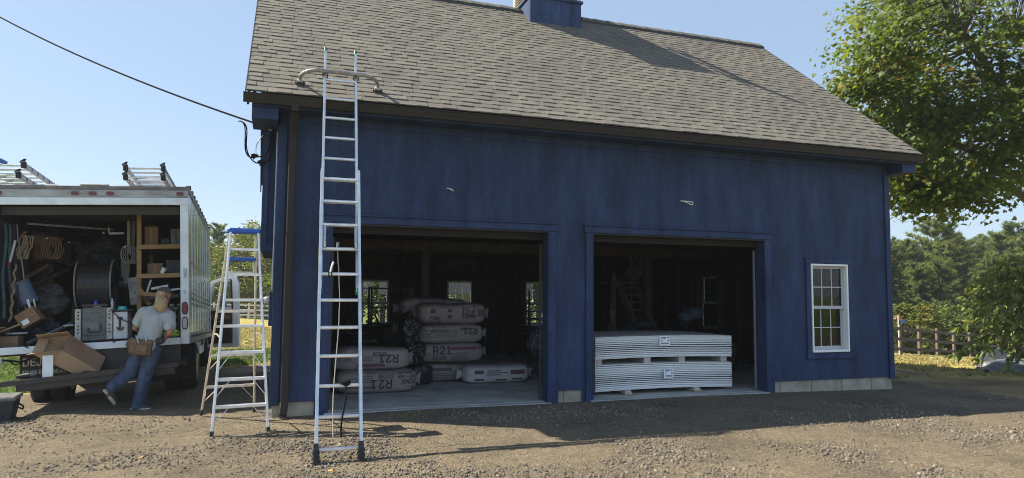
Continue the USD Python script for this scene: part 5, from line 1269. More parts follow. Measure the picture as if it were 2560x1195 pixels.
def hand(w, fd, pn, s):
    """wrist w, pointing direction fd, palm normal pn, s = side of the thumb"""
    fd = unit(fd); sd = unit(np.cross(pn, fd)) * s; pn = unit(np.cross(fd, sd)) * s
    out = [hull((w, .026), (w + fd * .03 + sd * .02, .017), (w + fd * .03 - sd * .02, .017), (w + fd * .085 + sd * .028, .012), (w + fd * .082 - sd * .028, .012))]
    for k, (o_, L) in enumerate(((.030, .072), (.010, .080), (-.011, .074), (-.030, .058))):
        p0 = w + fd * .082 + sd * o_; p1 = p0 + fd * L * .5 + pn * .010; p2 = p1 + fd * L * .20 + pn * .022; p3 = p2 + fd * L * .04 + pn * .022
        out += limb([(p0, .0095), (p1, .009), (p2, .0085), (p3, .0075)])
    p0 = w + fd * .03 + sd * .026; p1 = p0 + fd * .03 + sd * .022 + pn * .012; p2 = p1 + fd * .028 + sd * .004 + pn * .014
    return out + limb([(p0, .013), (p1, .010), (p2, .0085)])


body = skin_of(parts + hand(wL, V(.35, .85, -.3), V(0, -.3, -1), 1) + hand(wR, V(-.55, .35, -.5), V(-.3, .6, .3), -1), .011, 7)
per = thing('person', 'person in grey shirt, jeans and tool belt leaning into the truck', 'person', tw((-.58, -.5, -.84)))
tb(body, 'body', 'skin', per, smooth=True)


def wrinkle(m, amp, fr, seed=0, sq=(1, 1, 1)):
    n = m.vertex_normals; q = meshkit.fbm(m.vertices * fr * np.array(sq) + 5, 3, seed); rid = 1 - 2.4 * np.abs(q - .5) * 2; m.vertices = m.vertices + n * ((.55 * (q - .5) * 2 + .45 * np.clip(rid, -1, 1)) * amp)[:, None]; return m


shirt = limb([(pel + V(.0, .0, .03), .155), (wai, .138), (che, .147)]) + [hull((che, .13), (sL, .080), (sR, .080)), hull((che + V(0, .03, .06), .09), (nb - V(0, 0, .015), .066), (sL, .072), (sR, .072))]
shirt += limb([(sL, .080), (sL + (eL - sL) * .62, .075)]) + limb([(sR, .080), (sR + (eR - sR) * .60, .078)])
tb(wrinkle(skin_of(shirt, .012, 6), .021, 8, 3, (1.5, 1.5, .5)), 'shirt', 'shirt', per, smooth=True)
jeans = [hull((hL, .104), (hR, .104), (pel, .134)), hull((pel, .134), (wai - V(0, 0, .05), .120))]
jeans += limb([(hL, .102), (kL, .080), (aL + V(.02, .01, .02), .068)]) + limb([(hR, .102), (kR, .084), (aR + V(.005, 0, -.015), .072)])
tb(wrinkle(skin_of(jeans, .012, 6), .015, 12, 5, (1, 1, .8)), 'jeans', 'jeans', per, smooth=True)
# cap with its brim, ponytail
capm = skin_of([hull((H(-.018, 0, .062), (.096, .096, .07)), (H(.0, 0, .045), (.094, .094, .06)))], .014, 4)
capm.vertices = np.where(((capm.vertices - H(0, 0, .045)) @ hu < 0)[:, None], capm.vertices - hu * ((capm.vertices - H(0, 0, .045)) @ hu)[:, None] * .8, capm.vertices)
tb(capm, 'cap', 'cap', per, smooth=True)
br = MB(); q = [(.06 + .07 * math.cos(t) * 1.3, .083 * math.sin(t)) for t in np.linspace(-1.57, 1.57, 12)]
br.prism(q, H(0, 0, .045), face, hs, hu, .008); tb(br, 'cap_brim', 'cap', per)
hd_ = skin_of([hull((H(-.055, 0, .01), (.075, .082, .06)), (H(-.05, 0, -.03), (.06, .075, .05)))] + limb([(H(-.10, 0, -.02), .040), (V(-.318, -.445, .625), (.080, .062, .06)), (V(-.325, -.465, .56), (.088, .062, .06)), (V(-.318, -.47, .495), (.045, .034, .034))]), .010, 4)
tb(wrinkle(hd_, .010, 26, 7, (1, 1, .25)), 'hair', 'hair', per, smooth=True)
st_ = MB(); gh2 = np.random.default_rng(33)
for k in range(70):
    u, w_ = gh2.uniform(-1, 1), gh2.uniform(-1, 1)
    p = [H(-.09, u * .05, .0 + .02 * w_), V(-.318 + u * .078, -.46 - .03 * abs(w_), .615 + .03 * w_), V(-.325 + u * .092 + .01 * w_, -.475 - .035 * (1 - u * u), .55), V(-.322 + u * .05 + gh2.normal(0, .012), -.475 - .02 * w_, .47 + gh2.normal(0, .022))]
    tt_ = np.linspace(0, 1, 8); P3 = np.array(p); pts_ = np.array([((1 - t) ** 3) * P3[0] + 3 * t * (1 - t) ** 2 * P3[1] + 3 * t * t * (1 - t) * P3[2] + t ** 3 * P3[3] for t in tt_])
    st_.tube(pts_, .0035, 4)
tb(st_, 'hair_strands', 'hair', per)
for s in (-1, 1):
    e_ = trimesh.creation.icosphere(subdivisions=2, radius=.012); e_.vertices += H(.076, s * .031, .018); tb(e_, 'eye', 'paper', per)
# shoes
def shoe(heel, toe, upd):
    d = unit(toe - heel); u = unit(upd - d * (upd @ d)); s = np.cross(d, u); L = np.linalg.norm(toe - heel)
    P = lambda x, y, z: heel + d * x * L + s * y + u * z
    upm = skin_of([hull((P(.12, 0, .058), .042), (P(.32, 0, .07), .046), (P(.30, 0, .03), .044)), hull((P(.32, 0, .06), .044), (P(.62, 0, .042), .042), (P(.88, 0, .030), .032))], .012, 4)
    so = MB(); prof_ = [(0, .026), (.05, .033), (.25, .034), (.5, .036), (.72, .045), (.9, .038), (1.0, .02)]
    q = [(x * L, y) for x, y in prof_] + [(x * L, -y) for x, y in prof_[::-1]]
    so.prism(q, heel, d, s, u, .026); return upm, so


for heel, toe, u in ((V(-.70, -.43, -.838), V(-.445, -.57, -.842), V(0, 0, 1)), (V(-.985, -.665, -.535), V(-.885, -.545, -.735), V(.75, .35, .5))):
    a, b = shoe(heel, toe, u); tb(a, 'shoe', 'shoe', per, smooth=True); tb(b, 'shoe_sole', 'sole', per)
    lc = MB(); d = unit(toe - heel); uu = unit(u - d * (u @ d)); s = np.cross(d, uu); L = np.linalg.norm(toe - heel)
    for k in range(4):
        x = .40 + .08 * k; c_ = heel + d * x * L + uu * (.098 - .017 * k); lc.bar(c_ - s * .026, c_ + s * .026, .007, .006)
    tb(lc, 'shoe_lace', 'paper', per)
# tool belt: strap, pouches
bl = MB(); tt_ = np.linspace(0, 6.2832, 30)
bl.tube([wai + V(.165 * math.cos(t) - .015, .145 * math.sin(t), -.075 + .03 * math.cos(t + .6)) for t in tt_], .024, 8); tb(bl, 'belt', 'leather', per)
def pouch(c, h, seed, mt='leather', rot=0.0):
    m = cbox((-h[0], -h[1], -h[2]), (h[0], h[1], h[2]), min(h) * .45); m = m.subdivide().subdivide()
    m = wrinkle(m, .010, 13, seed); R_ = trimesh.transformations.rotation_matrix(rot, (0, 1, 0))[:3, :3]; m.vertices = m.vertices @ R_.T + c; return m
tb(pouch(V(-.545, -.665, .01), (.135, .045, .105), 2, rot=.18), 'pouch', 'leather', per, smooth=True)
tb(pouch(V(-.66, -.58, .065), (.065, .05, .065), 3, rot=.5), 'pouch', 'leather', per, smooth=True)
tb(pouch(V(-.53, -.712, -.02), (.075, .022, .07), 4, rot=.1), 'pouch_pocket', 'leather', per, smooth=True)
tb(pouch(V(-.335, -.555, .075), (.055, .035, .042), 5, rot=-.1), 'holster', 'black', per, smooth=True)
mb = MB(); mb.cyl((-.645, -.655, .05), (-.645, -.655, .15), .016, n=10); tb(mb, 'marker', 'blue_plastic', per)
mb = MB(); mb.cyl((-.56, -.72, .06), (-.60, -.71, .17), .009, n=8); mb.cyl((-.48, -.70, .08), (-.47, -.70, .15), .012, n=8); tb(mb, 'hand_tools', 'galv', per)

# ------------------------------------------------------------------ inside the barn
FZ = .052
def make_bag(w, d, h, seed, mat, puff=1.0):
    """sack of insulation: closed skin along x with pinched, finned ends; returns mesh and its front surface y(x, z)"""
    na, nx = 40, 44
    ex = 4.2
    xs_ = np.linspace(-1, 1, nx)
    ends = lambda u: np.clip(1 - np.abs(u) ** 7, 0.0, 1) ** .5
    def dis(x, z):
        return .030 * (meshkit.fbm(np.stack([x * 5 + seed, z * 6, np.full_like(x, seed * 1.7)], -1), 3, seed) - .5) * 2 + .006 * np.sin(x * 34 + seed) * np.abs(z) / h * 2
    def front(x, z):
        x, z = np.asarray(x, float), np.asarray(z, float)
        s = .30 + .70 * ends(np.clip(2 * x / w, -.999, .999))
        c, b = h / 2 * s, d / 2 * s
        return -b * np.clip(1 - np.clip(np.abs(z) / c, 0, 1) ** ex, 0, 1) ** (1 / ex) + dis(x, z)
    v, f = [], []
    for i, u in enumerate(xs_):
        s = .30 + .70 * float(ends(min(.9999, abs(u)) * np.sign(u)))
        for j in range(na):
            t = j / na * 6.2832
            cz = math.copysign(abs(math.sin(t)) ** (2 / ex), math.sin(t)); cy = math.copysign(abs(math.cos(t)) ** (2 / ex), math.cos(t))
            v.append((u * w / 2, -d / 2 * s * cy, h / 2 * s * cz))
    v = np.array(v)
    dd = dis(v[:, 0], v[:, 2]); v[:, 1] += np.where(v[:, 1] < 0, dd, -dd * .6); v[:, 2] += np.where(v[:, 2] > 0, -.5, 0) * np.abs(dd) - .03 * h * (v[:, 2] > 0) * np.cos(v[:, 0] / w * 7 + seed)
    for i in range(nx - 1):
        for j in range(na):
            a, b = i * na + j, i * na + (j + 1) % na; f.append((a, b, b + na, a + na))
    m = MB().raw(v, [q[::-1] for q in f])
    for e, i in ((-1, 0), (1, nx - 1)):
        c = v[i * na:(i + 1) * na]; ctr = c.mean(0) + [e * .02, 0, 0]; fin = np.array([ctr + [e * .055 + .012 * math.sin(17 * p[2] + seed), (p[1] - ctr[1]) * .25, (p[2] - ctr[2]) * 1.65] for p in c])
        for A_r, B_r in ((c, fin),):
            fv = np.vstack([A_r, B_r]); ff = [(j, (j + 1) % na, na + (j + 1) % na, na + j) for j in range(na)]
            m.raw(fv, [q[::-1] for q in ff] if e > 0 else ff); 
        m.raw(np.vstack([fin, fin.mean(0)]), [(j, (j + 1) % na, na) if e < 0 else ((j + 1) % na, j, na) for j in range(na)])
    return m.mesh(), front


def bag(label, loc, w, d, h, seed, mat='bag', rotz=0.0, prints=(), flip=False, group=None):
    t = thing('insulation_bag', label, 'bag', (loc[0], loc[1], loc[2] + h / 2), rotz, group)
    m, front = make_bag(w, d, h, seed, mat)
    obj('sack', m, M[mat], t, smooth=50)
    def on(m_):
        if flip:
            m_.vertices[:, 0] *= -1; m_.vertices[:, 2] *= -1
        sub = trimesh.Trimesh(m_.vertices, m_.faces, process=False)
        y = front(sub.vertices[:, 0], sub.vertices[:, 2]) - .004 + np.where(sub.vertices[:, 1] > .0005, -.004, .0)
        sub.vertices[:, 1] = y
        return sub
    for kind, txt, x, z, hh, mt in prints:
        if kind == 't':
            mm_ = meshkit.text_mesh(txt, hh, .002, True)
            v_ = np.stack([mm_.vertices[:, 0] + x, mm_.vertices[:, 2], mm_.vertices[:, 1] + z], 1); mm_ = tmesh(v_, mm_.faces[:, ::-1])
        else:
            nxx = 12; gx_, gz_ = np.meshgrid(np.linspace(x, x + txt, nxx), np.linspace(z, z + hh, 4)); v_ = np.stack([gx_, np.zeros_like(gx_), gz_], -1).reshape(-1, 3); f_ = []
            for j in range(3):
                for i in range(nxx - 1):
                    a = j * nxx + i; f_.append((a, a + 1, a + nxx + 1, a + nxx))
            mm_ = trimesh.Trimesh(v_, np.vstack([np.array(f_)[:, [0, 1, 2]], np.array(f_)[:, [0, 2, 3]]]), process=False); 
        s_ = on(mm_)
        if kind == 'k':
            s_.vertices[:, 1] += .002
        obj('lettering' if kind == 't' else 'print_panel', s_, M[mt], t)
    return t


def lines(x, z, w, rows, dz, mt='ink_soft', seed=0):
    g_ = np.random.default_rng(seed); return [('k', w * g_.uniform(.5, 1), x, z - k * dz, dz * .45, mt) for k in range(rows)]


bag('upper insulation bag of the low stack behind the ladder', (1.42, 1.72, FZ + .335), 1.20, .46, .35, 11, prints=[('t', 'R21', -.42, -.06, .12, 'ink'), ('k', .20, -.22, -.10, .065, 'ink_soft'), ('t', 'FACED', -.205, -.088, .035, 'bag'), ('k', .42, -.20, .07, .05, 'ink_pink'), ('t', 'MC23', .30, -.03, .06, 'ink_soft')] + lines(-.02, .02, .22, 3, .03, seed=1), flip=True)
bag('bottom insulation bag of the low stack behind the ladder', (1.50, 1.66, FZ), 1.26, .50, .35, 12, prints=[('t', 'R21', -.24, -.03, .13, 'ink'), ('k', .22, -.24, -.105, .06, 'ink_soft'), ('t', 'FACED', -.225, -.092, .032, 'bag'), ('t', 'PINK', -.60, -.03, .07, 'ink'), ('t', 'NEXT GEN', -.60, -.09, .042, 'ink'), ('t', 'FIBERGLAS', -.60, -.14, .036, 'ink'), ('k', .40, .06, .06, .035, 'ink_soft'), ('k', .05, -.57, .07, .05, 'ink_pink')] + lines(.06, .0, .40, 4, .03, seed=2) + [('t', 'R21', .44, .09, .05, 'ink_soft')], flip=True)
bag('topmost insulation bag of the tall stack', (2.90, 2.60, FZ + .98), 1.22, .50, .36, 13, prints=[('k', .24, .16, -.08, .19, 'ink_pink'), ('t', 'R21', .175, -.005, .095, 'bag'), ('k', .19, .185, -.065, .045, 'bag'), ('t', 'FACED', .21, -.058, .030, 'ink'), ('t', 'PINK', -.42, -.10, .055, 'ink'), ('t', 'NEXT GEN', -.42, -.15, .032, 'ink'), ('k', .09, -.40, .0, .08, 'ink_pink'), ('k', .08, -.10, .02, .06, 'ink_pink'), ('k', .08, -.10, -.08, .06, 'ink_pink'), ('k', .16, .43, -.05, .13, 'ink_soft')])
bag('second insulation bag from the top of the tall stack', (2.87, 2.56, FZ + .66), 1.16, .50, .33, 14, prints=[('t', 'R21', -.46, -.09, .10, 'ink'), ('k', .16, -.30, -.10, .05, 'ink_soft'), ('k', .42, .05, -.07, .04, 'ink_soft')] + lines(-.10, .05, .5, 4, .035, seed=4) + lines(.36, .06, .14, 5, .03, 'ink', seed=5), flip=True)
bag('third insulation bag from the top of the tall stack', (2.88, 2.60, FZ + .335), 1.18, .52, .34, 15, prints=[('t', 'R21', -.34, -.03, .13, 'ink'), ('k', .24, -.33, -.115, .07, 'ink_soft'), ('t', 'FACED', -.31, -.098, .034, 'bag'), ('k', .46, -.02, .04, .055, 'ink_pink'), ('t', 'R21', .46, .05, .06, 'ink_soft')] + lines(-.02, -.02, .44, 4, .032, seed=6))
bag('dark insulation roll at the bottom of the tall stack', (2.72, 2.72, FZ), .95, .50, .32, 16, 'bag', prints=[('k', .5, -.3, .02, .06, 'ink_soft')] + lines(-.3, -.03, .5, 3, .035, seed=7))
bag('insulation bag at the back of the tall stack top', (2.70, 3.12, FZ + 1.06), 1.25, .48, .36, 17, prints=[('k', .5, -.3, .05, .06, 'ink_soft')])
bag('insulation bag under the back top bag', (2.70, 3.12, FZ + .70), 1.25, .48, .35, 18, prints=[('k', .5, -.3, .05, .06, 'ink_soft')])
bag('white insulation bag lying alone on the barn floor', (3.62, 2.28, FZ), 1.20, .42, .30, 19, 'bag_white', .03, prints=[('k', .26, .22, -.01, .075, 'ink_pink'), ('k', .16, -.42, .01, .06, 'ink_pink')] + lines(-.2, .05, .38, 3, .035, 'ink_soft', seed=8) + [('k', .16, -.42, -.10, .03, 'ink'), ('k', .2, -.05, -.11, .025, 'ink'), ('k', .2, .25, -.10, .025, 'ink')])
bag('wrapped roll standing against the tall stack', (2.30, 2.35, FZ), .42, .40, .34, 23, 'black_gloss', .4)
# black film heaped between the stacks
for k, (p, r, sq) in enumerate([((2.12, 2.3, .95), .20, (.8, .8, 1.5)), ((2.20, 2.45, .52), .24, (.9, .8, 1.6)), ((1.95, 2.7, .35), .30, (1.0, .8, 1.0))]):
    m = blob(60 + k, r, 3, .45, 2.4, sq); m.vertices += p
    t = thing('black_plastic_heap', ['topmost crumple of black film between the insulation stacks', 'middle crumple of black film between the insulation stacks', 'lowest crumple of black film behind the low bag stack'][k], 'plastic film', (p[0], p[1], p[2] - r))
    obj('film', m, M['black_gloss'], t, smooth=40, world=True)
    m2_ = blob(70 + k, r * .55, 3, .5, 2.8, (1.1, .7, 1)); m2_.vertices += np.array(p) + [.08, -r * .55, r * .35]
    obj('film_fold', m2_, M['black_gloss'], t, smooth=40, world=True)

# drywall: two bundles on blocks, each sheet a thing of its own
DX0, DY, DLEN, DW, TH = 4.605, .35, 2.44, 1.22, .0128
XM = 5.80
ORD = ['top', 'second', 'third', 'fourth', 'fifth', 'sixth', 'seventh', 'eighth', 'ninth', 'tenth', 'eleventh', 'twelfth', 'thirteenth', 'fourteenth', 'fifteenth', 'sixteenth', 'seventeenth', 'eighteenth', 'nineteenth', 'twentieth'] + ['twenty-' + q for q in ('first', 'second', 'third', 'fourth', 'fifth', 'sixth', 'seventh', 'eighth', 'ninth')] + ['thirtieth']
ORD = ORD[:26] + ['bottom']
ORD2 = ORD[:22] + ['bottom']
def drywall(z, k, sag, grp, lab):
    g_ = np.random.default_rng(100 + k); n = 14
    jx, jy = g_.normal(0, .003), g_.normal(0, .0005)
    xs_ = np.linspace(0, DLEN, n); zz = z - sag * np.abs((xs_ + DX0 - XM) / (DLEN / 2)) ** 2.0 + .0
    v = []
    for x, q in zip(xs_, zz):
        X = DX0 + x + jx
        v += [(X, DY + jy, q + .0014), (X, DY + jy + .002, q), (X, DY + DW + jy, q), (X, DY + DW + jy, q + TH), (X, DY + jy + .002, q + TH - .0009), (X, DY + jy, q + TH - .0022)]
    rings = np.array(v).reshape(n, 6, 3)
    m = MB().loft([r[::-1] for r in rings])
    p = obj('drywall_sheet', m.mesh(), M['gyp_edge'], label=lab, cat='drywall sheet', group=grp)
    return p
nlo, nhi = 27, 23
ZL0 = .122
for k in range(nlo):
    drywall(ZL0 + k * (TH + .0008 + .0014 * (k % 2)) , k, .024 - .0003 * k, 'drywall sheets in the lower bundle', ORD[nlo - 1 - k] + ' white drywall sheet from the top in the lower bundle')
zl_top = ZL0 + nlo * (TH + .0016)
ZH0 = zl_top + .092
for k in range(nhi):
    drywall(ZH0 + k * (TH + .0008 + .0014 * (k % 2)), 50 + k, .022 - .0002 * k, 'drywall sheets in the upper bundle', ORD2[nhi - 1 - k] + ' white drywall sheet from the top in the upper bundle')
zh_top = ZH0 + nhi * (TH + .0016)
ts = MB(); xs_ = np.linspace(.02, DLEN - .02, 14)
for a, b in zip(xs_[:-1], xs_[1:]):
    q = lambda x: zh_top + .0005 - .018 * abs((x + DX0 - XM) / (DLEN / 2)) ** 2
    ts.hexa([(DX0 + a, DY + .012, q(a)), (DX0 + b, DY + .012, q(b)), (DX0 + b, DY + DW - .01, q(b)), (DX0 + a, DY + DW - .01, q(a)), (DX0 + a, DY + .012, q(a) + .004), (DX0 + b, DY + .012, q(b) + .004), (DX0 + b, DY + DW - .01, q(b) + .004), (DX0 + a, DY + DW - .01, q(a) + .004)])
t = thing('cover_sheet', 'grey paper cover sheet on top of the drywall', 'sheet', (XM, DY + .6, zh_top)); ts.build('paper', M['gyp_back'], t, world=True)
for k, x in enumerate((4.66, 5.50, 6.12, 6.90)):
    zb = zl_top - (.024 - .0003 * nlo) * abs((x - XM) / (DLEN / 2)) ** 2; zt_ = ZH0 - .022 * abs((x - XM) / (DLEN / 2)) ** 2
    lab = ['leftmost spacer block between the drywall bundles', 'second spacer block from the left between the bundles', 'third spacer block from the left between the bundles', 'rightmost spacer block between the drywall bundles'][k]
    t = thing('spacer_block', lab, 'block', (x, DY + .6, zb))
    nn = 4
    for j in range(nn):
        a, b = zb + .002 + (zt_ - zb - .004) * j / nn, zb + .002 + (zt_ - zb - .004) * (j + 1) / nn - .0015
        MB().box((x - .055 + .002 * (j % 2), DY + .012 + .003 * (j % 3), a), (x + .06, DY + 1.2, b)).build('strip', M['spacer'], t, world=True)
for k, (x, hgt) in enumerate(((5.12, ZL0), (6.34, ZL0))):
    t = thing('support_block', ['left support block under the drywall on the floor', 'right support block under the drywall on the floor'][k], 'block', (x, DY + .5, FZ))
    zt_ = hgt - .024 * abs((x - XM) / (DLEN / 2)) ** 2 - .004
    for j in range(3):
        a, b = FZ + (zt_ - FZ) * j / 3, FZ + (zt_ - FZ) * (j + 1) / 3 - .001
        MB().box((x - .07 + .012 * j, DY - .10 + .02 * j, a), (x + .07 - .005 * j, DY + 1.15, b)).build('strip', M['card_in'] if j == 0 else M['spacer'], t, world=True)
for k, (x, z, dz) in enumerate(((5.70, zh_top - .155, 0), (5.76, zl_top - .235, 0))):
    t = thing('paper_label', ['white printed label stuck on the upper drywall bundle', 'white printed label stuck on the lower drywall bundle'][k], 'label', (x, DY - .02, z))
    s_ = MB(); ncol = 8
    for i in range(ncol):
        a, b = x + .19 * i / ncol, x + .19 * (i + 1) / ncol
        c = lambda u: DY - .014 - .02 * max(0, (x + .06 - u) / .06) ** 2 * (k + .4)
        s_.hexa([(a, c(a), z), (b, c(b), z), (b, c(b) + .001, z), (a, c(a) + .001, z), (a, c(a), z + .145), (b, c(b), z + .145), (b, c(b) + .001, z + .145), (a, c(a) + .001, z + .145)])
    s_.build('paper', M['paper'], t, world=True)
    bars = MB(); gb = np.random.default_rng(4 + k); u = x + .025
    while u < x + .12:
        w_ = gb.choice([.002, .004, .006]); bars.box((u, DY - .0375 + .0, z + .105), (u + w_, DY - .0365, z + .13)); u += w_ + gb.choice([.003, .005])
    u = x + .03
    while u < x + .165:
        w_ = gb.choice([.002, .004, .006]); bars.box((u, DY - .0375, z + .02), (u + w_, DY - .0365, z + .042)); u += w_ + gb.choice([.003, .005])
    for j in range(2):
        bars.box((x + .025, DY - .0375, z + .062 + .016 * j), (x + .06, DY - .0365, z + .070 + .016 * j)); bars.box((x + .145, DY - .0375, z + .066 + .012 * j), (x + .175, DY - .0365, z + .073 + .012 * j))
    for v_ in bars.v: v_[:, 1] += .0205
    bars.build('barcode', M['ink'], t, world=True, kind='stuff')
    tp = MB().prism([(x + .135, z + .115), (x + .15, z + .13), (x + .175, z + .125), (x + .17, z + .112)], (0, DY - .0155, 0), (1, 0, 0), (0, 0, 1), (0, -1, 0), .001)
    tp.build('arrow_mark', M['ink'], t, world=True)

# dark fittings of the barn: stairs
stc = UsdGeom.Xform.Define(stage, str(barn.GetPath()) + '/staircase').GetPrim(); tag(stc, 'dark wooden staircase rising to the loft')
sb = lambda nm, mb, mt='stair_wood': obj(nm, mb.mesh(), M[mt], stc, world=True)
SY = 5.3
for k in range(10):
    z = .20 + .165 * k; y = SY - 1.45 + .22 * k * .62
    mb = MB(); mb.box((7.62, y, z), (8.02, y + .24, z + .035)); sb('tread', mb)
for x in (7.585, 8.022):
    mb = MB(); mb.bar((x, SY - 1.45, .15), (x, SY + .02, 1.85), .035, .20, upv=(1, 0, 0) if False else (0, -1, .6)); sb('stringer', mb)
mb = MB(); mb.box((7.55, SY + .02, 1.80), (8.20, SY + .9, 1.85)); sb('landing', mb)
for x in (7.40,):
    pass
p0, p1 = V(7.02, SY - .75, 1.16), V(7.42, SY - .1, 2.02)
mb = MB(); mb.bar(p0, p1, .04, .07); sb('handrail', mb)
for k in range(3):
    mb = MB(); mb.bar(p0 - V(-.06, 0, .22 + .20 * k), p1 - V(0, 0, .30 + .20 * k), .03, .06); sb('rail_slat', mb)
mb = MB(); mb.box((7.0, SY - .8, .06), (7.07, SY - .73, 1.22)); sb('newel', mb)
mb = MB(); mb.box((7.40, SY - .12, .06), (7.47, SY - .05, 2.05)); sb('newel', mb)
for dy, nm in ((0.25, 'stringer'), (.75, 'stringer')):
    mb = MB(); mb.bar((8.05, SY + dy, 1.80), (8.98, SY + dy, 2.95), .04, .18); sb(nm, mb)
for k in range(3):
    mb = MB(); mb.bar((8.02, SY + .20, 2.06 + .22 * k), (8.80, SY + .20, 3.02 + .22 * k - .3), .03, .06); sb('rail_slat', mb)
for k in range(6):
    mb = MB(); mb.box((8.10 + .145 * k, SY + .27, 1.92 + .18 * k), (8.32 + .145 * k, SY + .73, 1.95 + .18 * k)); sb('tread', mb)
mb = MB(); mb.box((8.0, SY + .16, 1.2), (8.06, SY + .22, 2.6)); sb('newel', mb)

# dark gear along the back wall
def rack(label, x0, x1, y, zs, h, seed):
    t = thing('storage_rack', label, 'rack', ((x0 + x1) / 2, y, FZ))
    for x in (x0, x1):
        for yy in (y, y + .45):
            MB().box((x - .02, yy - .02, FZ), (x + .02, yy + .02, h)).build('leg', M['black'], t, world=True)
    for z in zs:
        MB().box((x0, y - .02, z), (x1, y + .47, z + .035)).build('shelf', M['black'], t, world=True)
    return t
rack('black steel rack in front of the left back window', 2.02, 2.92, 6.2, (.45, .85, 1.20, 1.62), 1.68, 1)
rack('black shelving under the right back window of the left bay', 5.75, 6.75, 6.3, (.3, .55, .75, .93, 1.10, 1.28), 1.62, 2)
gq = np.random.default_rng(77)
def gear(name, label, cat, base, n, size, mats, seed):
    g_ = np.random.default_rng(seed); t = thing(name, label, cat, (base[0], base[1], FZ))
    for k in range(n):
        c = np.array(base) + g_.uniform(-1, 1, 3) * size * [1, .6, .35]; m = blob(seed * 10 + k, g_.uniform(.10, .20), 2, .4, 2, (1, 1, g_.uniform(.6, 1.1))); m.vertices += c
        m.vertices[:, 2] = np.maximum(m.vertices[:, 2], FZ + .002)
        obj(['lump', 'bundle', 'sack'][k % 3], m, M[mats[k % len(mats)]], t, smooth=40, world=True)
    return t
t = thing('ride_on_mower', 'dark ride-on mower parked by the left back window', 'mower', (2.0, 5.2, FZ))
for nm, lo, hi, ch in (('hood', (2.05, 4.9, .45), (2.75, 5.5, .92), .06), ('deck', (1.35, 4.85, .35), (2.2, 5.6, .55), .05), ('seat', (1.45, 5.0, .60), (1.85, 5.45, .72), .04), ('seat_back', (1.35, 5.0, .70), (1.47, 5.45, 1.05), .04)):
    obj(nm, cbox(lo, hi, ch), M['black'], t, world=True)
for x, r in ((1.55, .26), (2.55, .18)):
    for y in (4.82, 5.6):
        MB().cyl((x, y - .07, FZ + r), (x, y + .07, FZ + r), r, n=20).build('wheel', M['tyre'], t, world=True)
MB().tube([(2.05, 5.2, .9), (1.95, 5.2, 1.12)], .02, 8).build('steering_column', M['black'], t, world=True)
MB().tube([(1.95 + .05 * math.sin(s), 5.2 + .17 * math.cos(s), 1.13 + .05 * math.sin(s)) for s in np.linspace(0, 6.2832, 22)], .014, 6).build('steering_wheel', M['black'], t, world=True)
gear('gear_heap', 'dark heap of gear behind the drywall at the stairs', 'gear', (6.3, 3.4, .72), 9, .55, ['black', 'rust_black', 'tarp_dark'], 5)
gear('gear_heap', 'dark heap of bags behind the drywall by the end window', 'gear', (8.0, 3.6, .80), 12, .65, ['black_gloss', 'tarp_dark', 'black'], 6)
gear('blue_bag', 'bluish plastic bag on the heap below the end window', 'bag', (8.15, 3.3, 1.15), 3, .16, ['blue_grey'], 7)
t = thing('lumber_stack', 'dark stack of lumber lying behind the drywall', 'lumber', (6.6, 2.6, FZ))
for i in range(6):
    for j in range(4):
        MB().box((4.9 + .02 * gq.normal(), 2.3 + .15 * j, FZ + .04 + .09 * i), (8.6 + .05 * gq.normal(), 2.43 + .15 * j, FZ + .125 + .09 * i)).build('plank', M['dark_wood'], t, world=True)
t = thing('net_bag', 'pale net bag hanging at the right edge of the left doorway', 'bag', (4.75, 3.3, .4))
m = blob(90, .20, 3, .3, 2, (.85, .6, 1.35)); m.vertices += (4.78, 3.3, .62); obj('bag', m, M['tarp_dark'], t, smooth=True, world=True)
mb = MB()
for k in range(9):
    a0 = k / 9 * 6.2832
    mb.tube([(4.78 + .175 * math.cos(a0 + 1.2 * u) * math.sin(math.pi * (.08 + .84 * u)) * 1.02, 3.3 + .13 * math.sin(a0 + 1.2 * u) * math.sin(math.pi * (.08 + .84 * u)) * 1.02, .36 + .52 * u) for u in np.linspace(0, 1, 10)], .006, 4)
    mb.tube([(4.78 + .175 * math.cos(a0 - 1.2 * u) * math.sin(math.pi * (.08 + .84 * u)) * 1.02, 3.3 + .13 * math.sin(a0 - 1.2 * u) * math.sin(math.pi * (.08 + .84 * u)) * 1.02, .36 + .52 * u) for u in np.linspace(0, 1, 10)], .006, 4)
mb.build('netting', M['cord_grey'], t, world=True)
mb = MB(); mb.bar((4.3, 3.2, .08), (5.1, 3.6, .10), .05, .05)
t = thing('floor_pole', 'long pale pole lying on the barn floor behind the white bag', 'pole', (3.9, 3.9, FZ)); MB().cyl((3.4, 3.95, FZ + .025), (4.75, 3.6, FZ + .025), .022, n=10).build('pole', M['white_metal'], t, world=True)
MB().cyl((4.75, 3.6, FZ + .025), (4.82, 3.58, FZ + .025), .027, n=10).build('ferrule', M['galv'], t, world=True)

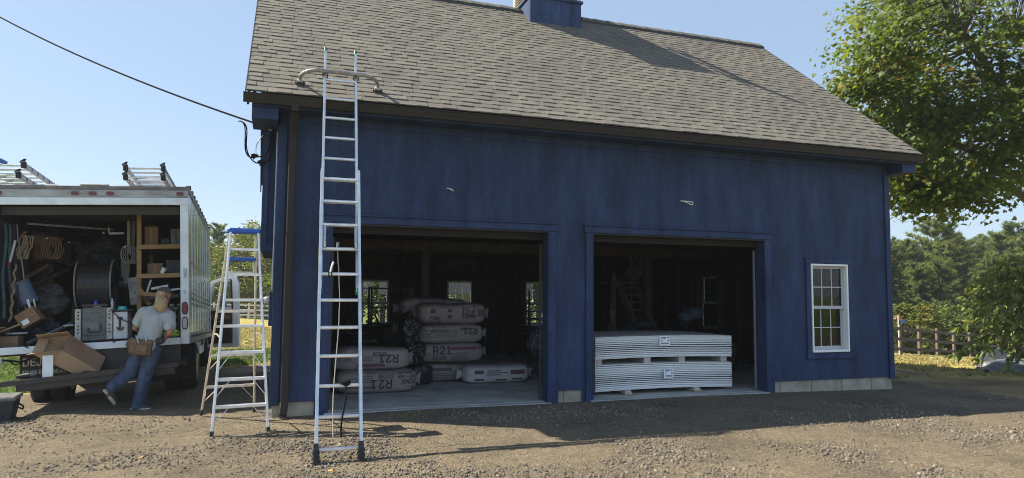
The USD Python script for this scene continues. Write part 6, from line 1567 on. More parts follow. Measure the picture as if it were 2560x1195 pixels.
# ------------------------------------------------------------------ overhead service cable
sc = thing('service_cable', 'black overhead cable sagging from the left to the barn corner', 'cable', (-.24, .30, 3.68))
A0, A1 = np.array([-.20, .27, 3.72]), np.array([-5.08, 5.97, 6.68])
q = np.linspace(0, 1.35, 46)
pth = np.array([A0 + (A1 - A0) * t + np.array([0, 0, -1.15 * t * (1.0 - t) / .25]) * .09 for t in q])
mb = MB(); mb.tube(pth, .0095, 6); mb.tube(pth + [0, .010, .013], .007, 5); mb.build('span', M['wire'], sc, world=True)
def cable(p, r, nm, mt):
    p = np.array(p, float); from scipy.interpolate import CubicSpline
    s_ = CubicSpline(np.arange(len(p)), p)(np.linspace(0, len(p) - 1, 8 * len(p))); MB().tube(s_, r, 6).build(nm, M[mt], sc, world=True)
cable([(-.52, .43, 3.80), (-.43, .32, 3.66), (-.42, .26, 3.42), (-.36, .24, 3.30), (-.26, .24, 3.31), (-.17, .25, 3.36), (-.11, .26, 3.55), (-.09, .27, 3.68)], .008, 'drip_loop', 'wire')
cable([(-.50, .42, 3.80), (-.41, .32, 3.64), (-.40, .26, 3.40), (-.30, .24, 3.24), (-.20, .24, 3.24), (-.12, .25, 3.30), (-.08, .26, 3.50), (-.10, .27, 3.68)], .008, 'drip_loop', 'wire')
cable([(-.21, .26, 3.60), (-.26, .24, 3.52), (-.29, .24, 3.42), (-.28, .24, 3.33)], .007, 'drip_loop', 'wire_pale')
for p in ((-.30, .24, 3.32), (-.22, .235, 3.24)):
    obj('splice', cbox(np.array(p) - [.045, .02, .02], np.array(p) + [.045, .02, .022], .008), M['wire'], sc, world=True); MB().cyl(np.array(p) - [.01, 0, .045], np.array(p) + [-.01, 0, .03], .012, n=8).build('splice_bolt', M['wire'], sc, world=True)
MB().tube([A0, A0 + [.12, .02, -.05]], .012, 6).build('anchor', M['galv'], sc, world=True)
# ------------------------------------------------------------------ fences, tarp, flag
def fence(name, label, cat, pts, ph, rails, pw, mats, post_over=.06, rw=.115):
    pts = [np.array([x, y, float(ground(x, y))]) for x, y in pts]
    t = thing(name, label, cat, pts[len(pts) // 2])
    for p in pts:
        m = cbox((p[0] - pw / 2, p[1] - pw / 2, p[2] - .4), (p[0] + pw / 2, p[1] + pw / 2, p[2] + ph + post_over), .01); obj('post', m, M[mats[0]], t, world=True)
    for a, b in zip(pts[:-1], pts[1:]):
        d = unit((b - a) * [1, 1, 0]); s = np.array([d[1], -d[0], 0])
        if s @ (np.array(EYE) - a) < 0: s = -s
        for z in rails:
            MB().bar(a + s * (pw / 2 + .018) + [0, 0, z] + d * .004, b + s * (pw / 2 + .018) + [0, 0, z] - d * .004, .032, rw).build('rail', M[mats[1]], t, world=True)
    return t


fp = [(22.0, 15.3), (24.6, 14.6), (27.0, 13.9), (29.3, 13.2), (31.6, 12.5), (33.7, 11.7), (35.7, 10.9), (38.0, 9.6), (40.5, 8.0)]
fp = [(22.9 + 1.92 * k, 11.3 + .82 * k - .012 * k * k) for k in range(-2, 12)]
fence('paddock_fence', 'brown three-rail wooden fence on the dry slope right of the barn', 'fence', fp, 1.15, (.28, .66, 1.05), .105, ('fence_post', 'fence_wood'))
fence('white_fence', 'white board fence across the meadow behind the truck', 'fence', [(-9 + 2.4 * k, 46 + .15 * k) for k in range(6)], 1.15, (.35, .72, 1.08), .12, ('fence_white', 'fence_white'))
t = thing('small_flag', 'small orange and blue flag on the first right fence post', 'flag', (22.6, 11.1, float(ground(22.6, 11.1)) + 1.1))
z0 = float(ground(22.9, 11.3))
fx, fy = 22.75, 11.22
MB().cyl((fx, fy, z0 - .2), (fx, fy, z0 + 1.58), .018, n=8).build('staff', M['fence_white'], t, world=True)
q = lambda u, z, o=0: (fx + .9459 * u * .6, fy - .3246 * u * .6 + o, z0 + .62 + z * .55)
MB().hexa([q(.02, 1.40), q(.38, 1.34), q(.38, 1.34, .01), q(.02, 1.40, .01), q(.02, 1.72), q(.18, 1.60), q(.18, 1.60, .01), q(.02, 1.72, .01)]).build('orange_field', M['orange'], t, world=True)
MB().hexa([q(.12, 1.20), q(.45, 1.20), q(.45, 1.20, .01), q(.12, 1.20, .01), q(.12, 1.38), q(.45, 1.45), q(.45, 1.45, .01), q(.12, 1.38, .01)]).build('blue_field', M['flag_blue'], t, world=True)
g_ = lambda x, y: float(ground(x, y))
t = thing('tarp_pile', 'crumpled pale and dark tarp heaped on the ground under the shrub', 'tarp', (16.7, 2.7, g_(16.7, 2.7)))
xs_, ys_ = np.linspace(14.6, 18.8, 64), np.linspace(1.6, 3.7, 36)
def tz2(X, Y):
    n1 = meshkit.fbm(np.stack([X * 1.1, Y * 1.6, X * 0 + 2], -1), 4, 5); n2_ = meshkit.fbm(np.stack([X * 4.5, Y * 5.5, X * 0], -1), 3, 8)
    e = np.minimum.reduce([(X - 1.322 * (Y + 9.15)) * 2, (18.8 - X) * 2, (Y - 1.6) * 2.2, (3.7 - Y) * 2.2, np.ones_like(X)])
    return ground(X, Y) + .02 + np.clip(e, 0, 1) * (.06 + .16 * n1 * (X < 17.2) + .10 * n2_)
v, f = grid(xs_, ys_, tz2, keep=lambda x, y: x > 1.322 * (y + 9.15) + .12 * np.sin(5 * y)); obj('pale_sheet', tmesh(v, f), M['tarp_pale'], t, smooth=True, world=True)
xs_, ys_ = np.linspace(16.0, 17.3, 36), np.linspace(2.3, 3.5, 36)
def tz3(X, Y):
    n1 = meshkit.fbm(np.stack([X * 3.1, Y * 3.6, X * 0 + 7], -1), 4, 15)
    r = np.hypot((X - 16.65) / .6, (Y - 2.9) / .55); return ground(X, Y) + .04 + np.clip(1 - r, 0, 1) ** .6 * .40 * (0.55 + .9 * n1)
v, f = grid(xs_, ys_, tz3, keep=lambda x, y: np.hypot((x - 16.65) / .6, (y - 2.9) / .55) < 1.0); obj('dark_sheet', tmesh(v, f), M['tarp_dark'], t, smooth=True, world=True)

# ------------------------------------------------------------------ trees
LEAF = {'maple': leafmat('maple_leaf', [(0, (0.048, 0.085, 0.014)), (.45, (0.085, 0.125, 0.016)), (.78, (0.125, 0.155, 0.018)), (.90, (0.19, 0.19, 0.022)), (.97, (0.27, 0.19, 0.025)), (1, (0.32, 0.16, 0.02))], .58),
        'shrub': leafmat('shrub_leaf', [(0, (0.10, 0.14, 0.03)), (.5, (0.16, 0.20, 0.045)), (.85, (0.22, 0.24, 0.07)), (1, (0.26, 0.22, 0.05))], .35),
        'pine': leafmat('pine_needles', [(0, (0.065, 0.10, 0.034)), (.5, (0.115, 0.155, 0.046)), (.85, (0.155, 0.19, 0.052)), (1, (0.19, 0.18, 0.055))], .5),
        'decid': leafmat('broad_leaf', [(0, (0.045, 0.08, 0.015)), (.5, (0.09, 0.125, 0.02)), (.85, (0.14, 0.155, 0.026)), (1, (0.22, 0.15, 0.03))], .32),
        'grass': leafmat('grass_blade', [(0, (0.10, 0.16, 0.022)), (.5, (0.17, 0.20, 0.035)), (1, (0.33, 0.25, 0.085))], .35)}


def rotm(n, g, up_bias=0.0, lean=None):
    """random rotation matrices; the local z leans to up by up_bias"""
    z = g.normal(size=(n, 3)); z /= np.linalg.norm(z, axis=1, keepdims=True); z[:, 2] = np.abs(z[:, 2]) + up_bias; z = z if lean is None else z + lean; z /= np.linalg.norm(z, axis=1, keepdims=True)
    a = g.normal(size=(n, 3)); x = np.cross(a, z); x /= np.linalg.norm(x, axis=1, keepdims=True); return np.stack([x, np.cross(z, x), z], 2)


def spread(shape_v, shape_f, pos, R, sc):
    n, k = len(pos), len(shape_v)
    v = np.einsum('nij,kj->nki', R, shape_v) * np.asarray(sc)[:, None, None] + pos[:, None, :]
    f = (shape_f[None] + (np.arange(n) * k)[:, None, None]).reshape(-1, 3); return v.reshape(-1, 3), f


_a = np.array([(0, 0), (.10, .18), (.42, .12), (.36, .30), (.50, .48), (.24, .50), (.20, .66), (0, 1.0), (-.20, .66), (-.24, .50), (-.50, .48), (-.36, .30), (-.42, .12), (-.10, .18)])
_m = trimesh.creation.triangulate_polygon(Polygon(_a), engine='earcut')
_m = (np.array(_m[0])[:14], np.array(_m[1]))
MAPLE_V = np.concatenate([np.array(_m[0]), (-.18 * np.abs(_m[0][:, :1]) - .10 * _m[0][:, 1:] ** 2)], 1); MAPLE_F = np.array(_m[1])
OVAL_V = np.array([(0, 0, 0), (.16, .25, -.03), (.19, .5, -.05), (.11, .78, -.10), (0, 1, -.18), (-.11, .78, -.10), (-.19, .5, -.05), (-.16, .25, -.03), (0, .5, .02)]); OVAL_F = np.array([(8, i, (i + 1) % 8) for i in range(8)])
CLUMP_V = np.array([(0, 0, 0), (.35, .3, .06), (.2, .75, -.08), (-.1, 1, .05), (-.4, .6, -.06), (-.3, .2, .08)]); CLUMP_F = np.array([(0, 1, 2), (0, 2, 3), (0, 3, 4), (0, 4, 5)])


def branch_path(p, q, g, sag=0.0, wob=.06, n=8):
    p, q = np.asarray(p, float), np.asarray(q, float); t = np.linspace(0, 1, n)[:, None]; L = np.linalg.norm(q - p)
    return p + (q - p) * t + np.array([0, 0, 1]) * (sag * L * np.sin(t * math.pi)) + np.cumsum(g.normal(0, wob * L / n, (n, 3)), 0) * np.sin(t * math.pi)


# the big maple to the right of the barn, its boughs reaching over towards the roof
gm = np.random.default_rng(42)
MX, MY = 20.6, 3.4
mz = g_(MX, MY)
maple = thing('maple_tree', 'large maple with green and yellowing leaves reaching over the barn end', 'tree', (MX, MY, mz))
trunk_top = np.array([MX - .25, MY + .1, mz + 6.0])
mb = MB(); pth = branch_path((MX, MY, mz - .3), trunk_top, gm, 0, .05); mb.tube(pth, np.linspace(.42, .26, len(pth)), 12); mb.build('trunk', M['bark'], maple, world=True)
CC = np.array([MX - .3, MY + .2, mz + 8.6]); CR = np.array([5.0, 5.8, 5.6])
centres = []
def lobes(n):
    out = []
    while len(out) < n:
        d = gm.normal(size=3); d /= np.linalg.norm(d); r = gm.uniform(.50, 1.0) ** .5
        k = 1 + .22 * (meshkit.fbm(d * 1.9 + 4, 3, 3) - .5) * 2
        p = CC + d * CR * r * k
        if p[2] > mz + 5.2: out.append(p)
    return out
centres = lobes(430)
# boughs that stand out of the crown, placed as in the view: left reach and the hanging skirt
for p, n_, s_ in (((12.35, 3.2, 6.45), 3, .15), ((12.8, 3.15, 6.5), 4, .2), ((13.3, 3.1, 6.6), 6, .3), ((13.05, 3.0, 7.4), 4, .22), ((13.6, 3.0, 7.3), 7, .38), ((14.0, 2.9, 8.3), 8, .45), ((14.6, 3.2, 9.2), 9, .6), ((13.5, 3.0, 5.6), 7, .32), ((13.8, 3.0, 5.0), 8, .38), ((13.9, 2.9, 4.3), 9, .34), ((14.3, 2.8, 3.8), 8, .28), ((14.9, 2.7, 4.2), 8, .38), ((15.5, 2.5, 4.2), 7, .33), ((16.2, 2.3, 4.7), 7, .38), ((14.6, 3.0, 6.2), 11, .6), ((15.2, 3.0, 7.4), 11, .7), ((15.0, 2.9, 5.2), 9, .5), ((15.8, 2.7, 5.8), 10, .6), ((16.8, 2.4, 5.6), 8, .5), ((17.6, 2.2, 5.7), 9, .5), ((18.5, 2.2, 5.7), 9, .5), ((17.3, 2.1, 6.4), 9, .6), ((19.4, 2.1, 6.0), 8, .6)):
    for _ in range(n_): centres.append(np.array(p) + gm.normal(0, s_, 3) * [1, 1, .75])
centres = np.array(centres)
limbs = []
for k in range(13):
    an = k * 2.4 + gm.uniform(-.3, .3); el = gm.uniform(.40, 1.2); L = gm.uniform(3.4, 5.2)
    s0 = pth[min(len(pth) - 1, 4 + k % 4)]
    e = s0 + np.array([math.cos(an) * math.cos(el), math.sin(an) * math.cos(el), math.sin(el)]) * L
    limbs.append((s0, e))
limbs += [(pth[4], np.array([13.2, 3.1, 6.6])), (pth[4], np.array([14.1, 2.9, 4.2])), (pth[5], np.array([14.6, 3.2, 9.2]))]
lp_ = []
for s0, e in limbs:
    q = branch_path(s0, e, gm, .10, .22); mb = MB(); mb.tube(q, np.linspace(.15, .03, len(q)), 8); mb.build('limb', M['bark'], maple, world=True); lp_ += list(q[3:])
lp_ = np.array(lp_)
tw_ = MB()
for c in centres:
    j = np.argmin(np.linalg.norm(lp_ - c, axis=1)); q = branch_path(lp_[j], c, gm, .05, .15, 5); tw_.tube(q, np.linspace(.024, .006, 5), 4)
tw_.build('twigs', M['bark'], maple, world=True, kind='stuff')
nl = 80
pos = np.repeat(centres, nl, 0); off = np.clip(gm.normal(0, 1, (len(pos), 3)), -1.6, 1.6) * np.repeat(gm.uniform(.30, .46, len(centres)), nl)[:, None] * [1.1, 1.1, .42]
pos = pos + off
_o = pos - CC; _o /= np.linalg.norm(_o, axis=1, keepdims=True); R_ = rotm(len(pos), gm, .35, _o * [.8, .8, .3]); sc_ = gm.uniform(.10, .185, len(pos))
tone = np.clip(np.repeat(gm.beta(2.2, 2.6, len(centres)), nl) * .75 + gm.normal(.12, .13, len(pos)), 0, 1)
vd = pos - np.array(EYE); dep = vd @ fw; uu, vv = (vd @ rt) / dep * 1720 + 1280, 597.5 - (vd @ up) / dep * 1720
sel = np.where((uu > 2090) & (uu < 2560) & (vv > 0) & (vv < 590), 1 / dep * sc_, 0); first = np.argsort(-sel)[:300]
rest = np.setdiff1d(np.arange(len(pos)), first)
for i in first:
    v, f = spread(MAPLE_V, MAPLE_F, pos[i:i + 1], R_[i:i + 1], sc_[i:i + 1]); p = obj('leaf', tmesh(v, f), LEAF['maple'], maple, world=True); set_tone(p, np.full(len(v), tone[i]))
v, f = spread(MAPLE_V, MAPLE_F, pos[rest], R_[rest], sc_[rest]); p = obj('crown', tmesh(v, f), LEAF['maple'], maple, world=True, kind='stuff'); set_tone(p, np.repeat(tone[rest], len(MAPLE_V)))

# drooping shrub at the right edge
gs2 = np.random.default_rng(52)
SX, SYY = 15.95, 1.35
sz0 = g_(SX, SYY)
shr = thing('weeping_shrub', 'drooping leafy shrub with long pale leaves at the right edge', 'shrub', (SX, SYY, sz0))
P_, T_, D_ = [], [], []
for k in range(7):
    an = gs2.uniform(0, 6.28); mb = MB(); mb.tube(branch_path((SX + .1 * math.cos(an), SYY + .1 * math.sin(an), sz0 - .1), (SX + .5 * math.cos(an), SYY + .5 * math.sin(an), sz0 + gs2.uniform(1.5, 2.4)), gs2, 0, .15), np.linspace(.05, .02, 8), 6); mb.build('stem', M['bark'], shr, world=True)
bz = MB()
for k in range(80):
    an = gs2.uniform(0, 6.28); r = gs2.uniform(.5, 1.55); h0 = gs2.uniform(.8, 2.35)
    s0 = np.array([SX + .35 * math.cos(an), SYY + .35 * math.sin(an), sz0 + h0]); t = np.linspace(0, 1, 9)[:, None]
    e = np.array([math.cos(an), math.sin(an), 0]) * r
    q = s0 + e * t + np.array([0, 0, 1]) * (.5 * t - gs2.uniform(.7, 1.6) * t * t) + np.cumsum(gs2.normal(0, .02, (9, 3)), 0)
    q[:, 2] = np.maximum(q[:, 2], sz0 + .25)
    bz.tube(q, np.linspace(.012, .004, 9), 4)
    for i in range(1, 9):
        for _ in range(5):
            P_.append(q[i] + gs2.normal(0, .05, 3)); D_.append(unit(e * .5 + gs2.normal(0, .5, 3) - [0, 0, .6])); T_.append(gs2.beta(2, 2))
bz.build('branches', M['bark'], shr, world=True, kind='stuff')
P_, D_, T_ = np.array(P_), np.array(D_), np.array(T_)
X_ = np.cross(D_, gs2.normal(size=D_.shape)); X_ /= np.linalg.norm(X_, axis=1, keepdims=True); R_ = np.stack([X_, D_, np.cross(X_, D_)], 2); R_[R_[:, 2, 2] < 0, :, 2] *= -1; sc_ = gs2.uniform(.13, .23, len(P_))
vd = P_ - np.array(EYE); dep = vd @ fw; uu = (vd @ rt) / dep * 1720 + 1280
first = np.argsort(-np.where(uu < 2570, 1 / dep * sc_, 0))[:300]; rest = np.setdiff1d(np.arange(len(P_)), first)
for i in first:
    v, f = spread(OVAL_V, OVAL_F, P_[i:i + 1], R_[i:i + 1], sc_[i:i + 1]); p = obj('leaf', tmesh(v, f), LEAF['shrub'], shr, world=True); set_tone(p, np.full(len(v), T_[i]))
v, f = spread(OVAL_V, OVAL_F, P_[rest], R_[rest], sc_[rest]); p = obj('foliage', tmesh(v, f), LEAF['shrub'], shr, world=True, kind='stuff'); set_tone(p, np.repeat(T_[rest], len(OVAL_V)))

_x = np.arange(7) / 7 * 6.2832
TUFT_V, TUFT_F = [], []
for k, a in enumerate(_x):
    e = .35 + .5 * (k % 3) / 2; d = np.array([math.cos(a) * math.cos(e), math.sin(a) * math.cos(e), math.sin(e)]); s = np.array([-math.sin(a), math.cos(a), 0]) * .11
    b0 = len(TUFT_V); TUFT_V += [d * .05 - s, d * .05 + s, d * (1 - .2 * (k % 2))]; TUFT_F.append((b0, b0 + 1, b0 + 2))
TUFT_V, TUFT_F = np.array(TUFT_V), np.array(TUFT_F)


def make_pine(seed, label, h, loc, group):
    g = np.random.default_rng(seed); t = thing('pine_tree', label, 'tree', loc, group=group)
    mb = MB(); q = branch_path((0, 0, -.5), (g.normal(0, .2), g.normal(0, .2), h), g, 0, .02); mb.tube(q, np.linspace(.024 * h, .03, len(q)), 8); mb.build('trunk', M['bark'], t)
    br = MB(); P, T = [], []
    z = h * .16
    while z < h * .985:
        u = z / h; n = int(g.integers(3, 6)); Lm = h * (.30 * (1 - u) ** .48 * (1 if u > .3 else .55 + 1.5 * u) + .03)
        for j in range(n):
            an = g.uniform(0, 6.28); L = Lm * g.uniform(.40, 1.2); rise = g.uniform(-.02, .30) + .25 * u
            s = np.linspace(0, 1, 7)[:, None]; d = np.array([math.cos(an), math.sin(an), 0])
            pth_ = np.array([0, 0, z]) + d * L * s + np.array([0, 0, 1]) * L * (rise * s + .12 * s * s)
            br.tube(pth_, np.linspace(.035, .008, 7) * (h / 14), 4)
            nt = int(16 * L) + 5
            w = g.uniform(.22, 1.0, nt)[:, None]; c = np.array([0, 0, z]) + d * L * w + np.array([0, 0, 1]) * L * (rise * w + .12 * w * w)
            side = np.array([-math.sin(an), math.cos(an), 0]); c = c + side * g.normal(0, .22, (nt, 1)) * L * .5 * (1.15 - w) + np.array([0, 0, 1]) * g.normal(.05, .07, (nt, 1)) + d * g.normal(0, .08, (nt, 1))
            P.append(c); T.append(np.full(nt, g.beta(2.2, 2.4)))
        z += h * g.uniform(.022, .04)
    br.build('branches', M['bark'], t, kind='stuff')
    P = np.vstack(P); T = np.clip(np.concatenate(T) + g.normal(0, .15, len(P)), 0, 1); _o = P * [1, 1, 0]; _o /= np.linalg.norm(_o, axis=1, keepdims=True) + 1e-6; R = rotm(len(P), g, .9, _o * .9)
    v, f = spread(TUFT_V, TUFT_F, P, R, g.uniform(.30, .52, len(P)) * (h / 14) ** .5); p = obj('crown', tmesh(v, f), LEAF['pine'], t, kind='stuff'); set_tone(p, np.repeat(T, len(TUFT_V)))
    return t


def make_decid(seed, label, h, loc, group, wide=.36, name='broadleaf_tree', cat='tree', low=.2, n=95, leaf=.26, tint=0.0):
    g = np.random.default_rng(seed); t = thing(name, label, cat, loc, group=group)
    mb = MB(); q = branch_path((0, 0, -.5), (g.normal(0, .2), g.normal(0, .2), h * .62), g, 0, .05); mb.tube(q, np.linspace(.024 * h, .010 * h, len(q)), 8); mb.build('trunk', M['bark'], t)
    C = []
    while len(C) < n:
        d = g.normal(size=3); d /= np.linalg.norm(d); r = g.uniform(.35, 1) ** .5; k = 1 + .30 * (meshkit.fbm(d * 1.8 + seed, 3, seed) - .5) * 2
        C.append(np.array([0, 0, h * (low + 1) / 2]) + d * r * k * np.array([h * wide, h * wide, h * (1 - low) / 2]))
    C = np.array(C); br = MB()
    for c in C[::2]:
        j = g.integers(3, len(q)); br.tube(branch_path(q[j], c, g, .05, .12, 5), np.linspace(.008 * h, .012, 5), 4)
    br.build('branches', M['bark'], t, kind='stuff')
    m_ = 70; P = np.repeat(C, m_, 0) + g.normal(0, 1, (n * m_, 3)) * h * .052 * [1, 1, .62]
    T = np.clip(np.repeat(g.beta(2.2, 2.4, n), m_) * .8 + g.normal(.08 + tint, .13, n * m_), 0, 1)
    v, f = spread(CLUMP_V, CLUMP_F, P, rotm(len(P), g, .8), g.uniform(.6, 1.25, len(P)) * leaf); p = obj('crown', tmesh(v, f), LEAF['decid'], t, kind='stuff'); set_tone(p, np.repeat(T, len(CLUMP_V)))
    return t


def at(az_px, dist):
    """a place on the ground in the direction of a picture column (only used to lay the woods out)"""
    d = fw + (az_px - 1280) / 1720 * rt; d = d * [1, 1, 0]; d /= np.linalg.norm(d); p = np.array(EYE) + d * dist; return (float(p[0]), float(p[1]), g_(p[0], p[1]) - .1)


GP1, GP2, GP3 = 'white pines of the wood right of the barn', 'broadleaf trees behind the barn', 'pines behind the left meadow'
pA = make_pine(1, 'tall pine standing alone at the front of the right-hand wood', 11.5, (52.9, 34.2, g_(52.9, 34.2)), GP1)
pB = make_pine(2, 'tall dense pine in the right-hand wood', 11.0, (60.3, 33.0, g_(60.3, 33)), GP1)
pC = make_pine(3, 'lower spreading pine in the right-hand wood', 9.5, (56.5, 28.5, g_(56.5, 28.5)), GP1)
gt = np.random.default_rng(99)
src = [pA, pB, pC]
PX = [2256, 2321, 2391, 2461, 2541, 2591, 2215, 2265, 2330, 2375, 2420, 2480, 2520, 2565, 2620, 2300, 2400, 2500, 2245, 2680, 2450, 2350, 2540, 2190, 2285]
for k, (px_, dist, sc) in enumerate([(2215, 58, .92), (2265, 66, 1.02), (2330, 70, 1.06), (2375, 62, .95), (2420, 72, 1.08), (2480, 66, 1.03), (2520, 74, 1.15), (2565, 64, 1.0), (2620, 70, 1.1), (2300, 80, 1.15), (2400, 84, 1.2), (2500, 86, 1.2), (2245, 78, 1.1), (2680, 68, 1.05), (2450, 54, .72), (2350, 54, .70), (2540, 52, .72), (2190, 72, 1.05), (2285, 54, .66), (2256, 92, 1.30), (2321, 95, 1.36), (2391, 92, 1.32), (2461, 96, 1.40), (2541, 94, 1.36), (2591, 92, 1.36)]):
    dup(src[k % 3], at(px_, dist), gt.uniform(0, 6.28), (['first', 'second', 'third', 'fourth', 'fifth', 'sixth', 'seventh', 'eighth', 'ninth', 'tenth', 'eleventh', 'twelfth', 'thirteenth', 'fourteenth', 'fifteenth', 'sixteenth', 'seventeenth', 'eighteenth', 'nineteenth', 'twentieth', 'twenty-first', 'twenty-second', 'twenty-third', 'twenty-fourth', 'twenty-fifth'][sorted(PX).index(px_)] + ' pine from the barn corner in the right-hand wood'), GP1, (sc * .80,) * 3)
bA = make_decid(11, 'broadleaf tree at the meadow end, left of the barn corner', 8.4, at(668, 62), GP2, .40, low=.10, tint=.08)
bB = make_decid(12, 'darker broadleaf tree at the meadow end by the truck', 7.6, at(618, 66), GP2, .38, low=.10)
bC = make_decid(13, 'rounded broadleaf tree behind the barn', 9.0, at(900, 40), GP2, .42, low=.12, tint=.05)
srcb = [bA, bB, bC]
ORDS = 'first second third fourth fifth sixth seventh eighth ninth tenth eleventh twelfth thirteenth fourteenth fifteenth sixteenth seventeenth eighteenth nineteenth twentieth twenty-first twenty-second twenty-third twenty-fourth twenty-fifth twenty-sixth twenty-seventh twenty-eighth twenty-ninth thirtieth'.split()
PXB = sorted([705, 575, 650, 740, 800, 860, 960, 1020, 1090, 1150, 1215, 1290, 1350, 1420, 1500, 1580, 1660, 1740, 1820, 1900, 1980, 2060, 2140, 500, 430, 350, 260, 160, 60, -60])
for k, (px_, dist, sc) in enumerate([(705, 64, 1.05), (575, 84, 1.05), (650, 84, 1.05), (740, 52, 1.0), (800, 46, .95), (860, 48, 1.05), (960, 42, .95), (1020, 48, 1.1), (1090, 44, 1.0), (1150, 46, 1.05), (1215, 44, .95), (1290, 48, 1.05), (1350, 44, 1.0), (1420, 50, 1.05), (1500, 50, 1.0), (1580, 54, 1.1), (1660, 52, 1.0), (1740, 50, 1.05), (1820, 54, 1.1), (1900, 52, 1.0), (1980, 58, 1.1), (2060, 56, 1.1), (2140, 58, 1.05), (500, 92, 1.0), (430, 90, 1.05), (350, 92, 1.0), (260, 88, 1.05), (160, 92, 1.0), (60, 88, 1.05), (-60, 90, 1.1)]):
    dup(srcb[k % 3], at(px_, dist), gt.uniform(0, 6.28), ORDS[PXB.index(px_)] + ' broadleaf tree from the left in the wood edge behind truck and barn', GP2, (sc, sc, sc))
for k, (px_, dist, sc) in enumerate([(545, 70, .78), (533, 86, .80), (690, 90, .80), (590, 92, .72)]):
    dup(src[(k + 1) % 3], at(px_, dist), gt.uniform(0, 6.28), ['dark pointed pine just right of the truck box', 'pine behind the dark pointed pine by the truck', 'pine tip showing beside the barn corner', 'small pine tip above the meadow trees'][k], GP3, (sc * .8, sc * .8, sc))
bu1 = make_decid(21, 'yellow-green bush behind the fence beside the barn corner', 3.0, at(2275, 43), 'bushes along the wood edge', .52, 'bush', 'bush', .0, 60, .17, .12)
bu2 = make_decid(22, 'dark green bush under the pines behind the fence', 3.2, at(2450, 46), 'bushes along the wood edge', .60, 'bush', 'bush', .0, 60, .18, -.15)
for k, (px_, dist, sc) in enumerate([(2235, 46, .8), (2325, 46, .75), (2380, 47, .9), (2410, 50, 1.0), (2500, 48, 1.0), (2545, 46, .9), (2590, 45, 1.0), (2345, 52, 1.1), (2290, 52, 1.1)]):
    dup([bu2, bu1][k in (0, 1)], at(px_, dist), gt.uniform(0, 6.28), ['pale bush at the barn corner behind the fence', 'yellowing bush behind the middle of the fence'][k] if k < 2 else ORDS[k - 2] + ' dark bush in the undergrowth below the pines', 'bushes along the wood edge', (sc, sc, sc))
for k, (px_, dist, sc) in enumerate([(540, 76, 1.2), (610, 74, 1.15), (690, 70, 1.2), (760, 60, 1.2), (640, 78, 1.3)]):
    dup(bu2, at(px_, dist), gt.uniform(0, 6.28), ORDS[[540, 610, 640, 690, 760].index(px_)] + ' low dark bush from the truck at the far meadow edge', 'bushes at the far edge of the left meadow', (sc, sc, sc))

# grass: tufts on the lawn and the dry slope
gg = np.random.default_rng(61)
def tuft(seed, h, n=11, w=.012):
    g = np.random.default_rng(seed); v, f = [], []
    for _ in range(n):
        a = g.uniform(0, 6.28); d = np.array([math.cos(a), math.sin(a), 0]); o = d * g.uniform(0, .07); L = h * g.uniform(.5, 1.1); b = d * L * g.uniform(.15, .7); s = np.array([-d[1], d[0], 0]) * w
        k = len(v); v += [o - s, o + s, o + b * .45 + s * .7 + [0, 0, L * .65], o + b * .45 - s * .7 + [0, 0, L * .65], o + b + [0, 0, L]]; f += [(k, k + 1, k + 2), (k, k + 2, k + 3), (k + 3, k + 2, k + 4)]
    return np.array(v), np.array(f)
M['g_green'] = pm('green_grass', (0.10, 0.155, 0.022), 0.6, var=0.35, scale=2.0, trans=0.35); M['g_dry'] = pm('dry_grass', (0.36, 0.315, 0.13), 0.7, var=0.3, scale=2.0, trans=0.35)
n = 46000
gx = np.concatenate([gg.uniform(-9, 2.5, n // 2), gg.uniform(10.3, 32, n // 2), gg.uniform(-8, 3, 9000)]); gy = np.concatenate([gg.uniform(1.5, 30, n // 2), gg.uniform(1.0, 19, n // 2), gg.uniform(8, 16, 9000)])
tn = turf_tone(gx, gy); ok = (drive_edge(gx, gy) < -.12) & (tn > .22) & ~((gx > -.1) & (gx < 10.2) & (gy < 7.7)) & (np.hypot(gx - 16.8, gy - 2.4) > 1.7)
ok &= gg.random(len(gx)) < np.clip(tn * 1.4, .2, 1)
gx, gy, tn = gx[ok], gy[ok], tn[ok]
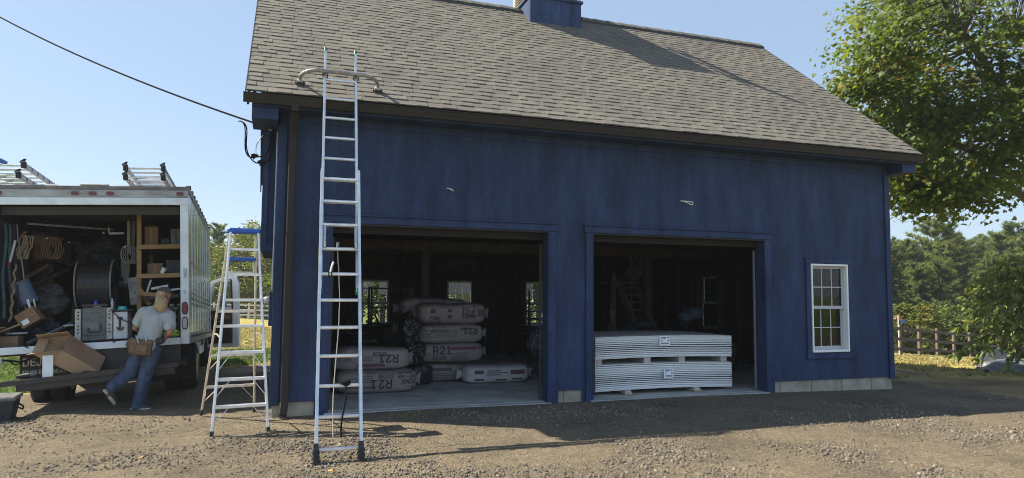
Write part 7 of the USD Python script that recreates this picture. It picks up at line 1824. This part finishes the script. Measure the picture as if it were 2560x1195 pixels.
idx = np.where(tn + gg.normal(0, .07, len(tn)) > .56, 0, 2) + gg.integers(0, 2, len(gx))
scatter('grass', [(tuft(1, .09), M['g_green']), (tuft(2, .07), M['g_green']), (tuft(3, .075), M['g_dry']), (tuft(4, .055), M['g_dry'])], np.stack([gx, gy, terr_z(gx, gy) - .005], 1), zquat(gg.uniform(0, 6.28, len(gx))), gg.uniform(.7, 1.5, len(gx)), idx, 'green and straw-coloured grass of the lawn and the dry slope', 'grass')
# fallen leaves and straw on the gravel
lf = rotm(60, gg, 2.5); lx_, ly_ = gg.uniform(-2, 12, 60), gg.uniform(-5.5, -1.2, 60)
okl = drive_edge(lx_, ly_) > .3
M['dry_leaf'] = pm('fallen_leaf', (0.42, 0.24, 0.08), 0.7, var=0.3, scale=30)
for i in np.where(okl)[0][:26]:
    v, f = spread(MAPLE_V, MAPLE_F, np.array([[lx_[i], ly_[i], float(drive_z(lx_[i:i + 1], ly_[i:i + 1])[0]) + .02]]), lf[i:i + 1], np.array([gg.uniform(.03, .065)]))
    obj('fallen_leaf', tmesh(v, f), M['dry_leaf'], label='small dry yellow-brown leaf lying on the gravel', cat='leaf', group='fallen leaves on the gravel')
v, f = spread(MAPLE_V, MAPLE_F, np.array([[1.55, -.75, float(drive_z(np.array([1.55]), np.array([-.75]))[0]) + .03]]), lf[:1], np.array([.10])); v2, f2 = spread(MAPLE_V, MAPLE_F, np.array([[1.60, -.74, float(drive_z(np.array([1.6]), np.array([-.74]))[0]) + .05]]), lf[1:2], np.array([.08]))
obj('weed_sprig', MB().raw(v, f).raw(v2, f2).mesh(), M['g_green'], label='small green weed sprig on the gravel before the left doorway', cat='weed')

# thin summer haze over the fields
M['haze_air'] = usdkit.material(stage, '/World/Looks/haze_air', {'v': ('principled_volume', {'color': (0.86, 0.92, 1.0), 'density': 0.00055, 'anisotropy': 0.2})}, [], volume='v.volume')
obj('haze', MB().box((-950, -950, -14), (950, 950, 19)).mesh(), M['haze_air'], label='thin pale haze hanging in the air over the fields', cat='haze', kind='stuff')
